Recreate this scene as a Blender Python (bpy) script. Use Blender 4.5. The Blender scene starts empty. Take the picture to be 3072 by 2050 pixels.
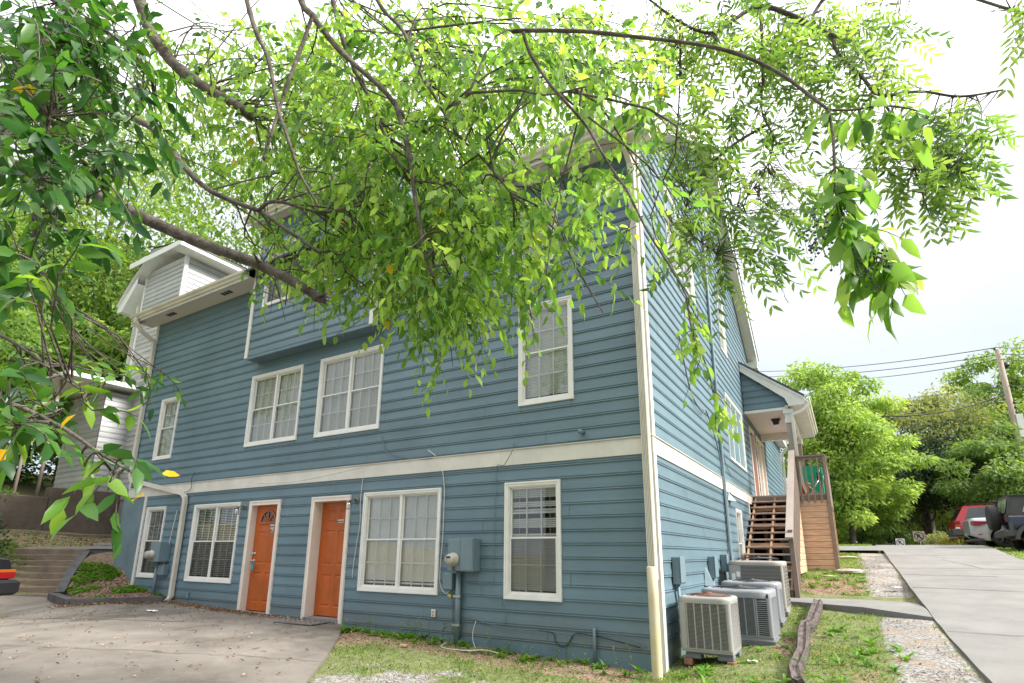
import bpy, math, random
import numpy as np
from mathutils import Vector, Matrix
S = bpy.context.scene
COL = S.collection
RNG = np.random.default_rng(7)
random.seed(7)
R = math.radians
# ------------------------------------------------------------------ camera
CAM_Z = 1.5
YAW, PITCH, ROLL = -0.538972896, 0.247418239, 0.00683320693
FPX, CX, CY = 1641.42664, 1536.0, 1246.4426
def _cam_axes():
    f = np.array([math.sin(YAW)*math.cos(PITCH), math.cos(YAW)*math.cos(PITCH), math.sin(PITCH)])
    r = np.array([math.cos(YAW), -math.sin(YAW), 0.0])
    u = np.cross(r, f)
    r2 = r*math.cos(ROLL) + u*math.sin(ROLL)
    u2 = -r*math.sin(ROLL) + u*math.cos(ROLL)
    return r2, u2, f
AR, AU, AF = _cam_axes()
cam_d = bpy.data.cameras.new('camera')
cam_d.sensor_width = 36.0
cam_d.lens = 36.0*FPX/3072.0
cam_d.shift_y = (CY-1025.0)/3072.0
cam_d.clip_start = 0.05
cam_d.clip_end = 2000.0
cam = bpy.data.objects.new('camera', cam_d)
COL.objects.link(cam)
cam.matrix_world = Matrix(((AR[0], AU[0], -AF[0], 0), (AR[1], AU[1], -AF[1], 0), (AR[2], AU[2], -AF[2], CAM_Z), (0, 0, 0, 1)))
S.camera = cam
# ------------------------------------------------------------------ sky, sun, exposure
SUN_AZ, SUN_EL = R(80), R(38)      # azimuth from +Y towards +X
w = bpy.data.worlds.new('World'); S.world = w; w.use_nodes = True
nt = w.node_tree; nt.nodes.clear()
out = nt.nodes.new('ShaderNodeOutputWorld'); bg = nt.nodes.new('ShaderNodeBackground')
sky = nt.nodes.new('ShaderNodeTexSky'); sky.sky_type = 'NISHITA'; sky.sun_disc = False
sky.sun_elevation = SUN_EL; sky.sun_rotation = SUN_AZ
sky.air_density = 1.0; sky.dust_density = 3.0; sky.ozone_density = 1.0
tc = nt.nodes.new('ShaderNodeTexCoord'); nz = nt.nodes.new('ShaderNodeTexNoise')
nz.inputs['Scale'].default_value = 1.6; nz.inputs['Detail'].default_value = 5; nz.inputs['Roughness'].default_value = .55
cr = nt.nodes.new('ShaderNodeValToRGB')
cr.color_ramp.elements[0].position = .25; cr.color_ramp.elements[0].color = (.62, .62, .62, 1)
cr.color_ramp.elements[1].position = .6; cr.color_ramp.elements[1].color = (.97, .97, .97, 1)
mx = nt.nodes.new('ShaderNodeMix'); mx.data_type = 'RGBA'
# overcast cloud layer: brightest overhead, dimmer and bluer towards the horizon
sz = nt.nodes.new('ShaderNodeSeparateXYZ'); nt.links.new(tc.outputs['Generated'], sz.inputs[0])
cl = nt.nodes.new('ShaderNodeValToRGB'); ce = cl.color_ramp.elements
ce[0].position = 0.0; ce[0].color = (.228, .256, .290, 1); ce[1].position = .85; ce[1].color = (1, .99, .97, 1)
for p_, c_ in ((.30, (.255, .278, .305, 1)), (.5, (.34, .355, .37, 1))):
    e_ = ce.new(p_); e_.color = c_
nt.links.new(sz.outputs['Z'], cl.inputs['Fac'])
sc20 = nt.nodes.new('ShaderNodeVectorMath'); sc20.operation = 'SCALE'; sc20.inputs['Scale'].default_value = 22.0
nt.links.new(cl.outputs['Color'], sc20.inputs[0]); nt.links.new(sc20.outputs[0], mx.inputs[7])
nt.links.new(tc.outputs['Generated'], nz.inputs['Vector']); nt.links.new(nz.outputs['Fac'], cr.inputs['Fac'])
nt.links.new(cr.outputs['Color'], mx.inputs[0]); nt.links.new(sky.outputs['Color'], mx.inputs[6])
nt.links.new(mx.outputs[2], bg.inputs['Color']); bg.inputs['Strength'].default_value = 0.10
nt.links.new(bg.outputs['Background'], out.inputs['Surface'])
sun_d = bpy.data.lights.new('sun', 'SUN'); sun_d.energy = 5.0; sun_d.angle = R(14); sun_d.color = (1.0, .96, .88)
sun = bpy.data.objects.new('sun', sun_d); COL.objects.link(sun)
sd = Vector((math.sin(SUN_AZ)*math.cos(SUN_EL), math.cos(SUN_AZ)*math.cos(SUN_EL), math.sin(SUN_EL)))
sun.rotation_euler = sd.to_track_quat('Z', 'Y').to_euler(); sun.location = (20, 10, 30)
S.view_settings.view_transform = 'Standard'; S.view_settings.look = 'None'
S.view_settings.exposure = 0.74; S.view_settings.gamma = 1.0
S.cycles.use_denoising = True
S.cycles.max_bounces = 8; S.cycles.transparent_max_bounces = 12; S.cycles.diffuse_bounces = 4

# ------------------------------------------------------------------ helpers
def ray(px, py):
    """direction of a photograph pixel (3072 px wide), length such that depth along the view axis is 1"""
    return AR*((px-CX)/FPX) - AU*((py-CY)/FPX) + AF
def at(px, py, d):
    v = ray(px, py)*d
    return np.array([v[0], v[1], v[2]+CAM_Z])
def atY(px, py, Y):
    v = ray(px, py); return at(px, py, Y/v[1])
def tag(o, label=None, cat=None, group=None, kind=None):
    if label: o['label'] = label
    if cat: o['category'] = cat
    if group: o['group'] = group
    if kind: o['kind'] = kind
    return o
def thing(name, loc, label, cat, group=None, rz=0.0):
    o = bpy.data.objects.new(name, None); COL.objects.link(o)
    o.location = loc; o.rotation_euler = (0, 0, rz); o.empty_display_size = .2
    return tag(o, label, cat, group)
def link_mesh(name, me, mat, parent, loc=None):
    if mat is not None:
        for m in (mat if isinstance(mat, (list, tuple)) else [mat]): me.materials.append(m)
    o = bpy.data.objects.new(name, me); COL.objects.link(o)
    if parent is not None: o.parent = parent
    if loc is not None: o.location = loc
    return o
def wloc(o):
    v = Vector((0, 0, 0))
    while o is not None: v += o.location; o = o.parent
    return v
class MB:
    """mesh builder: boxes, prisms, tubes and patches collected into one mesh"""
    def __init__(s): s.v = []; s.f = []; s.m = []; s.sm = []; s.cur = 0; s.smooth = False
    def add(s, vs, fs):
        n = len(s.v); s.v += [tuple(map(float, p)) for p in vs]
        for f in fs: s.f.append(tuple(n+i for i in f)); s.m.append(s.cur); s.sm.append(s.smooth)
        return s
    def box(s, x0, x1, y0, y1, z0, z1, rot=None, c=None):
        vs = [(x, y, z) for z in (z0, z1) for y in (y0, y1) for x in (x0, x1)]
        if rot is not None:
            c = Vector(c) if c is not None else Vector(((x0+x1)/2, (y0+y1)/2, (z0+z1)/2))
            vs = [tuple(c + rot @ (Vector(p)-c)) for p in vs]
        return s.add(vs, [(0, 2, 3, 1), (4, 5, 7, 6), (0, 1, 5, 4), (2, 6, 7, 3), (0, 4, 6, 2), (1, 3, 7, 5)])
    def bbox(s, x0, x1, y0, y1, z0, z1, b=.01):
        """box with chamfered edges (vertical and top)"""
        o = [(x0+b, y0), (x1-b, y0), (x1, y0+b), (x1, y1-b), (x1-b, y1), (x0+b, y1), (x0, y1-b), (x0, y0+b)]
        i = [(x0+2*b, y0+b), (x1-2*b, y0+b), (x1-b, y0+2*b), (x1-b, y1-2*b), (x1-2*b, y1-b), (x0+2*b, y1-b), (x0+b, y1-2*b), (x0+b, y0+2*b)]
        vs = [(x, y, z0) for x, y in i] + [(x, y, z0+b) for x, y in o] + [(x, y, z1-b) for x, y in o] + [(x, y, z1) for x, y in i]
        fs = [tuple(range(7, -1, -1)), tuple(range(24, 32))]
        for k in range(3):
            for j in range(8): fs.append((k*8+j, k*8+(j+1) % 8, (k+1)*8+(j+1) % 8, (k+1)*8+j))
        return s.add(vs, fs)
    def prism(s, poly, d0, d1, axis='y'):
        """poly in the two other axes, extruded from d0 to d1 along axis"""
        n = len(poly)
        def P(a, b, d): return (a, d, b) if axis == 'y' else ((d, a, b) if axis == 'x' else (a, b, d))
        vs = [P(a, b, d0) for a, b in poly] + [P(a, b, d1) for a, b in poly]
        fs = [tuple(range(n)), tuple(range(2*n-1, n-1, -1))]
        for j in range(n): fs.append((j, j+n, (j+1) % n+n, (j+1) % n))
        return s.add(vs, fs)
    def quad(s, a, b, c, d): return s.add([a, b, c, d], [(0, 1, 2, 3)])
    def tube(s, pts, rad, n=8, cap=True):
        pts = [Vector(p) for p in pts]
        if not isinstance(rad, (list, tuple)): rad = [rad]*len(pts)
        rings = []; up = None
        for i, p in enumerate(pts):
            t = (pts[min(i+1, len(pts)-1)] - pts[max(i-1, 0)]).normalized()
            if up is None:
                up = Vector((0, 0, 1)) if abs(t.z) < .9 else Vector((1, 0, 0))
            a = (up - t*up.dot(t)).normalized(); up = a; b = t.cross(a)
            rings.append([p + (a*math.cos(2*math.pi*k/n) + b*math.sin(2*math.pi*k/n))*rad[i] for k in range(n)])
        vs = [q for r in rings for q in r]; fs = []
        for i in range(len(pts)-1):
            for k in range(n): fs.append((i*n+k, i*n+(k+1) % n, (i+1)*n+(k+1) % n, (i+1)*n+k))
        if cap: fs += [tuple(range(n-1, -1, -1)), tuple(range((len(pts)-1)*n, len(pts)*n))]
        sm = s.smooth; s.smooth = n > 5; s.add(vs, fs); s.smooth = sm
        return s
    def rtube(s, pts, w, h, ref=(0, 1, 0)):
        """rectangular duct along pts; w across, h along ref direction"""
        pts = [Vector(p) for p in pts]; ref = Vector(ref); vs = []; fs = []
        for i, p in enumerate(pts):
            t = (pts[min(i+1, len(pts)-1)] - pts[max(i-1, 0)]).normalized()
            a = ref - t*ref.dot(t)
            a = a.normalized() if a.length > 1e-3 else Vector((1, 0, 0)); b = t.cross(a)
            vs += [p + a*(h/2*sa) + b*(w/2*sb) for sa, sb in ((-1, -1), (-1, 1), (1, 1), (1, -1))]
        for i in range(len(pts)-1):
            for k in range(4): fs.append((i*4+k, i*4+(k+1) % 4, (i+1)*4+(k+1) % 4, (i+1)*4+k))
        fs += [(3, 2, 1, 0), tuple(range((len(pts)-1)*4, len(pts)*4))]
        return s.add(vs, fs)
    def cyl(s, c, r, h, axis='z', n=20, r2=None):
        c = Vector(c); d = {'x': Vector((1, 0, 0)), 'y': Vector((0, 1, 0)), 'z': Vector((0, 0, 1))}[axis]
        return s.tube([c, c+d*h], [r, r if r2 is None else r2], n)
    def lathe(s, prof, c, axis='z', n=24):
        """prof: list of (radius, distance along axis)"""
        vs = []; fs = []
        for r, z in prof:
            for k in range(n):
                a = 2*math.pi*k/n; u, v = r*math.cos(a), r*math.sin(a)
                vs.append((c[0]+u, c[1]+v, c[2]+z) if axis == 'z' else ((c[0]+u, c[1]+z, c[2]+v) if axis == 'y' else (c[0]+z, c[1]+u, c[2]+v)))
        for i in range(len(prof)-1):
            for k in range(n): fs.append((i*n+k, i*n+(k+1) % n, (i+1)*n+(k+1) % n, (i+1)*n+k))
        sm = s.smooth; s.smooth = True; s.add(vs, fs); s.smooth = sm
        return s
    def grid(s, P):
        """P: 2-D list of points"""
        n, m = len(P), len(P[0]); vs = [p for r in P for p in r]
        return s.add(vs, [(i*m+j, i*m+j+1, (i+1)*m+j+1, (i+1)*m+j) for i in range(n-1) for j in range(m-1)])
    def xf(s, fn): s.v = [tuple(fn(p)) for p in s.v]; return s
    def build(s, name, mat, parent=None, local=False, origin=None):
        o = Vector((0, 0, 0))
        if parent is not None and not local: o = wloc(parent)
        loc = None
        if parent is None or origin is not None:
            if origin is None:
                a = np.array(s.v); origin = ((a[:, 0].min()+a[:, 0].max())/2, (a[:, 1].min()+a[:, 1].max())/2, a[:, 2].min())
            loc = Vector(origin) - o; o = Vector(origin)
        me = bpy.data.meshes.new(name)
        me.from_pydata([(p[0]-o[0], p[1]-o[1], p[2]-o[2]) for p in s.v], [], s.f)
        ob = link_mesh(name, me, mat, parent, loc)
        if any(s.m): me.polygons.foreach_set('material_index', s.m)
        me.polygons.foreach_set('use_smooth', s.sm); me.update()
        return ob
def np_mesh(name, V, F, mat, parent=None, attr=None, origin=None, smooth=False):
    """fast mesh from numpy arrays; F (n,3) or (n,4)"""
    V = np.asarray(V, float); o = np.zeros(3)
    if parent is not None: o = np.array(wloc(parent))
    if origin is not None: o = np.array(origin)
    me = bpy.data.meshes.new(name); nf, k = F.shape
    me.vertices.add(len(V)); me.vertices.foreach_set('co', (V-o).astype(np.float32).ravel())
    me.loops.add(nf*k); me.loops.foreach_set('vertex_index', F.astype(np.int32).ravel())
    me.polygons.add(nf); me.polygons.foreach_set('loop_start', np.arange(0, nf*k, k, dtype=np.int32))
    me.polygons.foreach_set('loop_total', np.full(nf, k, dtype=np.int32))
    if smooth: me.polygons.foreach_set('use_smooth', np.ones(nf, bool))
    if attr is not None:
        for nm, a in attr.items():
            at_ = me.attributes.new(nm, 'FLOAT', 'POINT'); at_.data.foreach_set('value', a.astype(np.float32))
    me.update(calc_edges=True); me.validate()
    return link_mesh(name, me, mat, parent, None if parent is not None and origin is None else (Vector(origin) if origin is not None else None))

# ------------------------------------------------------------------ materials
def newmat(name):
    m = bpy.data.materials.new(name); m.use_nodes = True
    t = m.node_tree; b = t.nodes['Principled BSDF']
    return m, t, b
def N(t, typ, **kw):
    n = t.nodes.new(typ)
    for k, v in kw.items(): n.inputs[k].default_value = v
    return n
def c4(c): return (c[0], c[1], c[2], 1.0)
def mul(c, k): return tuple(min(1, x*k) for x in c)
def pm(name, c, rough=.6, var=.12, scale=3.0, bump=0.0, bscale=60.0, metal=0.0, spec=.5, c2=None, stretch=None, detail=5, lo=.35, hi=.65, bdist=.01):
    """painted / mineral surface: base colour broken up by two octaves of noise, optional relief"""
    m, t, b = newmat(name); L = t.links
    tcn = t.nodes.new('ShaderNodeTexCoord'); vec = tcn.outputs['Object']
    if stretch:
        mp = t.nodes.new('ShaderNodeMapping'); mp.inputs['Scale'].default_value = stretch
        L.new(vec, mp.inputs['Vector']); vec = mp.outputs['Vector']
    n1 = N(t, 'ShaderNodeTexNoise', Scale=scale, Detail=detail, Roughness=.6); L.new(vec, n1.inputs['Vector'])
    r = t.nodes.new('ShaderNodeValToRGB'); e = r.color_ramp.elements
    e[0].position = lo; e[1].position = hi
    e[0].color = c4(mul(c, 1-var)); e[1].color = c4(c2 if c2 else mul(c, 1+var))
    L.new(n1.outputs['Fac'], r.inputs['Fac']); L.new(r.outputs['Color'], b.inputs['Base Color'])
    b.inputs['Roughness'].default_value = rough; b.inputs['Metallic'].default_value = metal
    b.inputs['Specular IOR Level'].default_value = spec
    if bump:
        n2 = N(t, 'ShaderNodeTexNoise', Scale=bscale, Detail=4, Roughness=.6); L.new(vec, n2.inputs['Vector'])
        bp = N(t, 'ShaderNodeBump', Strength=bump, Distance=bdist); L.new(n2.outputs['Fac'], bp.inputs['Height'])
        L.new(bp.outputs['Normal'], b.inputs['Normal'])
    return m
def flat(name, c, rough=.5, metal=0.0, spec=.5):
    return pm(name, c, rough, .05, 8.0, metal=metal, spec=spec)
def leafmat(name, cols, trans=.35, rough=.45, tcol=None, spec=.35):
    """cols: list of (pos, rgb) over the per-leaf random attribute v"""
    m, t, b = newmat(name); L = t.links
    a = t.nodes.new('ShaderNodeAttribute'); a.attribute_name = 'v'
    r = t.nodes.new('ShaderNodeValToRGB'); el = r.color_ramp.elements
    while len(el) < len(cols): el.new(.5)
    for e, (p, c) in zip(el, cols): e.position = p; e.color = c4(c)
    L.new(a.outputs['Fac'], r.inputs['Fac']); L.new(r.outputs['Color'], b.inputs['Base Color'])
    b.inputs['Roughness'].default_value = rough; b.inputs['Specular IOR Level'].default_value = spec
    tr = t.nodes.new('ShaderNodeBsdfTranslucent')
    mixc = t.nodes.new('ShaderNodeMix'); mixc.data_type = 'RGBA'; mixc.blend_type = 'MULTIPLY'; mixc.inputs[0].default_value = 1
    mixc.inputs[7].default_value = c4(tcol or (2.4, 2.2, .9))
    L.new(r.outputs['Color'], mixc.inputs[6]); L.new(mixc.outputs[2], tr.inputs['Color'])
    ms = t.nodes.new('ShaderNodeMixShader'); ms.inputs[0].default_value = trans
    L.new(b.outputs[0], ms.inputs[1]); L.new(tr.outputs[0], ms.inputs[2])
    L.new(ms.outputs[0], t.nodes['Material Output'].inputs['Surface'])
    return m
def glassmat(name, tint=(.94, .96, .95), refl=.10, rough=.02):
    m, t, b = newmat(name); L = t.links; t.nodes.remove(b)
    tr = t.nodes.new('ShaderNodeBsdfTransparent'); tr.inputs[0].default_value = c4(tint)
    gl = t.nodes.new('ShaderNodeBsdfGlossy'); gl.inputs['Roughness'].default_value = rough
    lw = t.nodes.new('ShaderNodeLayerWeight'); lw.inputs['Blend'].default_value = .35
    mr = t.nodes.new('ShaderNodeMapRange'); mr.inputs['To Min'].default_value = refl; mr.inputs['To Max'].default_value = .8
    L.new(lw.outputs['Fresnel'], mr.inputs['Value'])
    ms = t.nodes.new('ShaderNodeMixShader'); L.new(mr.outputs[0], ms.inputs[0])
    L.new(tr.outputs[0], ms.inputs[1]); L.new(gl.outputs[0], ms.inputs[2])
    L.new(ms.outputs[0], t.nodes['Material Output'].inputs['Surface'])
    return m

def siding_mat(name, c):
    m, t, b = newmat(name); L = t.links
    tcn = t.nodes.new('ShaderNodeTexCoord')
    big = N(t, 'ShaderNodeTexNoise', Scale=.8, Detail=6, Roughness=.65); L.new(tcn.outputs['Object'], big.inputs['Vector'])
    r = t.nodes.new('ShaderNodeValToRGB'); e = r.color_ramp.elements
    e[0].position = .3; e[1].position = .72; e[0].color = c4(mul(c, .86)); e[1].color = c4(mul(c, 1.13))
    L.new(big.outputs['Fac'], r.inputs['Fac'])
    # dirt and chalky specks, denser low on the wall
    sp = N(t, 'ShaderNodeTexNoise', Scale=26, Detail=3, Roughness=.7); L.new(tcn.outputs['Object'], sp.inputs['Vector'])
    r2 = t.nodes.new('ShaderNodeValToRGB'); e = r2.color_ramp.elements
    e[0].position = .72; e[1].position = .80; e[0].color = (0, 0, 0, 1); e[1].color = (.35, .35, .35, 1)
    L.new(sp.outputs['Fac'], r2.inputs['Fac'])
    mxn = t.nodes.new('ShaderNodeMix'); mxn.data_type = 'RGBA'; mxn.inputs[7].default_value = (.36, .42, .45, 1)
    L.new(r2.outputs['Color'], mxn.inputs[0]); L.new(r.outputs['Color'], mxn.inputs[6]); L.new(mxn.outputs[2], b.inputs['Base Color'])
    # board-to-board fading, and dirt splashed up from the ground
    mb_ = t.nodes.new('ShaderNodeMapping'); mb_.inputs['Scale'].default_value = (.12, .12, 5.46); L.new(tcn.outputs['Object'], mb_.inputs['Vector'])
    bn = N(t, 'ShaderNodeTexNoise', Scale=1.0, Detail=1); L.new(mb_.outputs['Vector'], bn.inputs['Vector'])
    br = t.nodes.new('ShaderNodeMapRange'); br.inputs['From Min'].default_value = .3; br.inputs['From Max'].default_value = .7; br.inputs['To Min'].default_value = .90; br.inputs['To Max'].default_value = 1.12; L.new(bn.outputs['Fac'], br.inputs['Value'])
    vm = t.nodes.new('ShaderNodeVectorMath'); vm.operation = 'SCALE'; L.new(mxn.outputs[2], vm.inputs[0]); L.new(br.outputs[0], vm.inputs['Scale'])
    xyz = t.nodes.new('ShaderNodeSeparateXYZ'); L.new(tcn.outputs['Object'], xyz.inputs[0])
    dn = N(t, 'ShaderNodeTexNoise', Scale=3.5, Detail=7, Roughness=.7); L.new(tcn.outputs['Object'], dn.inputs['Vector'])
    ds = t.nodes.new('ShaderNodeMath'); ds.operation = 'SUBTRACT'; L.new(dn.outputs['Fac'], ds.inputs[0]); L.new(xyz.outputs['Z'], ds.inputs[1])
    dm = t.nodes.new('ShaderNodeMapRange'); dm.inputs['From Min'].default_value = -.25; dm.inputs['From Max'].default_value = .35; dm.inputs['To Max'].default_value = .55; L.new(ds.outputs[0], dm.inputs['Value'])
    dx = t.nodes.new('ShaderNodeMix'); dx.data_type = 'RGBA'; dx.inputs[7].default_value = (.13, .12, .10, 1); L.new(dm.outputs[0], dx.inputs[0]); L.new(vm.outputs[0], dx.inputs[6]); L.new(dx.outputs[2], b.inputs['Base Color'])
    b.inputs['Roughness'].default_value = .42; b.inputs['Specular IOR Level'].default_value = .45
    mp = t.nodes.new('ShaderNodeMapping'); mp.inputs['Scale'].default_value = (5, 5, 55)
    L.new(tcn.outputs['Object'], mp.inputs['Vector'])
    g = N(t, 'ShaderNodeTexNoise', Scale=1.0, Detail=3, Roughness=.55, Distortion=1.2); L.new(mp.outputs['Vector'], g.inputs['Vector'])
    bp = N(t, 'ShaderNodeBump', Strength=.55, Distance=.006); L.new(g.outputs['Fac'], bp.inputs['Height'])
    L.new(bp.outputs['Normal'], b.inputs['Normal'])
    return m
BLUE = (.112, .176, .214)
M = {}
M['siding'] = siding_mat('blue_siding', BLUE)
M['gsiding'] = siding_mat('grey_siding', (.42, .42, .43))
M['bluepaint'] = pm('blue_paint', BLUE, .45, .12, 2.5, bump=.25, bscale=25)
M['parge'] = pm('blue_parging', (.125, .185, .215), .6, .16, 1.6, bump=.25, bscale=18)
M['trim'] = pm('white_trim', (.62, .60, .56), .45, .07, 3.0, bump=.08, bscale=30)
M['band'] = pm('white_band', (.58, .555, .51), .5, .10, 1.8, bump=.1, bscale=20)
M['vinyl'] = pm('white_vinyl', (.70, .69, .665), .35, .05, 4)
M['gutter'] = pm('white_gutter', (.56, .53, .46), .4, .12, 1.2)
M['soffit'] = pm('soffit', (.62, .575, .53), .6, .06, 1.0)
M['roof'] = pm('roof_shingle', (.055, .058, .062), .9, .3, 30, bump=.6, bscale=40)
M['glass'] = glassmat('window_glass')
M['screen'] = glassmat('insect_screen', (.78, .78, .78), .02, .35)
M['blind'] = pm('blind_slats', (.86, .855, .82), .5, .06, 2)
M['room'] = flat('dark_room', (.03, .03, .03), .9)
M['curtain'] = pm('curtain', (.56, .55, .51), .8, .12, 3, stretch=(14, 14, .5))
M['door'] = pm('orange_door', (.40, .085, .009), .42, .14, 2.5, bump=.06, bscale=60)
M['jamb'] = pm('door_jamb', (.70, .63, .57), .45, .06, 3)
M['steel'] = pm('brushed_steel', (.45, .44, .42), .3, .1, 8, metal=.9)
M['dark'] = flat('dark_metal', (.02, .02, .022), .5)
M['conc'] = None
M['acgrey'] = pm('cabinet_paint', (.30, .295, .285), .42, .07, 2.5, bump=.04, bscale=40)
M['acgrey2'] = pm('cabinet_paint_cool', (.25, .26, .28), .40, .07, 2.5)
M['actan'] = pm('cabinet_paint_tan', (.32, .30, .27), .5, .08, 2.5)
M['rust'] = pm('rusty_wire', (.13, .055, .035), .7, .3, 12)
M['padgrey'] = pm('plastic_pad', (.13, .135, .15), .7, .18, 4)
M['brick'] = pm('red_brick', (.26, .12, .09), .85, .25, 14, bump=.4)
M['yellow'] = pm('yellowed_pipe', (.62, .52, .30), .45, .14, 3.5, c2=(.55, .50, .38), bump=.1, bscale=20)
M['meter'] = pm('meter_box_paint', (.15, .21, .245), .4, .08, 3)
M['wood'] = pm('deck_wood_new', (.42, .255, .16), .7, .2, 3, stretch=(2, 2, 22), bump=.3, bscale=10)
M['woodx'] = pm('skirt_board', (.50, .33, .22), .7, .2, 2.2, stretch=(1.5, 1.5, 16), bump=.3, bscale=8)
M['tread'] = pm('tread_wood', (.44, .32, .27), .7, .25, 3, stretch=(2, 16, 16), bump=.3, bscale=10)
M['brown'] = pm('brown_paint', (.21, .155, .125), .6, .12, 3, bump=.15, bscale=30)
M['taupe'] = pm('taupe_post', (.30, .25, .225), .55, .1, 3)
M['string'] = pm('stringer_wood', (.36, .23, .14), .8, .25, 4, bump=.3)
M['log'] = pm('old_timber', (.045, .032, .03), .85, .4, 4, c2=(.12, .092, .085), stretch=(9, .9, 9), bump=1.0, bscale=3, bdist=.02)
M['tie'] = pm('landscape_timber', (.085, .080, .085), .8, .3, 4, bump=.5, bscale=12)
M['green'] = pm('green_plastic', (.0, .36, .20), .4, .08, 3)
M['pot'] = flat('terracotta', (.38, .10, .05), .7)
M['rubber'] = flat('rubber', (.018, .018, .02), .75)
M['chrome'] = flat('chrome', (.6, .6, .6), .15, metal=1.0)
M['bark'] = pm('bark', (.075, .055, .042), .9, .45, 10, c2=(.14, .12, .10), bump=1.0, bscale=35, bdist=.02)
M['bark2'] = pm('grey_bark', (.10, .085, .07), .9, .4, 6, bump=1.0, bscale=20, bdist=.03)
M['cable'] = flat('grey_cable', (.12, .155, .18), .5)
M['wcable'] = flat('white_cable', (.62, .62, .60), .5)
M['bcable'] = flat('black_cable', (.012, .012, .014), .5)
M['white'] = flat('white_paint', (.75, .75, .74), .5)
M['black'] = flat('black_paint', (.012, .012, .014), .5)
# ------------------------------------------------------------------ terrain heights (metres; the photographer's eye is at 1.5)
DY = [-6, 0, 5, 6.66, 7.5, 9.1, 10.4, 11.75, 14.4, 17.4, 20.6, 23, 26.6, 32, 45, 70, 120]
DZ = [.0, .12, .335, .424, .466, .553, .64, .78, 1.02, 1.31, 1.617, 1.80, 1.93, 1.93, 1.6, .9, .3]
def zdrive(y): return np.interp(y, DY, DZ)
_cp = [(-2.1, 6.9, .13), (-3, 6.95, .15), (-4.1, 6.95, .17), (-5.4, 6.95, .235), (-7.4, 6.95, .28), (-10.4, 6.95, .325), (-12.9, 6.95, .42), (-14.4, 6.6, .50),
       (-14, 5.6, .35), (-16, 6.0, .36), (-12, 3, .27), (-8, 2.6, .24), (-5, 4.4, .18), (-3, 4, .12), (-1.5, 5, .14), (0, 0, .05), (-4, 0, .1), (-8, -2, .12), (-17, 1, .3), (-14, -4, .2), (0, -6, -.1), (3, -6, -.1),
       (-1.9, 7.6, .2), (-1.3, 7.3, .26), (-.9, 8.2, .33), (-1.0, 9.2, .38), (-1.0, 11.2, .58), (-1.6, 12.2, .66), (-.5, 12.4, .68), (.8, 12.3, .70), (-.6, 6.5, .30), (-.45, 9.2, .45), (.3, 6.2, .34), (.3, 10, .56),
       (-.5, 14, .92), (.6, 14.4, .96), (-.6, 15.9, 1.14), (.3, 16, 1.14), (.6, 20, 1.50), (-1, 20, 1.50), (-1.5, 26, 1.85), (-4, 27, 1.85), (.7, 24, 1.80), (0, 31, 1.9), (4.5, 6, .42), (4.5, 12, .80), (5, 17, 1.28), (5.5, 22, 1.60), (6, 26, 1.80), (6, 30, 1.90), (10, 22, 1.6), (10, 30, 1.95), (8, 10, .9), (10, 0, .2), (14, 14, 1.2), (16, 28, 2.2),
       (0, 45, 1.5), (8, 48, 1.6), (-10, 45, 2.2), (5, 70, .9), (-12, 32, 2.0), (20, 60, 2.0), (-20, 60, 3), (-8, 12, .4), (-8, 18, 1.0), (-14, 12, 1.2), (-14, 22, 2.2),
       (-18.5, 5.0, 1.1), (-17.3, 4.2, .38), (-19, 3, .7), (-18.5, 8.2, 1.48), (-20, 6, 1.62), (-20.8, 9, 1.80), (-21, 4, 1.65), (-20, 1, 1.1), (-24, -4, 1.2), (-21, 12, 2.1), (-23, 7, 2.6), (-24, 12, 3.0), (-27, 7, 3.7), (-30, 3, 3.8), (-32, 14, 4.4), (-45, 10, 6), (-45, 30, 7), (-30, 28, 5), (-50, -5, 5), (-30, -12, 2)]
_cp = np.array(_cp, float)
def _U(r2): return np.where(r2 > 0, r2*np.log(np.maximum(r2, 1e-12))*.5, 0.0)
_n = len(_cp); _K = _U(((_cp[:, None, :2]-_cp[None, :, :2])**2).sum(-1)) + np.eye(_n)*.02
_P = np.c_[np.ones(_n), _cp[:, :2]]; _A = np.zeros((_n+3, _n+3)); _A[:_n, :_n] = _K; _A[:_n, _n:] = _P; _A[_n:, :_n] = _P.T
_w = np.linalg.solve(_A, np.r_[_cp[:, 2], 0, 0, 0])
def ztps(x, y):
    x = np.asarray(x, float); y = np.asarray(y, float); q = np.stack([x.ravel(), y.ravel()], 1)
    o = np.empty(len(q))
    for i in range(0, len(q), 20000):
        qq = q[i:i+20000]; o[i:i+20000] = _U(((qq[:, None]-_cp[None, :, :2])**2).sum(-1)) @ _w[:_n] + _w[_n] + qq @ _w[_n+1:]
    return o.reshape(x.shape)
def ss(a, b, x): t = np.clip((x-a)/(b-a), 0, 1); return t*t*(3-2*t)
def zg(x, y):
    x = np.asarray(x, float); y = np.asarray(y, float)
    z = ztps(x, y); z = np.clip(z, -1.5, 9)
    r = np.hypot(x+5, y-15); k = ss(55, 95, r)
    z = z*(1-k) + 1.0*k
    ins = ss(.88, .98, x)*(1-ss(3.75, 3.95, x))*(1-ss(33, 36, y))          # under the driveway slab
    z = z*(1-ins) + (zdrive(y)-.05)*ins
    return z
def zg1(x, y): return float(zg(np.array([x]), np.array([y]))[0])
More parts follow.
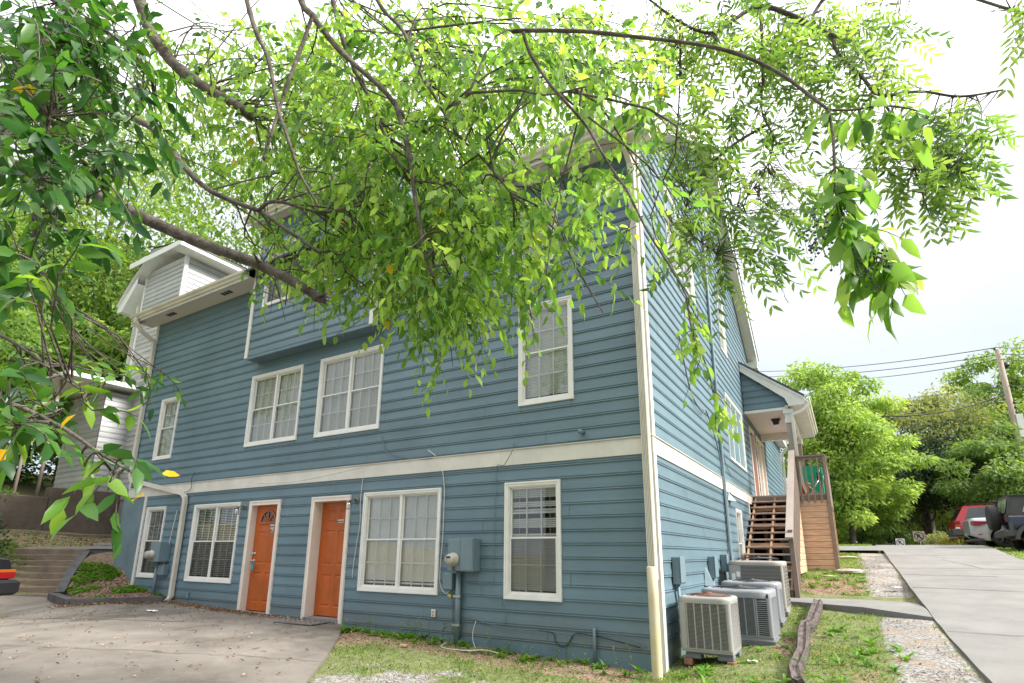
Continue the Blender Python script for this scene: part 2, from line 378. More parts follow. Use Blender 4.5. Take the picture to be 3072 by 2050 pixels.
# ------------------------------------------------------------------ ground sheet
def noise_ramp(t, L, vec, scale, p0, p1, detail=5, rough=.6):
    n = N(t, 'ShaderNodeTexNoise', Scale=scale, Detail=detail, Roughness=rough); L.new(vec, n.inputs['Vector'])
    mr = N(t, 'ShaderNodeMapRange'); mr.inputs['From Min'].default_value = p0; mr.inputs['From Max'].default_value = p1
    L.new(n.outputs['Fac'], mr.inputs['Value']); return mr.outputs[0]
def mixc(t, L, f, a, b):
    m = t.nodes.new('ShaderNodeMix'); m.data_type = 'RGBA'
    for sock, v in ((0, f), (6, a), (7, b)):
        if isinstance(v, (tuple, list)): m.inputs[sock].default_value = c4(v)
        elif isinstance(v, (int, float)): m.inputs[sock].default_value = v
        else: L.new(v, m.inputs[sock])
    return m.outputs[2]
def ground_material():
    m, t, b = newmat('ground_cover'); L = t.links
    tcn = t.nodes.new('ShaderNodeTexCoord'); v = tcn.outputs['Object']
    def att(n): a = t.nodes.new('ShaderNodeAttribute'); a.attribute_name = n; return a.outputs['Fac']
    grass = mixc(t, L, noise_ramp(t, L, v, 9, .35, .65), (.08, .12, .03), (.17, .22, .075))
    grass = mixc(t, L, noise_ramp(t, L, v, 45, .5, .62), grass, (.30, .24, .16))
    leaf = mixc(t, L, noise_ramp(t, L, v, 38, .35, .65, 6, .75), (.15, .09, .06), (.42, .31, .23))
    vo = N(t, 'ShaderNodeTexVoronoi', Scale=42.0); L.new(v, vo.inputs['Vector'])
    hs = t.nodes.new('ShaderNodeValToRGB'); e = hs.color_ramp.elements; e[0].color = (.13, .12, .115, 1); e[1].color = (.42, .405, .39, 1)
    sp = t.nodes.new('ShaderNodeSeparateColor'); L.new(vo.outputs['Color'], sp.inputs[0]); L.new(sp.outputs[0], hs.inputs['Fac'])
    grav = mixc(t, L, noise_ramp(t, L, v, 2.2, .45, .7), hs.outputs['Color'], (.30, .22, .15))
    def edge(w):
        n = N(t, 'ShaderNodeTexNoise', Scale=5.0, Detail=6, Roughness=.7); L.new(v, n.inputs['Vector'])
        a = t.nodes.new('ShaderNodeMath'); a.operation = 'ADD'; L.new(w, a.inputs[0]); L.new(n.outputs['Fac'], a.inputs[1])
        mr = N(t, 'ShaderNodeMapRange'); mr.inputs['From Min'].default_value = .95; mr.inputs['From Max'].default_value = 1.08
        L.new(a.outputs[0], mr.inputs['Value']); return mr.outputs[0]
    c = mixc(t, L, edge(att('leaf')), grass, leaf)
    c = mixc(t, L, edge(att('gravel')), c, grav)
    L.new(c, b.inputs['Base Color']); b.inputs['Roughness'].default_value = .95; b.inputs['Specular IOR Level'].default_value = .2
    n2 = N(t, 'ShaderNodeTexNoise', Scale=55.0, Detail=5, Roughness=.75); L.new(v, n2.inputs['Vector'])
    bp = N(t, 'ShaderNodeBump', Strength=.9, Distance=.02); L.new(n2.outputs['Fac'], bp.inputs['Height']); L.new(bp.outputs['Normal'], b.inputs['Normal'])
    return m
def blob(x, y, cx, cy, rx, ry, a=0.0):
    ca, sa = math.cos(a), math.sin(a); u = (x-cx)*ca+(y-cy)*sa; v = -(x-cx)*sa+(y-cy)*ca
    return np.clip(1-np.hypot(u/rx, v/ry), 0, 1)
def w_gravel(x, y):
    g = blob(x, y, -3.6, 4.6, 3.0, 1.7, .0)*1.35*(.72+.28*np.sin(x*5.1+y*2.3)*np.sin(y*6.3-x*1.7))                               # bare patch before the wall
    g = np.maximum(g, blob(x, y, -2.2, 3.2, 3.0, 1.6)*1.2)
    g = np.maximum(g, np.clip(1-np.abs(x-.62)/.55, 0, 1)*((y > 12.9) & (y < 21))*1.5)
    g = np.maximum(g, np.clip(1-np.abs(x-.60)/.50, 0, 1)*((y > 4) & (y < 10.6))*1.5)
    return np.clip(g, 0, 1)
def w_leaf(x, y):
    l = blob(x, y, -.35, 13.8, .9, 1.3)*1.7
    l = np.maximum(l, ((x < -2.3) & (x > -8) & (y > 6.2)) * .56)
    l = np.maximum(l, blob(x, y, -.75, 8.5, .5, 1.6)*.9)
    l = np.maximum(l, blob(x, y, -6.9, 6.1, 1.3, .9)*1.4)
    l = np.maximum(l, ((x < -17) & (x > -60))*.5)
    l = np.maximum(l, blob(x, y, 0, 6.5, .7, 1.6)*.6)
    return np.clip(l, 0, 1)
xs = np.unique(np.r_[-300, -200, -140, -100, np.arange(-80, -30, 4.0), np.arange(-30, -18, .8), np.arange(-18, -10, .4), np.arange(-10, 1.6, .10), np.arange(1.6, 8, .25), np.arange(8, 30, 1.5), 30, 40, 60, 90, 140, 200, 300])
ys = np.unique(np.r_[-300, -200, -100, -60, np.arange(-40, -4, 4.0), np.arange(-4, 2, .5), np.arange(2, 15, .10), np.arange(15, 36, .3), np.arange(36, 80, 3.0), 80, 95, 120, 160, 220, 300, 500, 900])
GX, GY = np.meshgrid(xs, ys); GZ = zg(GX, GY)
GZ = GZ + (np.sin(GX*3.1+GY*1.7)*np.sin(GY*2.7-GX)*.012)*(GY > 2)
GV = np.stack([GX.ravel(), GY.ravel(), GZ.ravel()], 1)
nx, ny = len(xs), len(ys); ii = (np.arange(ny-1)[:, None]*nx + np.arange(nx-1)[None]).ravel()
GF = np.stack([ii, ii+1, ii+nx+1, ii+nx], 1)
gr = np_mesh('ground', GV, GF, ground_material(), attr={'gravel': w_gravel(GX, GY).ravel(), 'leaf': w_leaf(GX, GY).ravel()}, smooth=True)
tag(gr, kind='structure')

def concrete(name, c, c2, stain=.16, scale=1.3, joint=None):
    m, t, b = newmat(name); L = t.links
    tcn = t.nodes.new('ShaderNodeTexCoord'); v = tcn.outputs['Object']
    col = mixc(t, L, noise_ramp(t, L, v, scale, .3, .7, 8, .65), c, c2)
    col = mixc(t, L, noise_ramp(t, L, v, 120, .55, .75, 3), col, mul(c, .6))       # aggregate
    col = mixc(t, L, noise_ramp(t, L, v, 170, .6, .72, 2), col, mul(c2, 1.25))
    f = noise_ramp(t, L, v, .55, .5, .75, 6, .7)
    mm = t.nodes.new('ShaderNodeMath'); mm.operation = 'MULTIPLY'; mm.inputs[1].default_value = stain*2; L.new(f, mm.inputs[0])
    col = mixc(t, L, mm.outputs[0], col, mul(c, .55))
    L.new(col, b.inputs['Base Color']); b.inputs['Roughness'].default_value = .85; b.inputs['Specular IOR Level'].default_value = .3
    n2 = N(t, 'ShaderNodeTexNoise', Scale=90.0, Detail=4, Roughness=.7); L.new(v, n2.inputs['Vector'])
    bp = N(t, 'ShaderNodeBump', Strength=.5, Distance=.006); L.new(n2.outputs['Fac'], bp.inputs['Height']); L.new(bp.outputs['Normal'], b.inputs['Normal'])
    return m
M['conc'] = concrete('driveway_concrete', (.165, .16, .153), (.235, .227, .218))
M['concd'] = concrete('parking_concrete', (.14, .123, .107), (.25, .225, .20), .6)
M['concw'] = concrete('walk_concrete', (.16, .156, .152), (.24, .232, .224))
M['concs'] = concrete('step_concrete', (.155, .115, .085), (.28, .22, .17), .3, 4)
M['wallc'] = concrete('retaining_wall_concrete', (.09, .068, .052), (.19, .155, .13), .5, 1.0)
# driveway: one slab with thickness, running up over the crest
dy = np.r_[np.arange(-8, 3, 1.0), np.arange(3, 22, .35), np.arange(22, 37, .7)]
dxs = np.linspace(0, 1, 12); P = []
def dl(y): return .95 + .006*math.sin(y*1.3) + .004*math.sin(y*4.1)
def dr(y): return 3.72 + (0 if y < 20 else .06*(y-20)) + (14-y)*.0 + (9.0 if y < 11 else 9.0*max(0, (13.5-y)/2.5) if y < 13.5 else 0)
for y in dy:
    l, r = dl(y), min(dr(y), 9)
    z = float(zdrive(y)); P.append([(l-.005, y, z-.25)] + [(l+(r-l)*k, y, z+.004*math.sin(k*9+y)) for k in dxs] + [(r+.005, y, z-.25)])
mb = MB(); mb.grid(P)
tag(mb.build('driveway', M['conc']), kind='structure')
mb = MB(); mb.grid([[(x, y, float(zdrive(min(max(y, 20), 23.5)))+.03-(.04 if x < -1.5 else 0)) for x in (-3, -1.5, 0, .6, .96)] for y in (20.9, 21.5, 22.3, 23.4)])
tag(mb.build('side_driveway', M['conc']), kind='structure')
# cracks and joints in the driveway: shallow dark grooves laid as thin strips
def strip(mbx, pts, wd, zf, dz=.004):
    pts = [np.array(p, float) for p in pts]; L_ = []; R_ = []
    for i, p in enumerate(pts):
        d = pts[min(i+1, len(pts)-1)]-pts[max(i-1, 0)]; n = np.array([-d[1], d[0]]); n = n/np.linalg.norm(n)
        ww = wd*(.5+.5*random.random())
        for q, o in ((p+n*ww/2, L_), (p-n*ww/2, R_)): o.append((q[0], q[1], zf(q[0], q[1])+dz))
    mbx.grid([L_, R_])
def wig(a, b, n, s):
    a = np.array(a, float); b = np.array(b, float)
    return [a+(b-a)*k/n+(np.array([random.uniform(-s, s), random.uniform(-s, s)]) if 0 < k < n else 0) for k in range(n+1)]
zdf = lambda x, y: float(zdrive(y))+.004
mb = MB()
strip(mb, wig((.97, 19.6), (3.7, 19.9), 14, .03), .05, zdf); strip(mb, wig((.97, 13.3), (3.68, 13.1), 14, .01), .03, zdf)
strip(mb, wig((.97, 15.3), (2.6, 15.2), 8, .02), .035, zdf); strip(mb, wig((.97, 16.5), (3.7, 16.6), 14, .02), .03, zdf); strip(mb, wig((.97, 9.3), (4.6, 9.1), 20, .01), .018, zdf); strip(mb, wig((1.4, 7.2), (2.3, 9.1), 12, .04), .010, zdf)
strip(mb, wig((2.1, 18.6), (2.6, 16.6), 8, .05), .02, zdf)
strip(mb, wig((3.72, 15.6), (3.1, 14.6), 8, .08)+wig((3.15, 14.4), (3.25, 13.4), 5, .05)+wig((3.3, 13.2), (3.7, 12.2), 6, .06), .016, zdf)
tag(mb.build('driveway_cracks', pm('crack_dirt', (.05, .045, .035), .95, .3, 20)), kind='structure')
# concrete walk from the stair foot to the driveway
mb = MB(); P = []
far = [(-2.0, 12.95), (-1.0, 12.95), (0, 12.85), (.93, 12.65)]; near = [(-2.0, 11.75), (-.9, 11.6), (.1, 10.85), (.93, 10.25)]
for k in range(5):
    P.append([(n[0]+(f[0]-n[0])*k/4, n[1]+(f[1]-n[1])*k/4, (.70 if f[0] < 0 else .715)-(.012 if k in (0, 4) else 0)+(.0 if f[0] < .5 else (.0 if k > 1 else -.05+.05*k))) for n, f in zip(near, far)])
mb.grid(P)
for a, b_ in zip(P[0][:-1], P[0][1:]): mb.quad(a, b_, (b_[0], b_[1], b_[2]-.2), (a[0], a[1], a[2]-.2))
for a, b_ in zip(P[-1][:-1], P[-1][1:]): mb.quad(b_, a, (a[0], a[1], a[2]-.2), (b_[0], b_[1], b_[2]-.2))
tag(mb.build('walkway', M['concw']), kind='structure')
# concrete parking pad left
right = [(-7.47, 6.985), (-6.6, 6.1), (-5.7, 5.1), (-4.95, 4.2), (-4.1, 3.2), (-3.2, 2.0), (-2.0, 0), (-.6, -3), (.5, -6)]
left = [(-16.0, 6.985), (-16.4, 6.1), (-17.0, 5.0), (-17.4, 4.2), (-17.8, 3.2), (-18.0, 2.0), (-18.5, 0), (-19, -3), (-20, -6)]
mb = MB(); P = []
for (xr, yr), (xl, yl) in zip(right, left):
    row = []
    for k in range(41):
        s_ = k/40; x = xr+(xl-xr)*s_; y = yr+(yl-yr)*s_; row.append((x, y, zg1(x, y)+.045))
    P.append([(xr+.004, yr, row[0][2]-.12)]+row)
mb.grid(P); pad = tag(mb.build('parking_pad', M['concd']), kind='structure')
def zpad(x, y): return zg1(x, y)+.049
mb = MB(); strip(mb, wig((-16, 3.6), (-12.2, 4.6), 8, .02)+wig((-12, 4.65), (-9.8, 5.6), 6, .03), .03, lambda x, y: zpad(x, y), .004)
for a_, b_ in (((-9.8, 5.6), (-7.6, 6.6)), ((-12.2, 4.6), (-12.6, 6.4)), ((-10.5, 2.6), (-7.0, 4.2)), ((-7.0, 4.2), (-5.4, 4.9))): strip(mb, wig(a_, b_, 12, .05), .012, lambda x, y: zpad(x, y), .004)
tag(mb.build('pad_cracks', M['room']), kind='structure')
# ------------------------------------------------------------------ garden bed, left steps, path, retaining wall
e1 = [(-14.0, 5.72, .44), (-14.9, 5.93, .5), (-15.95, 6.25, .62), (-16.8, 6.72, .98), (-17.5, 7.1, 1.28), (-17.9, 7.4, 1.40), (-18.1, 7.7, 1.42)]
e2 = [(-12.8, 6.995, .50), (-13.7, 6.995, .60), (-14.5, 6.995, .72), (-15.0, 6.995, .98), (-15.4, 6.995, 1.25), (-15.9, 7.5, 1.42), (-16.5, 8.6, 1.46)]
mb = MB(); P = []
for a, b_ in zip(e1, e2):
    row = []
    for k in range(13):
        s_ = k/12; row.append((a[0]+(b_[0]-a[0])*s_, a[1]+(b_[1]-a[1])*s_, a[2]+(b_[2]-a[2])*s_+.05*math.sin(math.pi*s_)+random.uniform(-.01, .01)))
    P.append(row)
mb.smooth = True; mb.grid(P)
bedmat = pm('bed_soil', (.12, .075, .05), .95, .4, 14, c2=(.26, .18, .13), bump=.8, bscale=50)
tag(mb.build('garden_bed', bedmat), kind='structure')
BED = P
def zbed(x, y):
    best = None
    for r_ in BED:
        for p in r_:
            d = (p[0]-x)**2+(p[1]-y)**2
            if best is None or d < best[0]: best = (d, p[2])
    return best[1]
def timber(pts, wd, h, name, label):
    mb = MB(); mb.rtube([(p[0], p[1], p[2]+h/2) for p in pts], wd, h, (0, 0, 1)); o = mb.build(name, M['tie'])
    return tag(o, label, 'timber', 'dark timbers edging the garden bed')
timber([(-15.98, 6.12, .42), (-16.85, 6.62, .88), (-17.9, 7.28, 1.36)], .20, .15, 'landscape_timber', 'dark landscape timber sloping up beside the concrete steps')
timber([(-14.02, 5.6, .36), (-16.02, 6.02, .38)], .18, .16, 'landscape_timber', 'short dark landscape timber at the foot of the concrete steps, ending in the corner')
timber([(-13.98, 5.62, .36), (-12.75, 6.8, .40)], .16, .16, 'landscape_timber', 'dark landscape timber running from the bed corner to the downspout foot')
# steps
st = thing('concrete_steps', (-17, 6.2, .3), 'brown concrete steps climbing from the parking pad to the upper path', 'steps')
ra = np.array([-16.0, 6.22]); rd = np.array([-.66, -.75]); wd = 1.62
for i in range(8):
    a = ra + np.array([-.285, .158])*i; b_ = a + rd*wd; nn = np.array([-.75, .66])*.42
    zt = .36+.148*(i+1); mb = MB()
    q = [a, a+nn, b_+nn, b_]; dz = [random.uniform(-.006, .006) for _ in range(4)]
    vs = [(p[0], p[1], zt-.5 if i > 2 else .1) for p in q]+[(p[0], p[1], zt+d_-.015) for p, d_ in zip(q, dz)]+[(p[0]+(.012 if j in (1, 2) else -.012), p[1], zt+d_) for j, (p, d_) in enumerate(zip(q, dz))]
    mb.add(vs, [(3, 2, 1, 0)]+[(j, (j+1) % 4, (j+1) % 4+4, j+4) for j in range(4)]+[(j+4, (j+1) % 4+4, (j+1) % 4+8, j+8) for j in range(4)]+[(8, 9, 10, 11)])
    mb.build('step', M['concs'], st)
# upper path and back slope
mb = MB(); A_ = ra+np.array([-.285, .158])*7.9
mb.grid([[(A_[0]+rd[0]*1.65, A_[1]+rd[1]*1.65, 1.545), (A_[0], A_[1], 1.545), (A_[0]+1.9, A_[1]+2.1, 1.55)],
         [(A_[0]+rd[0]*1.65-1.2, A_[1]+rd[1]*1.65+1.3, 1.62), (A_[0]-1.3, A_[1]+1.3, 1.66), (A_[0]+.3, A_[1]+3.2, 1.68)],
         [(-20.4, 7.4, 1.68), (-20.2, 8.9, 1.76), (-19.6, 11.5, 1.80)]])
tag(mb.build('path', M['concw']), kind='structure')
# timber wall holding the path beside the bed
tw = thing('timber_retaining_wall', (-17.2, 8.5, .9), 'low dark timber wall between the garden bed and the upper path', 'retaining wall')
for k in range(3):
    mb = MB(); mb.rtube([(A_[0]-.02, A_[1], 1.12+.16*k), (A_[0]+1.95, A_[1]+2.15, 1.12+.16*k)], .16, .15, (0, 0, 1)); mb.build('timber', M['tie'], tw)
rw = thing('retaining_wall', (-21.5, 8, 1.8), 'stained dark concrete retaining wall behind the steps', 'retaining wall')
mb = MB(); mb.bbox(-22.0, -21.6, 2.0, 7.50, 1.3, 3.14, .02); mb.build('wall', M['wallc'], rw)
mb = MB(); mb.bbox(-22.02, -21.56, 7.50, 14.0, 1.3, 3.46, .02); mb.build('wall', M['wallc'], rw)
mb = MB(); mb.bbox(-21.58, -21.2, 3.0, 14.0, 1.2, 2.02, .02); mb.build('footing', M['concs'], rw)
# second terrace wall farther up the slope
o = MB().bbox(-29.5, -29.1, -2, 7.5, 2.5, 4.55, .03).build('terrace_wall', M['concw']); tag(o, 'pale concrete terrace wall higher up the slope at the far left', 'retaining wall')
# ------------------------------------------------------------------ the blue house
WY, WX = 7.0, -2.05                      # planes of the front wall and of the right-hand side wall
HL, HB = -15.45, 18.0
house = thing('house', (-8.7, 12.5, 0), 'blue lap-sided three storey house with white trim and two orange doors', 'house')
PROF = [(.002, .183), (.016, .034), (.015, .030), (.005, .026), (.006, .021), (.016, .018), (.0185, .010), (.015, .001), (.001, 0.0)]
def clip_prof(zb, za, zt, pitch=.183):
    pts = [(o, zb+z*pitch/.183) for o, z in PROF]; out = []
    for (o0, z0), (o1, z1) in zip(pts[:-1], pts[1:]):
        lo, hi = min(z0, z1), max(z0, z1); a, b = max(lo, za), min(hi, zt)
        if a >= b: continue
        f = lambda z: (o0+(o1-o0)*((z-z0)/(z1-z0)) if z1 != z0 else o0)
        p = ((f(a), a), (f(b), b)) if z0 < z1 else ((f(b), b), (f(a), a))
        out.append(p)
    return out
def siding(mb, face, a0, a1, z0, z1, opens=(), zref=.335, pitch=.183, top=None):
    """face(a, off, z) -> point; opens: (a0,a1,z0,z1); top(a0,a1)->interval limiter for gables via function zmax(a)"""
    k0 = math.floor((z0-zref)/pitch); k1 = math.ceil((z1-zref)/pitch)
    for k in range(k0, k1):
        zb = zref+k*pitch; zt = zb+pitch
        if zt <= z0 or zb >= z1: continue
        A0, A1 = a0, a1
        if top is not None:
            A0, A1 = top(zb+.09); A0 = max(A0, a0); A1 = min(A1, a1)
            if A1 <= A0+.02: continue
        cuts = sorted({A0, A1} | {c for o in opens if o[3] > zb and o[2] < zt for c in (o[0], o[1]) if A0 < c < A1})
        for x0, x1 in zip(cuts[:-1], cuts[1:]):
            xm = (x0+x1)/2; spans = [(max(zb, z0), min(zt, z1))]
            for o in opens:
                if o[0] < xm < o[1]:
                    ns = []
                    for a, b in spans:
                        if o[3] <= a or o[2] >= b: ns.append((a, b)); continue
                        if o[2] > a: ns.append((a, o[2]))
                        if o[3] < b: ns.append((o[3], b))
                    spans = ns
            for a, b in spans:
                # boards are about 3.6 m long: small joints and small unevenness
                j = x0; seg = []
                while j < x1-.01:
                    n = min(x1, (math.floor(j/3.6+.3*((k*7) % 5))+1-.3*((k*7) % 5))*3.6)
                    if n <= j+.02 or n > x1: n = x1
                    seg.append((j, n)); j = n
                for s0, s1 in seg:
                    oo = random.uniform(0, .003)
                    for (o0, z0_), (o1, z1_) in clip_prof(zb, a, b, pitch):
                        mb.quad(face(s0+.003, o0+oo, z0_), face(s1-.003, o0+oo, z0_), face(s1-.003, o1+oo, z1_), face(s0+.003, o1+oo, z1_))
FF = lambda a, o, z: (a, WY-o, z)
SF = lambda a, o, z: (WX+o, a, z)
BY = 6.70
BF = lambda a, o, z: (a, BY-o, z)
# windows: (a0,a1,z0,z1)
W_FRONT = [('low_r', -4.29, -3.37, .872, 2.525, 1), ('low_m', -7.19, -5.48, .872, 2.52, 2), ('low_l', -12.405, -10.735, .875, 2.505, 2), ('low_ll', -14.42, -13.58, .905, 2.52, 1),
           ('up_m', -8.66, -6.95, 3.652, 5.268, 2), ('up_r', -4.06, -3.135, 3.675, 5.31, 1), ('up_l', -10.873, -9.187, 3.67, 5.262, 2), ('up_ll', -14.572, -13.75, 3.672, 5.24, 1),
           ('top_r', -4.3, -3.35, 6.0, 7.1, 1)]
W_BAY = [('b1', -10.40, -9.5, 6.69, 8.2, 1), ('b2', -8.45, -7.6, 6.69, 8.2, 1)]
W_SIDE = [('s1', 13.03, 13.80, .95, 2.506, 1), ('s2', 13.0, 15.38, 3.60, 5.18, 3), ('s3', 13.10, 13.88, 6.287, 7.80, 1), ('s4', 9.60, 10.46, 6.325, 7.85, 1), ('s5', 8.50, 9.36, 6.325, 7.85, 1), ('s6', 12.04, 12.74, 9.37, 10.4, 1)]
DOORS = [(-10.42, -9.43, .33, 2.503), (-8.54, -7.51, .30, 2.50)]
inset = .045
op = lambda L_: [(w_[1]+inset, w_[2]-inset, w_[3]+inset, w_[4]-inset) for w_ in L_]
fo = op(W_FRONT) + [(d[0]+.05, d[1]-.05, -1, d[3]-.05) for d in DOORS]
BAND0, BAND1 = 2.785, 3.012
mb = MB()
siding(mb, FF, -14.52, -2.10, .335, BAND0, fo)
siding(mb, FF, -15.45, -2.10, BAND1+.012, 7.50, op(W_FRONT)+[(-10.76, -7.01, 5.57, 7.6)], zref=3.024)
mb.build('front_siding', M['siding'], house)
mb = MB(); siding(mb, BF, -10.74, -7.03, 5.585, 9.0, op(W_BAY), zref=5.585); 
BLF = lambda a, o, z: (-10.77-o, a, z); BRF = lambda a, o, z: (-7.0+o, a, z)
siding(mb, BLF, 6.73, 9.5, 5.585, 9.0, (), zref=5.585); siding(mb, BRF, 6.73, 9.5, 5.585, 9.0, (), zref=5.585)
mb.build('bay_siding', M['siding'], house)
RZ0, RS = 7.62, .687                      # roof top surface: height at the eave (y = 6.45) and slope
ridge_y = 12.4
def rz(y): return RZ0 + RS*(min(y, 2*ridge_y-y)-6.45)
def gable(z):                             # wall interval under the roof at height z
    y = 6.45+(z+.26-RZ0)/RS
    return (max(7.02, y), min(18.0, 2*ridge_y-y)) if y > 7.02 else (7.02, 18.0)
so = op(W_SIDE) + [(16.72, 17.62, 3.0, 5.10), (18.06, 19.84, 3.0, 5.07)]
mb = MB()
siding(mb, SF, 7.10, 15.12, .335, BAND0, so, zref=.30)
siding(mb, SF, 7.10, 18.0, BAND1+.012, 11.5, so, zref=3.024, top=gable)
siding(mb, SF, 18.0, 26.1, BAND1+.012, 6.13, so, zref=3.024)
mb.build('side_siding', M['siding'], house)
# structural walls behind the siding (with the openings left open)
def wallface(mb, face, a0, a1, z0, z1, opens):
    A = sorted({a0, a1} | {c for o in opens for c in (o[0], o[1]) if a0 < c < a1}); Z = sorted({z0, z1} | {c for o in opens for c in (o[2], o[3]) if z0 < c < z1})
    for x0, x1 in zip(A[:-1], A[1:]):
        for y0, y1 in zip(Z[:-1], Z[1:]):
            if any(o[0] < (x0+x1)/2 < o[1] and o[2] < (y0+y1)/2 < o[3] for o in opens): continue
            mb.quad(face(x0, -.004, y0), face(x1, -.004, y0), face(x1, -.004, y1), face(x0, -.004, y1))
    for o in opens:                       # reveals
        for (p, q) in (((o[0], o[2]), (o[0], o[3])), ((o[1], o[3]), (o[1], o[2])), ((o[0], o[3]), (o[1], o[3])), ((o[1], o[2]), (o[0], o[2]))):
            mb.quad(face(p[0], -.004, p[1]), face(q[0], -.004, q[1]), face(q[0], -.16, q[1]), face(p[0], -.16, p[1]))
mb = MB()
wallface(mb, FF, -14.52, WX-.005, -.6, 7.52, [o for o in fo if o[1] < WX])
wallface(mb, FF, HL, -14.52, 3.0, 7.52, [o for o in fo if o[0] < -14.53])
wallface(mb, SF, 7.0, 15.12, -.6, 7.5, [o for o in so if o[1] < 15.2 and o[3] < 8.0])
wallface(mb, SF, 15.12, 18.0, 3.0, 7.5, [o for o in so if 15.12 < (o[0]+o[1])/2 < 18 and o[3] < 8])
wallface(mb, SF, 18.0, 26.1, 3.0, 6.13, [o for o in so if o[0] > 18])
mb.add([(WX-.004, 7.0, 7.5), (WX-.004, 18.0, 7.5), (WX-.004, ridge_y, rz(ridge_y)-.2)], [(0, 1, 2)])
mb.quad((HL, 7.0, 1), (HL, 18, 1), (HL, 18, 7.5), (HL, 7.0, 7.5)); mb.add([(HL, 7, 7.5), (HL, 18, 7.5), (HL, ridge_y, rz(ridge_y)-.2)], [(0, 1, 2)])
mb.quad((HL, 18, 0), (WX-.9, 18, 0), (WX-.9, 18, 7.5), (HL, 18, 7.5)); mb.quad((WX-1.1, 15.12, 0), (WX-1.1, 26, 0), (WX-1.1, 26, 3.02), (WX-1.1, 15.12, 3.02))
mb.quad((WX-.004, 15.12, -.6), (WX-1.1, 15.12, -.6), (WX-1.1, 15.12, 3.0), (WX-.004, 15.12, 3.0)); mb.quad((WX-.004, 15.12, 3.01), (WX-.004, 26, 3.01), (WX-1.1, 26, 3.01), (WX-1.1, 15.12, 3.01))
mb.quad((WX-.004, 26.1, 3.0), (-9, 26.1, 3.0), (-9, 26.1, 6.1), (WX-.004, 26.1, 6.1))
mb.quad((HL, 7.3, 1), (HL, 7.3, 7.5), (HL-.001, 18, 7.5), (HL-.001, 18, 1))
mb.build('wall', M['bluepaint'], house)
# foundation strip and the smooth parged wall at the left end
mb = MB(); mb.box(-14.45, -2.06, 6.990, 7.05, -.5, .332); mb.box(WX-.05, WX+.008, 7.0, 15.1, -.5, .332)
mb.build('foundation', M['bluepaint'], house)
mb = MB(); P = []
for x in np.linspace(-15.62, -14.56, 7):
    P.append([(x, 6.985+.012*math.sin(x*7), z) for z in np.linspace(.3, 3.02, 9)])
mb.smooth = True; mb.grid(P); mb.smooth = False; mb.quad((-15.62, 6.985, .3), (-15.62, 8.5, .3), (-15.62, 8.5, 3.02), (-15.62, 6.985, 3.02))
mb.build('parged_wall', M['parge'], house)
# belly band, corner boards
mb = MB()
x = HL
while x < -2.05:
    x2 = min(x+random.uniform(3.4, 3.9), WX+.03); mb.box(x+.001, x2-.001, WY-.032-random.uniform(0, .003), WY, BAND0, BAND1); x = x2
mb.box(HL, WX+.04, WY-.05, WY, BAND1+.001, BAND1+.012)
mb.box(WX, WX+.03, 7.085, 12.0, BAND0, BAND1-.001); mb.box(WX, WX+.032, 12.002, 16.2, BAND0, BAND1-.001); mb.box(WX, WX+.05, 7.0, 16.2, BAND1+.001, BAND1+.012)
mb.build('belly_band', M['band'], house)
def each(name, mat, par, *boxes):
    for b_ in boxes: mb_ = MB(); mb_.box(*b_); mb_.build(name, mat, par)
each('corner_board', M['trim'], house, (-14.60, -14.50, WY-.036, WY, .66, BAND0-.001), (HL-.02, HL+.07, WY-.036, WY, BAND1+.014, 7.5), (WX, WX+.035, 15.12, 15.22, .8, BAND0-.001), (WX, WX+.035, 26.05, 26.15, 3.1, 6.1))
for xa, xb, xc in ((-10.80, -10.70, -10.805), (-7.07, -6.97, -7.0)):
    mb = MB(); mb.box(xa, xb, BY-.036, BY, 5.57, 9.0); mb.box(xc, xc+.035, BY, BY+.08, 5.57, 9.0); mb.build('corner_board', M['trim'], house)
mb = MB()
mb.box(WX+.001, WX+.034, 6.975, 7.085, .12, 7.6); mb.box(-2.135, WX+.001, WY-.034, WY-.001, .12, 7.45)
mb.build('corner_board', M['trim'], house)
mb = MB(); mb.box(-10.77, -7.0, BY-.012, WY+.01, 5.555, 5.585); mb.box(-10.77, -7.0, BY-.02, BY, 5.54, 5.60)
for a, b in ((-10.77, -10.40+inset), (-9.5-inset, -8.45+inset), (-7.6-inset, -7.0)): mb.box(a, b, BY, BY+.1, 5.6, 9.0)
mb.box(-10.7, -7.05, BY+.002, BY+.1, 5.6, 6.72); mb.box(-10.7, -7.05, BY+.003, BY+.1, 8.17, 9.0)
mb.build('bay_floor', M['bluepaint'], house)
# main roof, soffits, fascia, gutters
def roofslab(mb, x0, x1, y0, z0, y1, z1, th=.05):
    mb.add([(x0, y0, z0), (x1, y0, z0), (x1, y1, z1), (x0, y1, z1), (x0, y0, z0-th), (x1, y0, z0-th), (x1, y1, z1-th), (x0, y1, z1-th)],
           [(0, 1, 2, 3), (7, 6, 5, 4), (0, 4, 5, 1), (1, 5, 6, 2), (2, 6, 7, 3), (3, 7, 4, 0)])
mb = MB(); xr = WX+.32; xl = HL-.32
roofslab(mb, xl, xr, 6.42, RZ0-.02, ridge_y, rz(ridge_y)); roofslab(mb, xl, xr, 2*ridge_y-6.42, RZ0-.02, ridge_y, rz(ridge_y))
roofslab(mb, -11.0, -6.77, 6.40, 8.95, 10.6, 10.6)                      # over the bay dormer
roofslab(mb, WX-8, WX+.32, 26.5, 6.2, 26.3-.01, 6.2); roofslab(mb, WX-3.5, WX+.30, 18.55, 6.32, 26.5, 6.3)
mb.build('roof', M['roof'], house)
mb = MB()
for a, b in ((HL-.3, -10.80), (-6.96, WX+.28)): mb.box(a, b, 6.52, WY-.02, 7.47, 7.50)
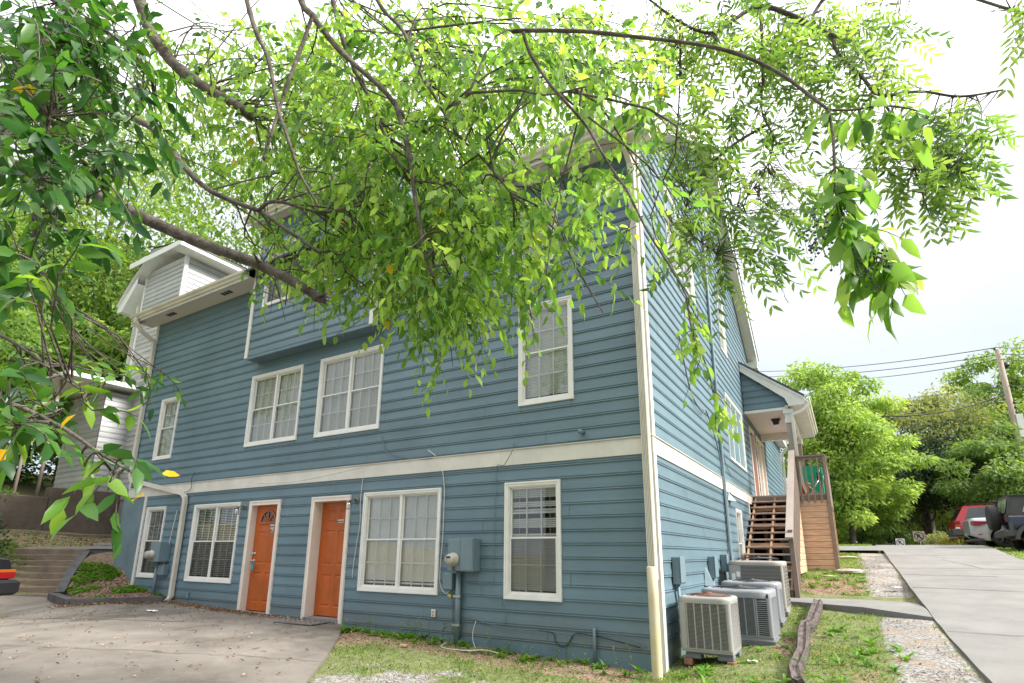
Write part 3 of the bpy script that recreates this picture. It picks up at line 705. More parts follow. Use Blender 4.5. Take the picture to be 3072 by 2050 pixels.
for yy, sgn in ((6.45, 1), (2*ridge_y-6.45, -1)):                       # rake soffits
    z0 = RZ0-.32; z1 = rz(ridge_y)-.32
    for xa, xb in ((WX+.02, WX+.27), (HL-.27, HL-.02)):
        mb.add([(xa, yy, z0), (xb, yy, z0), (xb, ridge_y, z1), (xa, ridge_y, z1), (xa, yy, z0+.02), (xb, yy, z0+.02), (xb, ridge_y, z1+.02), (xa, ridge_y, z1+.02)],
               [(3, 2, 1, 0), (4, 5, 6, 7), (0, 1, 5, 4), (1, 2, 6, 5), (2, 3, 7, 6), (3, 0, 4, 7)])
mb.box(-10.95, -6.82, 6.45, BY-.02, 8.80, 8.83)
mb.build('soffit', M['soffit'], house)
mb = MB()
for a, b in ((HL-.3, -10.80), (-6.96, WX+.28)): mb.box(a, b, 6.49, 6.52, 7.42, 7.60)
mb.box(-10.98, -6.79, 6.42, 6.45, 8.75, 8.93); mb.box(WX+.02, WX+.30, 17.95, 2*ridge_y-6.45, 7.22, 7.44); mb.box(WX+.28, WX+.30, 18.3, 26.4, 6.05, 6.27); mb.box(WX, WX+.28, 18.35, 26.3, 6.05, 6.07)
for yy in (6.45, 2*ridge_y-6.45):
    for xa, xb in ((WX+.27, WX+.30), (HL-.30, HL-.27)):
        z0 = RZ0-.05; z1 = rz(ridge_y)-.05
        mb.add([(xa, yy, z0-.28), (xb, yy, z0-.28), (xb, ridge_y, z1-.28), (xa, ridge_y, z1-.28), (xa, yy, z0), (xb, yy, z0), (xb, ridge_y, z1), (xa, ridge_y, z1)],
               [(3, 2, 1, 0), (4, 5, 6, 7), (0, 1, 5, 4), (1, 2, 6, 5), (2, 3, 7, 6), (3, 0, 4, 7)])
mb.build('fascia', M['trim'], house)
GP = [(0, .0), (-.02, -.0), (-.045, .01), (-.06, .05), (-.10, .075), (-.115, .12), (-.11, .125), (-.095, .12), (-.085, .09), (0, .03)]
mb = MB()
for a, b in ((HL-.32, -10.81), (-6.95, WX+.20)): mb.prism([(6.489+u, 7.47+v) for u, v in GP], a, b, 'x')
mb.prism([(6.419+u, 8.80+v) for u, v in GP], -10.98, -6.79, 'x')
mb.build('gutter', M['gutter'], house)
# soffit vents
for x in (-14.35, -11.95):
    mb = MB()
    for k in range(3): mb.box(x+k*.13-.19, x+k*.13-.09, 6.68, 6.80, 7.464, 7.470)
    mb.build('soffit_vent', M['dark'], house)
# bay / dormer cheeks go back into the roof
for xx in (-10.765, -7.005): mb = MB(); mb.quad((xx, BY+.02, 5.59), (xx, 10.6, 5.59), (xx, 10.6, 9.0), (xx, BY+.02, 9.0)); mb.build('dormer_cheek', M['bluepaint'], house)
# downspouts
mb = MB()
mb.rtube([(-15.45, 6.42, 7.50), (-15.45, 6.42, 7.38), (-15.43, 6.60, 7.16), (-15.40, 6.90, 6.98), (-15.40, 6.93, 6.80), (-15.40, 6.93, 3.32), (-15.30, 6.93, 3.22), (-12.90, 6.925, 2.79), (-12.76, 6.925, 2.68), (-12.74, 6.925, 2.55), (-12.74, 6.925, .55), (-12.76, 6.86, .46), (-12.85, 6.70, .42)], .075, .10, (1, .01, 0))
mb.build('downspout', M['gutter'], house)
mb = MB()
for k in range(5): mb.box(-2.135+k*.019, -2.122+k*.019, 6.845, 6.862, 1.2, 7.42)
mb.box(-2.14, -2.04, 6.86, 6.95, 1.2, 7.44)
mb.rtube([(-2.09, 6.42, 7.50), (-2.09, 6.44, 7.38), (-2.09, 6.85, 7.15), (-2.09, 6.9, 6.9)], .10, .08, (1, 0, 0))
mb.build('downspout', M['gutter'], house)
# rooms: dark boxes behind the glass
mb = MB()
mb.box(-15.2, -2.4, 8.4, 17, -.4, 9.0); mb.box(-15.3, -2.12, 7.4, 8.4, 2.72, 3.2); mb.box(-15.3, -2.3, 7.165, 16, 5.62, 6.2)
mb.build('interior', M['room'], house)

def window(face, wdef, blinds, screen=True, gap=None, slat=.024, tilt=1.0, missing=()):
    nm, a0, a1, z0, z1, cols = wdef
    lab = None
    # casing + vinyl frame + sashes, all one frame mesh
    mb = MB()
    def bx(x0, x1, q0, q1, o0, o1):
        vs = [face(x, o, z) for z in (q0, q1) for o in (o0, o1) for x in (x0, x1)]
        mb.add(vs, [(0, 2, 3, 1), (4, 5, 7, 6), (0, 1, 5, 4), (2, 6, 7, 3), (0, 4, 6, 2), (1, 3, 7, 5)])
    c = .062
    # mitred casing with a raised outer bead
    for (o0, o1, e0, e1) in ((0, .028, 0, c), (.028, .038, .004, .028)):
        bx(a0+e0, a0+e1, z0+e1, z1-e1, o0, o1); bx(a1-e1, a1-e0, z0+e1, z1-e1, o0, o1)
        bx(a0+e0, a1-e0, z0+e0, z0+e1-.0005, o0, o1+.001); bx(a0+e0, a1-e0, z1-e1+.0005, z1-e0, o0, o1+.001)
    i0, i1, j0, j1 = a0+c, a1-c, z0+c, z1-c
    f = .018
    bx(i0, i0+f, j0, j1, -.06, .012); bx(i1-f, i1, j0, j1, -.06, .012); bx(i0+f, i1-f, j0, j0+f, -.06, .014); bx(i0+f, i1-f, j1-f, j1, -.06, .012)
    wdt = (i1-i0-2*f-(cols-1)*.05)/cols; panes = []
    zm = (z0+z1)/2+.02
    for k in range(cols):
        x0 = i0+f+k*(wdt+.05); x1 = x0+wdt
        if k: bx(x0-.05, x0, j0+f, j1-f, -.06, .010)
        s = .022
        for up in (0, 1):
            q0, q1 = (j0+f, zm+.012) if not up else (zm-.022, j1-f); o0, o1 = (-.030, -.006) if not up else (-.056, -.032)
            bx(x0, x0+s, q0, q1, o0, o1); bx(x1-s, x1, q0, q1, o0, o1); bx(x0+s, x1-s, q0, q0+s+.005, o0, o1+.001); bx(x0+s, x1-s, q1-s, q1, o0, o1+.001)
            px0, px1, pz0, pz1 = x0+s, x1-s, q0+s+.005, q1-s; om = (o0+o1)/2; panes.append((px0, px1, pz0, pz1, om, up))
            for j in (1, 2): xm = px0+(px1-px0)*j/3; bx(xm-.010, xm+.010, pz0, pz1, om-.0035, om+.004)
            zc = (pz0+pz1)/2; bx(px0, px1, zc-.010, zc+.010, om-.003, om+.0045)
    fr = mb.build('window', M['vinyl'], house)
    g = MB()
    for p in panes: g.quad(face(p[0], p[4]+.006, p[2]), face(p[1], p[4]+.006, p[2]), face(p[1], p[4]+.006, p[3]), face(p[0], p[4]+.006, p[3]))
    g.build('glass', M['glass'], fr)
    if screen:
        g = MB()
        for p in panes:
            if not p[5]: g.quad(face(p[0], -.004, p[2]), face(p[1], -.004, p[2]), face(p[1], -.004, p[3]), face(p[0], -.004, p[3]))
        if g.f: g.build('insect_screen', M['screen'], fr)
    b = MB()
    for k in range(cols):
        x0 = i0+f+k*(wdt+.05)-.01; x1 = x0+wdt+.02
        if blinds == 'slats':
            zt = j1-.02; zb = j0+.03+(gap[k] if gap else 0); n = int((zt-zb)/slat); dp = -.075
            for q in range(n):
                zz = zt-q*slat
                fr_ = (zz-j0)/(j1-j0)
                if any(m0 < fr_ < m1 for m0, m1 in missing): continue
                hh = slat*.56*tilt; dd = .012*(1.6-tilt); rr = random.uniform(-.002, .002)
                b.quad(face(x0, dp+dd, zz-hh+rr), face(x1, dp+dd, zz-hh-rr), face(x1, dp-dd, zz+hh-rr), face(x0, dp-dd, zz+hh+rr))
            b.quad(face(x0, dp+.014, zt), face(x1, dp+.014, zt), face(x1, dp+.014, zt+.04), face(x0, dp+.014, zt+.04))
            for u in (.18, .82): xx = x0+(x1-x0)*u; b.quad(face(xx-.002, dp+.016, zb), face(xx+.002, dp+.016, zb), face(xx+.002, dp+.016, zt), face(xx-.002, dp+.016, zt))
        else:
            n = 26; pr = [(x0+(x1-x0)*q/n, -.085+.010*math.sin(q*1.9)+random.uniform(-.004, .004)) for q in range(n+1)]
            for (xa, oa), (xb, ob) in zip(pr[:-1], pr[1:]): b.quad(face(xa, oa, j0), face(xb, ob, j0), face(xb, ob, j1), face(xa, oa, j1))
    b.build('blinds' if blinds == 'slats' else 'curtain', M['blind'] if blinds == 'slats' else M['curtain'], fr)
    return fr
WD = {w_[0]: w_ for w_ in W_FRONT+W_BAY+W_SIDE}
window(FF, WD['low_r'], 'slats', missing=((.55, .60), (.70, .74), (.78, .80), (.86, .89)), tilt=.8, slat=.027, gap=[.02])['label'] = 'window with broken, drooping blinds'
window(FF, WD['low_m'], 'slats', screen=False, gap=[.0, .0], missing=((.0, .02), (.035, .05), (.065, .08)))
window(FF, WD['low_l'], 'slats', tilt=.45, slat=.036); window(FF, WD['low_ll'], 'slats', tilt=.5, slat=.03)
window(FF, WD['up_m'], 'curtain', screen=False); window(FF, WD['up_r'], 'slats', screen=False, gap=[.04])
window(FF, WD['up_l'], 'curtain', screen=False); window(FF, WD['up_ll'], 'slats', screen=False)
window(FF, WD['top_r'], 'slats', screen=False)
for k in ('b1', 'b2'): window(BF, WD[k], 'slats')
window(SF, WD['s1'], 'curtain', screen=False); window(SF, WD['s2'], 'slats', screen=False); window(SF, WD['s3'], 'slats', screen=False)
for k in ('s4', 's5', 's6'): window(SF, WD[k], 'slats', screen=False)
# vent sleeve above the band on the front wall
mb = MB(); mb.cyl((-3.012, 6.88, 3.16), .032, .12, 'y', 12); mb.build('vent_sleeve', M['bluepaint'], house)
# doors
def door(a0, a1, z0, z1, fan, label):
    c = .09; dr_ = None
    mb = MB()
    mb.box(a0, a0+c, WY-.034, WY, z0, z1-c); mb.box(a1-c, a1, WY-.034, WY, z0, z1-c); mb.box(a0, a1, WY-.035, WY, z1-c+.0005, z1)
    mb.box(a0+.012, a0+.03, WY-.044, WY-.034, z0, z1-.012); mb.box(a1-.03, a1-.012, WY-.044, WY-.034, z0, z1-.012); mb.box(a0+.012, a1-.012, WY-.045, WY-.035, z1-.03, z1-.012)
    dep = .17 if fan is None else .10
    mb.box(a0+c-.02, a0+c, WY, WY+dep+.08, z0, z1-c); mb.box(a1-c, a1-c+.02, WY, WY+dep+.08, z0, z1-c); mb.box(a0+c-.02, a1-c+.02, WY, WY+dep+.08, z1-c, z1-c+.02)
    fr = mb.build('door_frame', M['jamb'], house)
    mb = MB(); mb.box(a0+c-.01, a1-c+.01, WY-.05, WY+dep, z0-.06, z0+(.085 if fan is None else .05)); mb.build('door_sill', M['concw'], house)
    x0, x1, q0, q1 = a0+c, a1-c, z0+(.10 if fan is None else .065), z1-c-.004
    yf = WY+dep; W_ = x1-x0; Hh = q1-q0
    mb = MB()
    # panel layout
    cols_ = [(x0+.14*W_, x0+.45*W_), (x0+.55*W_, x0+.86*W_)]
    rows_ = [(.075, .355), (.435, .745)] + ([(.815, .93)] if fan is None else [])
    pans = [(c0, c1, q0+r0*Hh, q0+r1*Hh) for c0, c1 in cols_ for r0, r1 in rows_]
    A = sorted({x0, x1} | {v for p in pans for v in p[:2]}); Z = sorted({q0, q1} | {v for p in pans for v in p[2:]})
    for u0, u1 in zip(A[:-1], A[1:]):
        for v0, v1 in zip(Z[:-1], Z[1:]):
            if any(p[0] < (u0+u1)/2 < p[1] and p[2] < (v0+v1)/2 < p[3] for p in pans): continue
            mb.quad((u0, yf, v0), (u1, yf, v0), (u1, yf, v1), (u0, yf, v1))
    for p in pans:
        rings = []
        for e, d in ((0, 0), (.012, .009), (.028, .010), (.05, .002)): rings.append([(p[0]+e, yf+d, p[2]+e), (p[1]-e, yf+d, p[2]+e), (p[1]-e, yf+d, p[3]-e), (p[0]+e, yf+d, p[3]-e)])
        for r0, r1 in zip(rings[:-1], rings[1:]):
            for j in range(4): mb.quad(r0[j], r0[(j+1) % 4], r1[(j+1) % 4], r1[j])
        mb.quad(*rings[-1])
    mb.box(x0, x1, yf+.012, yf+.04, q0, q1)
    dd = mb.build('door', M['door'], house)
    if label: dd['label'] = label
    if fan:
        cx, cz, rr = (x0+x1)/2, fan, .235
        g = MB(); n = 16; vs = [(cx, yf-.004, cz)]+[(cx+rr*math.cos(math.pi*k/n), yf-.004, cz+rr*.95*math.sin(math.pi*k/n)) for k in range(n+1)]
        g.add(vs, [(0, k+1, k+2) for k in range(n)]); g.build('fanlight', M['fan'], dd)
        g = MB()
        for k in range(5):
            a = math.pi*(k)/4; g.rtube([(cx, yf-.012, cz), (cx+rr*math.cos(a), yf-.012, cz+rr*.95*math.sin(a))], .014, .016, (0, 1, 0))
        g.rtube([(cx+rr*math.cos(math.pi*k/n), yf-.012, cz+rr*.95*math.sin(math.pi*k/n)) for k in range(n+1)], .03, .024, (0, 1, 0))
        g.rtube([(cx+.07*math.cos(math.pi*k/8), yf-.012, cz+.07*math.sin(math.pi*k/8)) for k in range(9)], .012, .018, (0, 1, 0))
        g.box(cx-rr-.02, cx+rr+.02, yf-.024, yf, cz-.03, cz); g.build('fanlight_frame', M['door'], dd)
    return dd, x0, x1, q0, q1, yf
M['fan'] = pm('fanlight_glass', (.015, .02, .018), .05, .5, 6, spec=.9)
M['ink'] = flat('number_ink', (.015, .015, .015), .6)
def text(body, size, loc, rot, mat, parent, name='house_number', ext=.001, bold=0.0):
    cu = bpy.data.curves.new(name, 'FONT'); cu.body = body; cu.size = size; cu.extrude = ext; cu.align_x = 'CENTER'; cu.offset = bold
    o = bpy.data.objects.new(name, cu); COL.objects.link(o)
    dg = bpy.context.evaluated_depsgraph_get(); me = bpy.data.meshes.new_from_object(o.evaluated_get(dg)); bpy.data.objects.remove(o)
    me.materials.clear(); me.materials.append(mat); o = bpy.data.objects.new(name, me); COL.objects.link(o)
    if parent is not None: o.parent = parent; o.location = Vector(loc)-wloc(parent)
    else: o.location = loc
    o.rotation_euler = rot; return o
d1, x0, x1, q0, q1, yf = door(*DOORS[0], 2.08, 'orange door with a half-round window and a blue lockbox')
def plate(body, x, z, s, y, par):
    n = len(body); w_ = s*.55
    for i, ch in enumerate(body):
        cx = x+(i-(n-1)/2)*w_*1.08; mb = MB(); mb.box(cx-w_/2, cx+w_/2, y-.003, y, z-s*.12, z+s*.88)
        p_ = mb.build('number_tile', M['white'], par); text(ch, s, (cx, y-.0045, z), (R(90), 0, 0), M['ink'], par, bold=.0015*s/.06)
plate('664', -9.79, 1.965, .075, yf-.001, d1); plate('B2', -9.785, 1.885, .075, yf-.001, d1)
def knob(x, z, y, par, name='knob'):
    mb = MB(); mb.lathe([(.0, -.062), (.018, -.060), (.027, -.045), (.024, -.03), (.011, -.022), (.011, -.012), (.03, -.01), (.032, 0)], (x, y, z), 'y', 16); return mb.build(name, M['steel'], par)
knob(x0+.075, 1.463, yf, d1, 'deadbolt'); kn = knob(x0+.075, 1.325, yf, d1)
mb = MB(); mb.bbox(-10.215, -10.15, yf-.085, yf-.05, 1.16, 1.25, .004); mb.tube([(-10.20, yf-.065, 1.25), (-10.20, yf-.065, 1.31), (-10.165, yf-.065, 1.31), (-10.165, yf-.065, 1.25)], .005, 6)
tag(mb.build('lockbox', pm('lockbox_blue', (.05, .30, .42), .4)), 'small blue lockbox hanging from the knob of the orange door with the half-round window', 'lockbox')
d2, x0, x1, q0, q1, yf = door(*DOORS[1], None, 'orange six-panel door without a window')
plate('664A2', -7.93, 2.035, .055, yf-.001, d2)
# porch-side doors on the side wall
def sidedoor(a0, a1, z0, z1, name, mat):
    mb = MB(); c = .11
    mb.box(WX, WX+.035, a0, a0+c, z0, z1-c); mb.box(WX, WX+.035, a1-c, a1, z0, z1-c); mb.box(WX, WX+.036, a0, a1, z1-c+.0005, z1); mb.box(WX-.16, WX-.001, a1-c, a1-c+.02, z0, z1-c); mb.box(WX-.16, WX-.001, a0+c-.02, a0+c, z0, z1-c)
    mb.build('door_frame', M['jamb'], house)
    mb = MB(); mb.box(WX-.14, WX-.10, a0+c, a1-c, z0, z1-c)
    for v0, v1 in ((.1, .45), (.52, .92)): mb.box(WX-.10, WX-.092, a0+c+.14, a1-c-.14, z0+(z1-z0)*v0, z0+(z1-z0)*v1)
    d = mb.build(name, mat, house)
    k = MB(); k.cyl((WX-.10, a0+c+.08, z0+.95), .03, .07, 'x', 12); k.build('knob', M['steel'], d)
sidedoor(16.68, 17.68, 3.06, 5.125, 'door', M['door']); sidedoor(18.03, 18.92, 3.06, 5.10, 'door', M['jamb']); sidedoor(18.98, 19.88, 3.06, 5.10, 'door', M['jamb'])
# porch roof: lean-to sloping away from the side wall
py0, py1 = 15.98, 20.9; pz0, pz1 = 6.86, 5.66; px1 = -.50
mb = MB(); mb.add([(WX+.01, py0-.03, pz0), (px1, py0-.03, pz1), (px1, py1, pz1), (WX+.01, py1, pz0), (WX+.01, py0-.03, pz0-.06), (px1, py0-.03, pz1-.06), (px1, py1, pz1-.06), (WX+.01, py1, pz0-.06)],
                  [(0, 1, 2, 3), (7, 6, 5, 4), (0, 4, 5, 1), (1, 5, 6, 2), (2, 6, 7, 3), (3, 7, 4, 0)]); mb.build('porch_roof', M['roof'], house)
mb = MB()
mb.add([(WX+.02, py0, pz0-.06), (px1, py0, pz1-.06), (px1, py0, pz1-.26), (-.90, py0, pz1-.26), (-.98, py0, pz1-.06+.03), (WX+.02, py0, pz0-.30),
        (WX+.02, py0+.03, pz0-.06), (px1, py0+.03, pz1-.06), (px1, py0+.03, pz1-.26), (-.90, py0+.03, pz1-.26), (-.98, py0+.03, pz1-.03), (WX+.02, py0+.03, pz0-.30)],
       [(0, 5, 4, 3, 2, 1), (6, 7, 8, 9, 10, 11), (5, 11, 10, 4), (4, 10, 9, 3), (3, 9, 8, 2)])
mb.add([(WX+.02, py0-.015, pz0-.06), (px1, py0-.015, pz1-.06), (px1, py0-.015, pz1-.14), (WX+.02, py0-.015, pz0-.14)], [(0, 3, 2, 1)])
mb.box(px1-.02, px1, py0+.03, py1, pz1-.26, pz1-.06); mb.box(-1.0, px1-.02, py0+.03, py1, pz1-.26, pz1-.24)
mb.box(WX+.02, -.93, py0+.1, py0+.16, 5.33, 5.40); mb.box(WX+.02, -.93, py1-1.5, py1-1.35, 5.14, 5.36); mb.box(-1.02, -.86, py0+.16, py1-.2, 5.14, 5.36)
mb.build('porch_trim', M['trim'], house)
PF = lambda a, o, z: (a, py0+.13-o, z)
mb = MB()
def tri(z): return (WX+.02, min(-.93, px1-(z-pz1+.30)/((pz0-pz1)/(px1-WX))))
siding(mb, PF, WX+.02, -.93, 5.40, 6.62, (), zref=5.40, pitch=.183, top=tri); mb.quad((WX+.02, py0+.14, 5.36), (-.93, py0+.14, 5.36), (-.93, py0+.14, 5.42), (WX+.02, py0+.14, 6.62))
mb.build('porch_gable', M['siding'], house)
mb = MB(); mb.box(WX+.02, -.86, py0+.16, py1-.1, 5.362, 5.38); mb.build('porch_ceiling', M['soffit'], house)
for yy in (py0+.13, py1-1.45):
    mb = MB(); mb.box(-1.01, -.87, yy, yy+.14, 3.04, 5.0); mb.build('porch_post', M['taupe'], house)
    mb = MB(); mb.box(-1.04, -.84, yy-.03, yy+.17, 4.96, 5.06); mb.box(-1.025, -.855, yy-.015, yy+.155, 5.06, 5.22); mb.box(-1.06, -.82, yy-.05, yy+.19, 5.22, 5.33); mb.build('post_cap', M['trim'], house)
mb = MB(); mb.prism([(px1+.001-u, pz1-.2+v) for u, v in GP], py0-.02, py1, 'y'); mb.build('porch_gutter', M['gutter'], house)
mb = MB(); mb.rtube([(px1+.06, py0+.05, pz1-.2), (px1+.05, py0+.05, pz1-.30), (px1-.10, py0+.04, pz1-.42), (-.84, py0+.04, pz1-.50), (-.845, py0+.04, pz1-.62), (-.845, py0+.04, 3.9), (-.80, py0+.10, 3.3), (-.72, py0+.16, 3.08)], .07, .07, (0, 1, 0)); mb.build('downspout', M['gutter'], house)
mb = MB(); mb.rtube([(WX+.30, 26.1, 6.1), (WX+.28, 26.1, 5.95), (WX+.1, 26.1, 5.75), (WX+.1, 26.1, 3.2)], .08, .07, (0, 1, 0)); mb.build('downspout', M['gutter'], house)
# lamp under the porch ceiling
pl = thing('porch_light', (-1.35, 17.3, 5.36), 'small black lantern on the porch ceiling', 'light')
mb = MB(); mb.box(-1.47, -1.23, 17.18, 17.42, 5.33, 5.36); mb.prism([(-1.45, 5.33), (-1.25, 5.33), (-1.28, 5.18), (-1.42, 5.18)], 17.21, 17.225); mb.build('frame', M['dark'], pl)
mb = MB(); mb.prism([(-1.44, 5.325), (-1.26, 5.325), (-1.29, 5.19), (-1.41, 5.19)], 17.23, 17.39); mb.build('glass', M['glass'], pl)
# jar lamps beside the doors
def jarlamp(x, label):
    t_ = thing('wall_lamp', (x, WY-.02, 2.36), label, 'wall lamp', 'jar lamps beside the orange doors')
    mb = MB(); mb.lathe([(0, -.02), (.05, -.018), (.055, 0)], (x, WY-.018, 2.40), 'y', 16); mb.tube([(x, WY-.03, 2.40), (x, WY-.10, 2.41), (x-.03, WY-.13, 2.39), (x-.06, WY-.14, 2.375)], .014, 8); mb.cyl((x-.07, WY-.14, 2.345), .032, .04, 'z', 14); mb.build('bracket', M['lampb'], t_)
    mb = MB(); mb.lathe([(.03, .0), (.043, -.02), (.045, -.09), (.035, -.115), (.0, -.12)], (x-.07, WY-.14, 2.345), 'z', 16); mb.build('glass_jar', M['jar'], t_)
M['lampb'] = pm('tarnished_brass', (.16, .13, .11), .5, .2, 12, metal=.3); M['jar'] = glassmat('jar_glass', (.8, .8, .76), .3, .1)
jarlamp(-10.58, 'jar lamp left of the orange door with the half-round window'); jarlamp(-7.36, 'jar lamp right of the plain orange door')
# door mat
mb = MB(); zz = zpad(-8.3, 6.6)+.004
A0 = np.array([-8.55, 6.42]); ax = np.array([.86, .08]); ay = np.array([-.06, .50])
nxm, nym = 15, 9
for i in range(nxm):
    for j in range(nym):
        if i % 2 and j % 2: continue
        p = A0+ax*i/nxm+ay*j/nym; q = A0+ax*(i+1)/nxm+ay*j/nym; r_ = A0+ax*(i+1)/nxm+ay*(j+1)/nym; s_ = A0+ax*i/nxm+ay*(j+1)/nym
        mb.add([(p[0], p[1], zz), (q[0], q[1], zz), (r_[0], r_[1], zz), (s_[0], s_[1], zz), (p[0], p[1], zz+.012), (q[0], q[1], zz+.012), (r_[0], r_[1], zz+.012), (s_[0], s_[1], zz+.012)], [(4, 5, 6, 7), (0, 1, 5, 4), (1, 2, 6, 5), (2, 3, 7, 6), (3, 0, 4, 7)])
tag(mb.build('door_mat', pm('mat_rubber', (.17, .155, .15), .8, .15, 6)), 'perforated rubber mat in front of the plain orange door', 'door mat')
# ------------------------------------------------------------------ exterior wooden stair and deck
sw = thing('wooden_stair', (-1.2, 14.2, .7), 'open-tread wooden stair with brown rail climbing to the side porch', 'staircase')
RI, RU, Z0_, Y0_ = .167, .262, 3.04, 15.96
for i in range(1, 14):
    z = Z0_-RI*i; y = Y0_-RU*i; mb = MB(); xr_ = -1.0+random.uniform(-.01, .02)
    mb.bbox(-2.03, xr_, y, y+.135, z-.038, z, .004); mb.bbox(-2.02, xr_-.01, y+.142, y+.27, z-.038, z-.001, .004)
    mb.build('tread', M['tread'], sw)
for x in (-1.97, -1.50, -1.06):
    mb = MB(); n = 14
    for i in range(1, 14):
        z = Z0_-RI*i; y = Y0_-RU*i; mb.box(x, x+.04, y+.03, y+.30, z-.20, z-.039)
        mb.box(x-.045, x-.001, y+.12, y+.18, z-.17, z-.04) if x > -1.9 else None
    mb.add([(x+.001, 12.60, .62), (x+.039, 12.60, .62), (x+.039, 15.98, 2.72), (x+.001, 15.98, 2.72), (x+.001, 12.60, .86), (x+.039, 12.60, .86), (x+.039, 15.98, 2.98), (x+.001, 15.98, 2.98)], [(3, 2, 1, 0), (4, 5, 6, 7), (0, 1, 5, 4), (1, 2, 6, 5), (2, 3, 7, 6), (3, 0, 4, 7)])
    mb.build('stringer', M['string'], sw)
mb = MB()                                                               # closed outer stringer and newel
mb.add([(x, y, z) for x in (-.985, -.94) for y, z in ((12.50, .62), (12.74, .62), (16.0, 2.78), (16.0, 3.05), (12.50, .92))], [(0, 4, 3, 2, 1), (5, 6, 7, 8, 9), (0, 1, 6, 5), (1, 2, 7, 6), (2, 3, 8, 7), (3, 4, 9, 8), (4, 0, 5, 9)])
mb.build('outer_stringer', M['brown'], sw)
mb = MB(); mb.bbox(-.99, -.90, 12.44, 12.53, .60, 2.0, .005); mb.build('newel_post', M['brown'], sw)
mb = MB(); mb.bbox(-.99, -.90, 15.94, 16.03, 2.7, 4.12, .005); mb.build('newel_post', M['brown'], sw)
mb = MB(); mb.rtube([(-.965, 12.30, 1.83), (-.965, 15.98, 4.18)], .14, .04, (0, -.54, .84)); mb.build('handrail', M['taupe'], sw)
for k in range(24):
    y = 12.62+k*.14; zt = 1.83+(y-12.3)*.6386-.03; zb = 2.78-(16.0-y)*.64+.12
    mb = MB(); mb.bbox(-.935, -.90, y, y+.035, zb, zt, .003); mb.build('baluster', M['brown'], sw)
for k in range(4): each('cross_brace', M['string'], sw, (-1.95, -1.02, 13.3+k*.75, 13.34+k*.75, 1.15+.48*k, 1.29+.48*k))
dk = thing('deck', (-1.1, 18, 1.2), 'raised side deck with new plank skirt and brown painted railing', 'deck')
mb = MB()
for k in range(30): mb.box(WX+.02, -.27, 15.99+k*.145, 16.128+k*.145, 3.0, 3.038)
mb.build('floor_boards', M['tread'], dk)
mb = MB(); mb.box(-.93, -.27, 15.985, 16.02, 2.87, 2.999); mb.box(-.30, -.26, 16.02, 20.3, 2.82, 2.999); mb.box(-1.95, -1.0, 15.98, 16.02, 2.82, 2.999); mb.build('rim_joist', M['brown'], dk)
mb = MB(); mb.box(-.94, -.29, 16.0, 16.012, .9, 2.86); mb.box(WX-1.0, -.29, 20.25, 20.29, .8, 3.0); mb.box(-.312, -.30, 16.012, 20.25, .9, 2.85); mb.build('underdeck_shade_sheets', M['room'], dk)  # near-black sheets added to stand in for the shade under deck and stair
mb = MB()
for k in range(12):
    z1_ = 2.862-k*.146; xa = -.955; j = random.uniform(-.004, .004)
    mb.bbox(xa, -.262+j, 15.958, 15.985, z1_-.139, z1_, .003)
mb.build('skirt_boards', M['woodx'], dk)
mb = MB()
for k in range(12):
    z1_ = 2.862-k*.146; ys_ = min(15.95, 16.0-(2.78-z1_+.16)/.64*1.0) if k else 15.6
    ys_ = max(13.6, 16.0-max(0, (2.72-(z1_-.139)))/.6386)
    mb.bbox(-.938, -.915, ys_, 15.957, z1_-.139, z1_, .003)
    mb.bbox(-.285, -.262, 15.986, 20.2, z1_-.139, z1_, .003)
mb.build('side_skirt', M['woodx'], dk)
mb = MB(); mb.box(-.90, -.24, 15.94, 16.0, 3.90, 3.98); mb.box(-.92, -.22, 15.90, 16.04, 3.98, 4.02); mb.box(-.27, -.23, 16.0, 20.3, 3.90, 3.98); mb.box(-.32, -.20, 16.04, 20.3, 3.98, 4.02); mb.build('rail', M['brown'], dk)
for k in range(5):
    x = -.86+k*.145; mb = MB(); mb.bbox(x, x+.038, 15.90, 15.94, 2.80, 3.95, .003); mb.build('baluster', M['brown'], dk)
for k in range(28):
    y = 16.2+k*.145; mb = MB(); mb.bbox(-.262, -.225, y, y+.038, 2.84, 3.95, .003); mb.build('baluster', M['brown'], dk)
mb = MB(); mb.bbox(-.30, -.21, 15.92, 16.01, 1.1, 4.0, .004); mb.build('corner_post', M['brown'], dk)
mb = MB(); mb.bbox(-.31, -.23, 16.0, 16.08, 1.05, 2.86, .004); mb.bbox(-.31, -.23, 20.2, 20.28, 1.3, 4.0, .004); mb.bbox(-1.9, -1.8, 16.5, 16.6, .9, 3.0); mb.build('post', M['string'], dk)
# things on the deck
gb = thing('storage_box', (-.55, 16.9, 3.04), 'green ribbed plastic panel box behind the deck railing', 'storage box')
mb = MB(); mb.bbox(-.80, -.34, 16.85, 17.25, 3.04, 3.86, .01)
for k in range(7): mb.box(-.785+k*.066, -.745+k*.066, 16.838, 16.86, 3.06, 3.84)
mb.build('body', M['green'], gb); mb = MB()
for z in (3.40, 3.60, 3.83): mb.box(-.81, -.33, 16.828, 16.85, z, z+.035)
mb.build('ribs', M['green'], gb)
po = thing('flower_pot', (-.77, 16.35, 3.04), 'terracotta coloured pot on the deck', 'pot')
mb = MB(); mb.lathe([(0, .01), (.085, .0), (.115, .26), (.13, .265), (.13, .31), (.112, .31), (.10, .20), (0, .2)], (-.76, 16.4, 3.04), 'z', 20); mb.build('pot', M['pot'], po)
ch = thing('folding_chair', (-.5, 16.45, 3.04), 'folded metal lawn chair leaning on the deck railing', 'chair')
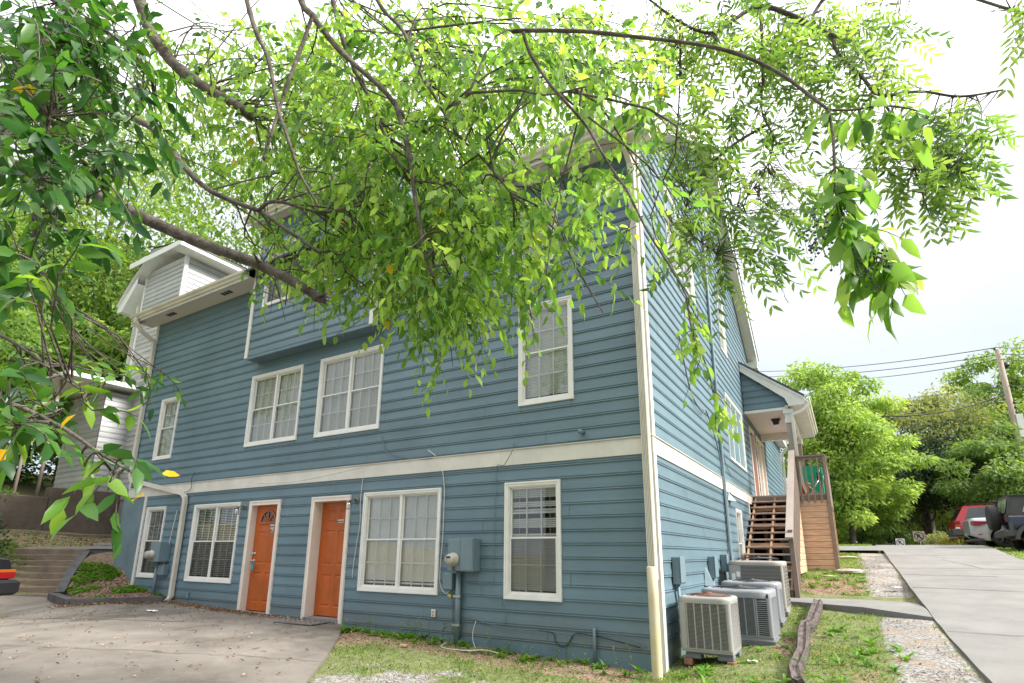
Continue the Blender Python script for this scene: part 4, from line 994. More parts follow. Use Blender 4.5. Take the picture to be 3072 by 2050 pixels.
for k, (a, b) in enumerate([((-.62, 16.4, 3.05), (-.36, 16.5, 3.78)), ((-.66, 16.35, 3.05), (-.42, 16.42, 3.45)), ((-.72, 16.3, 3.3), (-.50, 16.5, 3.10)), ((-.40, 16.55, 3.05), (-.30, 16.45, 3.62))]):
    mb = MB(); mb.tube([a, b], .012, 8); mb.build('tube', M['steel'], ch)
mb = MB(); mb.box(-.47, -.38, 16.42, 16.45, 3.42, 3.62); mb.build('seat', M['dark'], ch)
# items stored under the stair
tb = thing('plastic_tub', (-1.2, 16.6, 1.3), 'pale lidded plastic tub stored under the wooden stair', 'tub')
mb = MB(); mb.bbox(-1.5, -1.05, 16.5, 16.9, 1.35, 1.85, .02); mb.build('body', pm('tub_plastic', (.33, .42, .43), .5), tb); mb = MB(); mb.bbox(-1.53, -1.02, 16.47, 16.93, 1.85, 1.90, .01); mb.build('lid', M['white'], tb)
mb = MB(); mb.box(-1.9, -1.0, 16.4, 17.2, .9, 1.35); tag(mb.build('crate', M['string']), 'wooden crate under the stair carrying the pale tub', 'crate')

# ------------------------------------------------------------------ air conditioning units
def louvers(mb, face, a0, a1, z0, z1, cols, pitch=.0145, gap=.016):
    """slatted side panel: columns of pressed louvers separated by plain ribs"""
    wd_ = (a1-a0-gap*(cols+1))/cols
    for k in range(cols+1):
        x = a0+k*(wd_+gap); mb.quad(face(x, 0, z0), face(x+gap, 0, z0), face(x+gap, 0, z1), face(x, 0, z1))
    n = int((z1-z0-.02)/pitch)
    for k in range(cols):
        x = a0+gap+k*(wd_+gap)
        mb.quad(face(x, 0, z0), face(x+wd_, 0, z0), face(x+wd_, 0, z0+.012), face(x, 0, z0+.012)); mb.quad(face(x, 0, z1-.012), face(x+wd_, 0, z1-.012), face(x+wd_, 0, z1), face(x, 0, z1))
        for q in range(n):
            zz = z0+.012+q*pitch; t = pitch*.44
            mb.quad(face(x, .0, zz+t*.2), face(x+wd_, .0, zz+t*.2), face(x+wd_, .003, zz+t), face(x, .003, zz+t))
            mb.quad(face(x, .003, zz+t), face(x+wd_, .003, zz+t), face(x+wd_, -.012, zz+t+.003), face(x, -.012, zz+t+.003))
def ac_unit(x0, x1, y0, y1, z0, z1, zp, label, mat, style, padm):
    t_ = thing('air_conditioner', ((x0+x1)/2, (y0+y1)/2, zp), label, 'air conditioner', 'outdoor air conditioning units along the side wall')
    cx, cy = (x0+x1)/2, (y0+y1)/2
    core = MB(); core.box(x0+.03, x1-.03, y0+.03, y1-.03, z0+.02, z1-.05); core.build('coil', M['coil'], t_)
    tp = .07 if style != 'round' else .10
    mb = MB(); r = .035
    faces = {'f': (lambda a, o, z: (a, y0-o, z), x0, x1), 'r': (lambda a, o, z: (x1+o, a, z), y0, y1), 'b': (lambda a, o, z: (a, y1+o, z), x0, x1), 'l': (lambda a, o, z: (x0-o, a, z), y0, y1)}
    for c_x, c_y, a0_ in ((x0+r, y0+r, 180), (x1-r, y0+r, 270), (x1-r, y1-r, 0), (x0+r, y1-r, 90)):
        pr = [(c_x+r*math.cos(R(a0_+k*22.5)), c_y+r*math.sin(R(a0_+k*22.5))) for k in range(5)]
        sm = mb.smooth; mb.smooth = True
        mb.grid([[(p[0], p[1], z) for p in pr] for z in (z0, z1-tp)]); mb.smooth = sm
    if style == 'coil':
        g = MB(); F_, a0_, a1_ = faces['f']
        mb.quad(F_(a0_+r, 0, z0), F_(a0_+.20, 0, z0), F_(a0_+.20, 0, z1-tp), F_(a0_+r, 0, z1-tp))
        for fc, s0 in (('f', .20), ('r', r), ('l', r)):
            F_, a0_, a1_ = faces[fc]; n = int((a1_-r-a0_-s0)/.012)
            for k in range(n+1): xx = a0_+s0+k*.012; g.quad(F_(xx, .0, z0), F_(xx+.004, .0, z0), F_(xx+.004, .0, z1-tp), F_(xx, .0, z1-tp))
            for k in range(12): zz = z0+.02+k*(z1-tp-z0-.04)/11; g.quad(F_(a0_+s0, .002, zz), F_(a1_-r, .002, zz), F_(a1_-r, .002, zz+.005), F_(a0_+s0, .002, zz+.005))
        g.build('guard_grille', M['actan'], t_)
        F_, a0_, _ = faces['f']
        for (u, v, w_, h_) in ((.05, .30, .06, .16), (.13, .20, .06, .09)):
            lb = MB(); lb.quad(F_(a0_+u, .003, z1-tp-v), F_(a0_+u+w_, .003, z1-tp-v), F_(a0_+u+w_, .003, z1-tp-v+h_), F_(a0_+u, .003, z1-tp-v+h_)); lb.build('label', M['white'], t_)
    else:
        for fc, cols in (('f', 5), ('r', 5 if style == 'square' else 6), ('l', 5)):
            F_, a0_, a1_ = faces[fc]
            s0 = a0_+r; 
            if fc == 'f':
                e0 = s0+.05; mb.quad(F_(s0, 0, z0), F_(e0, 0, z0), F_(e0, 0, z1-tp), F_(s0, 0, z1-tp))
                if style == 'round':       # wide louvers beside the corner
                    e1 = a1_-r-.17; louvers(mb, F_, e1+.006, a1_-r, z0, z1-tp, 1, .026, .02); louvers(mb, F_, e0, e1, z0, z1-tp, 5)
                else: louvers(mb, F_, e0+.004, a1_-r, z0, z1-tp, cols)
            else: louvers(mb, F_, s0, a1_-r, z0, z1-tp, cols, .019)
        F_, a0_, a1_ = faces['b']; mb.quad(F_(a0_+r, 0, z0), F_(a0_+r, 0, z1-tp), F_(a1_-r, 0, z1-tp), F_(a1_-r, 0, z0))
    mb.box(x0+.01, x1-.01, y0+.01, y1-.01, z0-.03, z0)
    mb.build('cabinet', mat, t_)
    # top: pressed lid with a fan opening
    mb = MB(); n = 32; ro = (.43 if style != 'round' else .44)*min(x1-x0, y1-y0)/1.0; e = .012 if style != 'round' else .03
    def sq(a, s):
        c, d = math.cos(a), math.sin(a); k = 1/max(abs(c), abs(d)); hx, hy = (x1-x0)/2+s, (y1-y0)/2+s
        rr = 1/((abs(c)**(8 if style != 'round' else 6)+abs(d)**(8 if style != 'round' else 6))**(1/(8 if style != 'round' else 6)))
        return (cx+hx*rr*c, cy+hy*rr*d)
    rows = [[(*sq(2*math.pi*k/n, .008), z1-tp-.004) for k in range(n+1)], [(*sq(2*math.pi*k/n, .012), z1-tp*.4) for k in range(n+1)], [(*sq(2*math.pi*k/n, .004), z1-tp*.12) for k in range(n+1)], [(*sq(2*math.pi*k/n, -e), z1) for k in range(n+1)],
            [(cx+(ro+.02)*math.cos(2*math.pi*k/n), cy+(ro+.02)*math.sin(2*math.pi*k/n), z1+.004) for k in range(n+1)], [(cx+ro*math.cos(2*math.pi*k/n), cy+ro*math.sin(2*math.pi*k/n), z1-.02) for k in range(n+1)], [(cx+ro*.98*math.cos(2*math.pi*k/n), cy+ro*.98*math.sin(2*math.pi*k/n), z1-.12) for k in range(n+1)]]
    mb.smooth = True; mb.grid(rows); mb.smooth = False; mb.build('lid', mat, t_)
    mb = MB(); hz = z1+.012 if style != 'coil' else z1+.05
    for rr in np.linspace(.06, ro, 13): mb.tube([(cx+rr*math.cos(2*math.pi*k/24), cy+rr*math.sin(2*math.pi*k/24), hz+.02*(1-(rr/ro)**2)-(.0 if rr < ro*.97 else .008)) for k in range(25)], .0028, 4, False)
    for k in range(8):
        a = 2*math.pi*k/8+.2; mb.tube([(cx+.05*math.cos(a), cy+.05*math.sin(a), hz+.02), (cx+ro*.6*math.cos(a), cy+ro*.6*math.sin(a), hz+.012), (cx+(ro+.01)*math.cos(a), cy+(ro+.01)*math.sin(a), z1+.004)], .004, 5)
    mb.cyl((cx, cy, hz), .055, .03, 'z', 16)
    mb.build('fan_guard', M['rust'] if style == 'square' else M['dark'], t_)
    mb = MB(); mb.cyl((cx, cy, z1-.11), .05, .05, 'z', 12)
    for k in range(3):
        a = 2*math.pi*k/3; c, s_ = math.cos(a), math.sin(a); vs = []
        for rr, hw in ((.05, .05), (ro*.9, .11)):
            for sg in (-1, 1): vs.append((cx+rr*c-sg*hw*s_, cy+rr*s_+sg*hw*c, z1-.085+sg*.02))
        mb.add(vs, [(0, 1, 3, 2)])
    mb.build('fan', M['dark'], t_)
    mb = MB(); b_ = .03
    if padm == 'legs':
        mb.bbox(x0+.05, x1-.01, y0+.03, y1-.02, zp+.055, z0-.03, .006)
        for px_ in (x0+.05, x1-.19):
            for pyy in (y0+.03, y1-.17): mb.bbox(px_, px_+.18, pyy, pyy+.15, zp, zp+.056, .006)
    else: mb.bbox(x0-.02, x1+.02, y0-.02, y1+.02, zp-.02, z0-.03, .012)
    mb.build('pad', M['padgrey'] if padm != 'stone' else M['concw'], t_)
    return t_
M['coil'] = pm('aluminium_coil', (.045, .045, .05), .6, .3, 60)
ac_unit(-1.895, -1.285, 7.22, 7.83, .395, 1.0, .285, 'smallest, nearest air conditioner with a rusty round fan guard, on plastic feet and bricks', M['acgrey'], 'square', 'legs')
ac_unit(-1.90, -.975, 8.46, 9.28, .43, 1.035, .33, 'wide grey air conditioner with rounded lid and dark base, second from the house corner', M['acgrey2'], 'round', 'flat')
ac_unit(-1.86, -1.0, 9.78, 10.42, .545, 1.085, .47, 'grey louvered air conditioner half hidden behind the wide one', M['acgrey2'], 'round', 'flat')
ac_unit(-1.86, -.985, 10.62, 11.45, .63, 1.40, .53, 'tallest, tan air conditioner with paper labels and wire grille, nearest the wooden stair', M['actan'], 'coil', 'stone')
for x, y, sz in ((-1.87, 7.24, .0), (-1.37, 7.22, .02)):
    mb = MB(); mb.bbox(x, x+.10, y, y+.19, .21, .285, .004, ); tag(mb.build('brick', M['brick']), 'red brick under the %s foot of the smallest air conditioner' % ('left' if x < -1.6 else 'right'), 'brick')

# ------------------------------------------------------------------ boxes on the walls
def hbox(mb, x0, x1, y0, y1, z0, z1): mb.bbox(x0, x1, y0, y1, z0, z1, .006)
mt = thing('electric_meter', (-4.97, 6.9, .2), 'blue painted electric meter cabinet with conduit, left of the broken blinds window', 'electric meter')
mb = MB(); hbox(mb, -5.175, -4.945, 6.80, 6.985, 1.245, 1.71); mb.build('meter_cabinet', M['meter'], mt)
mb = MB(); hbox(mb, -4.94, -4.71, 6.79, 6.985, 1.24, 1.715); mb.box(-4.93, -4.72, 6.782, 6.79, 1.26, 1.70); mb.build('breaker_cabinet', M['meter'], mt)
mb = MB(); mb.lathe([(.098, 0), (.10, -.03), (.085, -.035), (.082, -.11), (.075, -.135), (0, -.14)], (-5.06, 6.80, 1.41), 'y', 28); mb.build('meter_dial', pm('meter_face', (.40, .375, .32), .35, .12, 12), mt)
mb = MB(); mb.box(-5.10, -5.02, 6.655, 6.659, 1.43, 1.455); mb.build('display', M['dark'], mt)
for z in (1.385, 1.37, 1.355): pass
mb = MB(); mb.tube([(-5.055, 6.93, 1.25), (-5.055, 6.93, .20)], .042, 14); mb.build('conduit', M['meter'], mt)
for z in (.88, .48): mb = MB(); mb.box(-5.12, -4.99, 6.885, 6.93, z-.015, z+.015); mb.build('strap', M['steel'], mt)
mb = MB(); mb.tube([(-5.06, 6.79, 1.31), (-5.06, 6.77, 1.27), (-5.03, 6.78, 1.245)], .012, 8); mb.build('seal', M['lampb'], mt)
jb = thing('junction_box', (-5.22, 6.95, .96), 'small blue junction box beside the meter conduit', 'junction box')
mb = MB(); hbox(mb, -5.315, -5.155, 6.90, 6.985, .965, 1.205); mb.build('body', M['meter'], jb); mb = MB(); mb.bbox(-5.32, -5.15, 6.885, 6.90, .975, 1.20, .004); mb.build('cover', M['meter'], jb)
jt = MB(); jt.box(-5.29, -5.22, 6.975, 6.98, .86, .90, Matrix.Rotation(.5, 3, 'Y')); tag(jt.build('warning_tag', pm('yellow_tag', (.7, .55, .05), .6)), 'small yellow tag on the wire under the junction box', 'tag')
m2 = thing('electric_meter', (-13.3, 6.9, .5), 'blue painted electric meter cabinet with conduit beside the leftmost ground floor window', 'electric meter')
mb = MB(); hbox(mb, -13.52, -13.13, 6.74, 6.985, 1.27, 1.70); mb.build('meter_cabinet', M['meter'], m2)
mb = MB(); mb.lathe([(.098, 0), (.10, -.03), (.085, -.035), (.082, -.12), (.075, -.14), (0, -.145)], (-13.40, 6.74, 1.42), 'y', 24); mb.build('meter_dial', pm('meter_face2', (.38, .36, .31), .35, .12, 12), m2)
mb = MB(); mb.tube([(-13.42, 6.90, 1.27), (-13.42, 6.90, .50)], .042, 12); mb.build('conduit', M['meter'], m2)
j2 = thing('junction_box', (-13.2, 6.95, .97), 'small blue box under the left electric meter', 'junction box')
mb = MB(); hbox(mb, -13.30, -13.08, 6.88, 6.985, .98, 1.205); mb.build('body', M['meter'], j2); mb = MB(); mb.bbox(-13.31, -13.07, 6.862, 6.88, .99, 1.20, .004); mb.build('cover', M['meter'], j2)
ol = thing('power_outlet', (-5.53, 6.97, .55), 'beige weathered power outlet low on the wall', 'outlet')
mb = MB(); mb.bbox(-5.575, -5.50, 6.955, 6.98, .555, .665, .004); mb.build('plate', M['jamb'], ol); mb = MB(); mb.box(-5.555, -5.52, 6.95, 6.956, .615, .645); mb.box(-5.555, -5.52, 6.95, 6.956, .57, .60); mb.build('sockets', M['actan'], ol)
o2 = thing('power_outlet', (-11.9, 6.97, .55), 'blue painted outlet low on the wall between downspout and left double window', 'outlet')
mb = MB(); mb.bbox(-12.22, -12.14, 6.955, 6.98, .53, .66, .004); mb.build('plate', M['meter'], o2)
mb = MB(); mb.tube([(-2.905, 6.955, .575), (-2.905, 6.94, .56), (-2.905, 6.94, .16)], .022, 10); tag(mb.build('pipe', M['meter']), 'thin blue vertical pipe stub near the right corner of the front wall', 'pipe')
yp = thing('yellow_pipe', (-2.03, 6.66, .1), 'chipped yellowed drain pipe standing under the corner downspout', 'pipe')
mb = MB(); r = .061; mb.smooth = True; n = 20
mb.grid([[(-2.03+rr*math.cos(2*math.pi*k/n)+(1.36-z)*-.0, 6.66+rr*math.sin(2*math.pi*k/n), z) for k in range(n+1)] for rr, z in ((r, .05), (r, .5), (r, 1.0), (r, 1.355), (r-.006, 1.36), (r-.008, 1.1))])
mb.build('pipe', M['yellow'], yp)
# disconnects on the side wall
for y, z0_, z1_, dw, lab in ((7.68, 1.12, 1.47, .12, 'nearest blue disconnect box on the side wall, over the smallest air conditioner'), (9.92, 1.12, 1.475, .12, 'middle blue disconnect box on the side wall'), (10.98, 1.20, 1.51, .09, 'farthest, slim blue disconnect box on the side wall')):
    t_ = thing('disconnect_box', (WX+.07, y, z0_), lab, 'electrical box', 'blue disconnect boxes on the side wall')
    mb = MB(); mb.bbox(WX+.02, WX+.12, y-dw, y+dw, z0_, z1_, .006); mb.build('body', M['meter'], t_); mb = MB(); mb.bbox(WX+.12, WX+.135, y-dw-.008, y+dw+.008, z0_+.02, z1_+.008, .004); mb.build('cover', M['meter'], t_)
    mb = MB(); mb.tube([(WX+.06, y, z0_), (WX+.06, y, .75), (WX+.10, y+.02, .62)], .018, 8); mb.build('conduit', M['meter'], t_)
def cable(name, pts, rad, mat, label, n=6, cat='cable'):
    # smooth the polyline
    P_ = [np.array(p, float) for p in pts]; o_ = []
    for i in range(len(P_)-1):
        p0, p1, p2, p3 = P_[max(i-1, 0)], P_[i], P_[i+1], P_[min(i+2, len(P_)-1)]
        for t in np.linspace(0, 1, 5)[:-1]: o_.append(.5*((2*p1)+(-p0+p2)*t+(2*p0-5*p1+4*p2-p3)*t*t+(-p0+3*p1-3*p2+p3)*t**3))
    o_.append(P_[-1]); mb = MB(); mb.tube(o_, rad, n); return tag(mb.build(name, mat), label, cat)
for i, (y, dyy) in enumerate(((7.72, .18), (7.66, .10), (9.95, .2), (9.88, .1))):
    cable('refrigerant_line', [(WX+.05, y, 1.13), (WX+.06, y+.01, .95), (WX+.12, y+dyy*.4, .75), (WX+.2, y+dyy, .62)], .022 if i % 2 == 0 else .012, M['meter'],
          ['thick line set curving from the nearest disconnect box down to the air conditioner', 'thin line beside the thick one under the nearest disconnect box', 'thick line set under the middle disconnect box', 'thin line under the middle disconnect box'][i], 8, 'pipe')
mb = MB(); mb.add([(WX+.02, 9.5, 1.30), (WX+.02, 9.75, 1.02), (WX+.02, 9.45, 1.02), (WX+.14, 9.6, 1.02), (WX+.05, 9.55, 1.30)], [(0, 2, 3, 4), (0, 4, 3, 1), (1, 3, 2)])
tag(mb.build('line_cover', M['meter']), 'blue wedge-shaped pipe cover on the side wall between the disconnect boxes', 'pipe cover')
mb = MB(); mb.add([(WX+.02, 12.42, 2.80), (WX+.02, 12.62, 2.62), (WX+.02, 12.25, 2.62), (WX+.16, 12.45, 2.60), (WX+.05, 12.42, 2.80)], [(0, 2, 3, 4), (0, 4, 3, 1), (1, 3, 2)])
tag(mb.build('dryer_vent', M['meter']), 'small blue vent hood just under the white band on the side wall', 'vent')
cable('line_set', [(WX+.06, 11.83, 9.3), (WX+.05, 11.82, 7.8), (WX+.05, 11.81, 5.0), (WX+.05, 11.80, 3.0), (WX+.06, 11.79, 1.6), (WX+.12, 11.6, .9)], .034, M['meter'], 'thick painted line set running up the side wall past the windows', 10, 'pipe')
cable('wall_cable', [(WX+.05, 8.75, 5.05), (WX+.05, 8.85, 5.0), (WX+.05, 9.0, 4.7), (WX+.05, 9.4, 4.2), (WX+.05, 10.2, 4.05), (WX+.05, 10.6, 4.15), (WX+.05, 11.5, 3.5), (WX+.05, 11.72, 2.6), (WX+.05, 11.74, 1.4)], .014, M['cable'], 'thick cable looping down the upper side wall to the line set')
cable('wall_cable', [(WX+.04, 12.0, 5.1), (WX+.04, 12.05, 3.6), (WX+.04, 12.9, 3.2), (WX+.04, 14.5, 3.16), (WX+.04, 16.0, 3.08)], .008, M['cable'], 'thin cable sagging along the side wall just above the white band')
Z2 = lambda x, y: (1000+x/1.845, 1200+y/1.845)
def wc(pts, off=.035, k=1): return [tuple(atY(*Z2(*p), WY-off)) for p in pts]
cable('wall_cable', wc([(525, 278), (560, 305), (590, 340), (605, 400), (614, 480), (612, 600), (604, 780), (592, 920), (590, 1010), (605, 1055), (625, 1072), (645, 1050)]), .006, M['wcable'], 'white cable hanging down past the right edge of the ground floor double window')
cable('wall_cable', wc([(275, 200), (268, 215), (282, 250), (285, 280), (320, 300), (400, 322), (520, 328), (575, 310)]), .006, M['cable'], 'thin grey cable curling above the white band')
cable('wall_cable', wc([(175, 368), (165, 430), (150, 560), (148, 680), (128, 800), (108, 940), (106, 985)]), .005, M['wcable'], 'thin white cable dangling between the plain orange door and its neighbouring window')
cable('wall_cable', wc([(-420, 460), (-250, 455), (-100, 430), (60, 395), (175, 368)]), .006, M['wcable'], 'thin white cable draped across the white band')
cable('wall_cable', wc([(1000, 235), (995, 270), (965, 330), (940, 362), (905, 366), (900, 460), (892, 640), (886, 900), (884, 1015), (860, 1022), (740, 1018)]), .0045, M['cable'], 'thin grey wire running down from the band beside the meter cabinet')
cable('wall_cable', wc([(612, 800), (640, 900), (690, 960)]), .0045, M['cable'], 'thin wire from the double window to the meter cabinet')
cable('wall_cable', wc([(700, 1190), (800, 1220), (900, 1250), (1000, 1268), (1150, 1275), (1330, 1298), (1600, 1310), (1735, 1370)]), .006, M['cable'], 'grey cable running low along the front wall to the right corner')
cable('wall_cable', wc([(1130, 1275), (1215, 1290), (1230, 1340), (1265, 1368), (1300, 1350), (1335, 1296), (1400, 1300), (1500, 1318), (1700, 1372)]), .0065, M['bcable'], 'black cable drooping below the grey cable at the right of the front wall')
cable('wall_cable', wc([(865, 1110), (880, 1100), (930, 1115), (950, 1170), (955, 1200), (938, 1255)]), .004, M['cable'], 'short grey wire end curling below the broken blinds window')
cable('wall_cable', wc([(658, 1060), (660, 1180), (655, 1300)]), .006, M['cable'], 'thin grey wire dropping from the junction box to the ground')
cable('wall_cable', wc([(790, 1225), (775, 1270), (772, 1330), (790, 1380), (800, 1402)], .12), .0055, M['wcable'], 'stiff white cable end sticking up beside the meter conduit')
cable('ground_cable', [(-5.1, 6.75, .26), (-5.0, 6.5, .235), (-4.6, 6.45, .235), (-4.35, 6.6, .24), (-4.1, 6.55, .23)], .005, M['wcable'], 'white cable lying on the gravel below the meter')
cable('wall_cable', [(-13.05, 6.95, 2.4), (-13.1, 6.93, 1.9), (-13.2, 6.93, 1.3), (-13.3, 6.93, 1.0)], .007, M['wcable'], 'thin white cable between the left meter and the left downspout')
cable('wall_cable', [(-15.4, 6.96, 3.06), (-12.8, 6.96, 3.03), (-10, 6.96, 3.03), (-7.2, 6.96, 3.035), (-2.3, 6.96, 3.03)], .006, M['cable'], 'dark cable stapled along the top of the white band')
cable('wall_cable', [(-12.55, 6.95, 3.25), (-12.62, 6.93, 3.1), (-12.6, 6.93, 2.85), (-13.0, 6.93, 2.8), (-13.3, 6.94, 2.83)], .006, M['bcable'], 'black cable looping over the white band near the left downspout')
# ------------------------------------------------------------------ old timber and ground bits
lg = MB(); P = []
pts = [(-.56, 6.25, .20), (-.62, 6.7, .22), (-.60, 7.6, .28), (-.64, 8.5, .35), (-.66, 9.2, .40), (-.60, 9.3, .41), (-.58, 10.3, .49), (-.56, 11.4, .59)]
for i, (x, y, z) in enumerate(pts):
    w_ = .082+random.uniform(-.015, .02); h_ = .19+random.uniform(-.02, .02)
    P.append([(x-w_, y, z-.06), (x-w_+.008, y+random.uniform(-.02, .02), z+h_*.7), (x-w_+.03, y, z+h_), (x-.01, y, z+h_-.02), (x+.01, y, z+h_-.022), (x+w_-.03, y, z+h_), (x+w_-.005, y, z+h_*.7), (x+w_, y, z-.06)])
lg.grid(P); lg.add(P[0], [tuple(range(8))]); lg.add(P[-1], [tuple(range(7, -1, -1))])
lg_o = tag(lg.build('landscape_timber', M['log']), 'weathered cracked timber lying on the grass in front of the stair', 'timber')
md = lg_o.modifiers.new('sub', 'SUBSURF'); md.subdivision_type = 'SIMPLE'; md.levels = 4; md.render_levels = 4
tx = bpy.data.textures.new('grain', 'CLOUDS'); tx.noise_scale = .16; md = lg_o.modifiers.new('d', 'DISPLACE'); md.texture = tx; md.strength = .02; md.mid_level = .5
def rock(x, y, z, s, name, label, cat, mat, seed=0):
    rg = np.random.default_rng(seed); mb = MB(); n = 9; P = []
    for i in range(6):
        ph = math.pi*(i/5-.5); P.append([(x+s[0]*math.cos(ph)*math.cos(2*math.pi*k/n)*rg.uniform(.8, 1.1), y+s[1]*math.cos(ph)*math.sin(2*math.pi*k/n)*rg.uniform(.8, 1.1), z+s[2]*(math.sin(ph)*.5+.3)) for k in range(n)])
        P[-1].append(P[-1][0])
    mb.grid(P); return tag(mb.build(name, mat), label, cat)
M['rock'] = pm('pale_stone', (.33, .29, .25), .9, .3, 8, bump=.6)
rock(-.02, 15.6, 1.10, (.34, .25, .14), 'stone', 'pale flat stone at the corner of the plank skirt', 'stone', M['rock'], 1)
rock(-.45, 14.9, 1.03, (.16, .10, .05), 'stone', 'small flat stone in the fallen leaves by the stair', 'stone', M['rock'], 2)
rock(-.05, 19.0, 1.42, (.30, .2, .10), 'stone', 'grey stone beside the far end of the deck', 'stone', M['rock'], 3)
def litter(name, x, y, z, sx, sy, mat, label, cat):
    mb = MB(); P = []
    for i in range(5): P.append([(x+sx*(i/4-.5)+random.uniform(-.01, .01), y+sy*(j/4-.5), z+.012+random.uniform(0, .02)) for j in range(5)])
    mb.grid(P); tag(mb.build(name, mat), label, cat)
litter('paper_scrap', .72, 13.4, .895, .22, .16, M['white'], 'crumpled white paper on the gravel beside the driveway', 'litter')
litter('plastic_wrapper', -11.6, 6.0, zpad(-11.6, 6.0), .24, .10, M['white'], 'clear crumpled wrapper on the parking pad', 'litter')
litter('plastic_wrapper', -1.1, 7.3, zg1(-1.1, 7.3)+.01, .10, .06, M['white'], 'scrap of plastic in the grass beside the smallest air conditioner', 'litter')
litter('wood_chip', -5.45, 6.25, zg1(-5.45, 6.25)+.01, .12, .07, M['wood'], 'pale splinter of wood on the ground below the power outlet', 'litter')
# ------------------------------------------------------------------ grey neighbour house
gh = thing('house', (-23, 12, 3), 'grey lap-sided house with white trim rising behind the left end of the blue house', 'house')
GYp = 9.5; GF_ = lambda a, o, z: (a, GYp-o, z); GS = lambda a, o, z: (-19.86+o, a, z); GA = lambda a, o, z: (a, GYp+.35-o, z)
gw = [('g1', -23.02, -22.60, 8.68, 9.50, 1), ('g2', -21.75, -21.0, 7.55, 8.55, 1)]
mb = MB(); siding(mb, GF_, -22.58, -19.86, 3.2, 12.0, op(gw), zref=3.2, pitch=.19)
siding(mb, GS, GYp, 18, 3.2, 12.3, (), zref=3.2, pitch=.19)
def tg(z): return (-23.55, -22.58) if z < 10.9 else (-23.55+(z-10.9)*1.0, -22.58)
siding(mb, GA, -23.55, -22.58, 3.2, 11.9, op(gw), zref=3.2, pitch=.19, top=tg)
siding(mb, lambda a, o, z: (a, 8.6-o, z), -24.6, -21.9, 2.5, 7.0, (), zref=2.5, pitch=.19)
siding(mb, lambda a, o, z: (-21.915+o, a, z), 8.62, 9.5, 2.5, 7.0, (), zref=2.5, pitch=.19)
mb.build('siding', M['gsiding'], gh)
mb = MB(); mb.box(-22.58, -19.87, GYp+.012, 18, 2.5, 12.2); mb.box(-23.54, -22.58, GYp+.36, 18, 2.5, 10.9); mb.box(-24.58, -21.92, 8.62, 9.6, 2.4, 7.0); mb.build('wall', M['gsiding'], gh)
mb = MB(); mb.box(-22.63, -22.53, GYp-.03, GYp+.36, 3.2, 12.0); mb.box(-19.90, -19.82, GYp-.03, GYp+.02, 3.2, 12.2); mb.box(-19.85, -19.82, GYp+.02, GYp+.1, 3.2, 12.2); mb.box(-23.58, -23.50, GYp+.32, GYp+.4, 3, 10.8)
mb.box(-19.3, -19.26, 8.95, 18.4, 12.2, 12.42); mb.box(-19.84, -19.3, 8.95, 18.4, 12.19, 12.22); mb.box(-22.9, -19.3, 8.95, 8.98, 12.2, 12.42)
mb.add([(-23.85, 9.2, 10.65), (-23.5, 9.2, 10.65), (-22.6, 9.2, 11.65), (-22.6, 9.2, 11.95), (-23.85, 9.2, 10.95), (-23.85, 9.85, 10.65), (-23.5, 9.85, 10.65), (-22.6, 9.85, 11.65), (-22.6, 9.85, 11.95), (-23.85, 9.85, 10.95)], [(4, 3, 2, 1, 0), (5, 6, 7, 8, 9), (0, 1, 6, 5), (1, 2, 7, 6), (3, 4, 9, 8), (4, 0, 5, 9)])
mb.build('trim', M['white'], gh)
mb = MB(); mb.add([(-19.2, 9.1, 12.44), (-19.2, 18.5, 12.44), (-21.6, 18.5, 12.85), (-21.6, 9.1, 12.85), (-22.9, 9.1, 11.9), (-22.9, 18.5, 11.9), (-23.8, 18.5, 10.97), (-23.8, 9.1, 10.97)], [(0, 1, 2, 3), (3, 2, 5, 4), (4, 5, 6, 7)]); mb.build('roof', M['roof'], gh)
mb.v = [(x, y, z-.07) for x, y, z in mb.v]; mb.build('soffit', M['white'], gh)
h_s = house; house = gh
window(GA, gw[0], 'curtain', screen=False); window(GF_, gw[1], 'curtain', screen=False); house = h_s
mb = MB(); mb.box(-24.9, -21.4, 7.2, 9.45, 7.15, 7.3); mb.build('porch_roof', M['white'], gh)
for x in (-24.2, -22.3): mb = MB(); mb.tube([(x, 7.4, 2.9), (x, 7.4, 7.15)], .05, 10); mb.build('porch_post', M['taupe'], gh)
mb = MB(); mb.rtube([(-22.7, 9.42, 10.8), (-22.75, 9.42, 3.4)], .08, .07, (0, 1, 0)); mb.build('downspout', M['gutter'], gh)
# hook arm / awning on its window
mb = MB(); mb.add([(-21.8, 9.44, 8.3), (-21.0, 9.44, 8.4), (-21.0, 8.95, 7.95), (-21.8, 8.95, 7.85)], [(0, 1, 2, 3)]); mb.build('awning', M['padgrey'], gh)
# ------------------------------------------------------------------ vehicles (local x = forward, rear bumper at x = 0)
def paint(name, c, rough=.25, metal=.2):
    m, t, b = newmat(name); b.inputs['Base Color'].default_value = c4(c); b.inputs['Roughness'].default_value = rough; b.inputs['Metallic'].default_value = metal
    b.inputs['Coat Weight'].default_value = .6; b.inputs['Coat Roughness'].default_value = .08
    n = N(t, 'ShaderNodeTexNoise', Scale=3.0, Detail=5); tcn = t.nodes.new('ShaderNodeTexCoord'); t.links.new(tcn.outputs['Object'], n.inputs['Vector'])
    mr = N(t, 'ShaderNodeMapRange'); mr.inputs['To Min'].default_value = rough*.7; mr.inputs['To Max'].default_value = rough*1.6; t.links.new(n.outputs['Fac'], mr.inputs['Value']); t.links.new(mr.outputs[0], b.inputs['Roughness'])
    return m
M['carglass'] = pm('car_glass', (.03, .04, .042), .05, .2, 3, spec=1.0)
M['red'] = flat('tail_red', (.22, .006, .012), .2); M['amber'] = flat('tail_amber', (.36, .08, .01), .2); M['clearl'] = flat('clear_lens', (.6, .6, .6), .15)
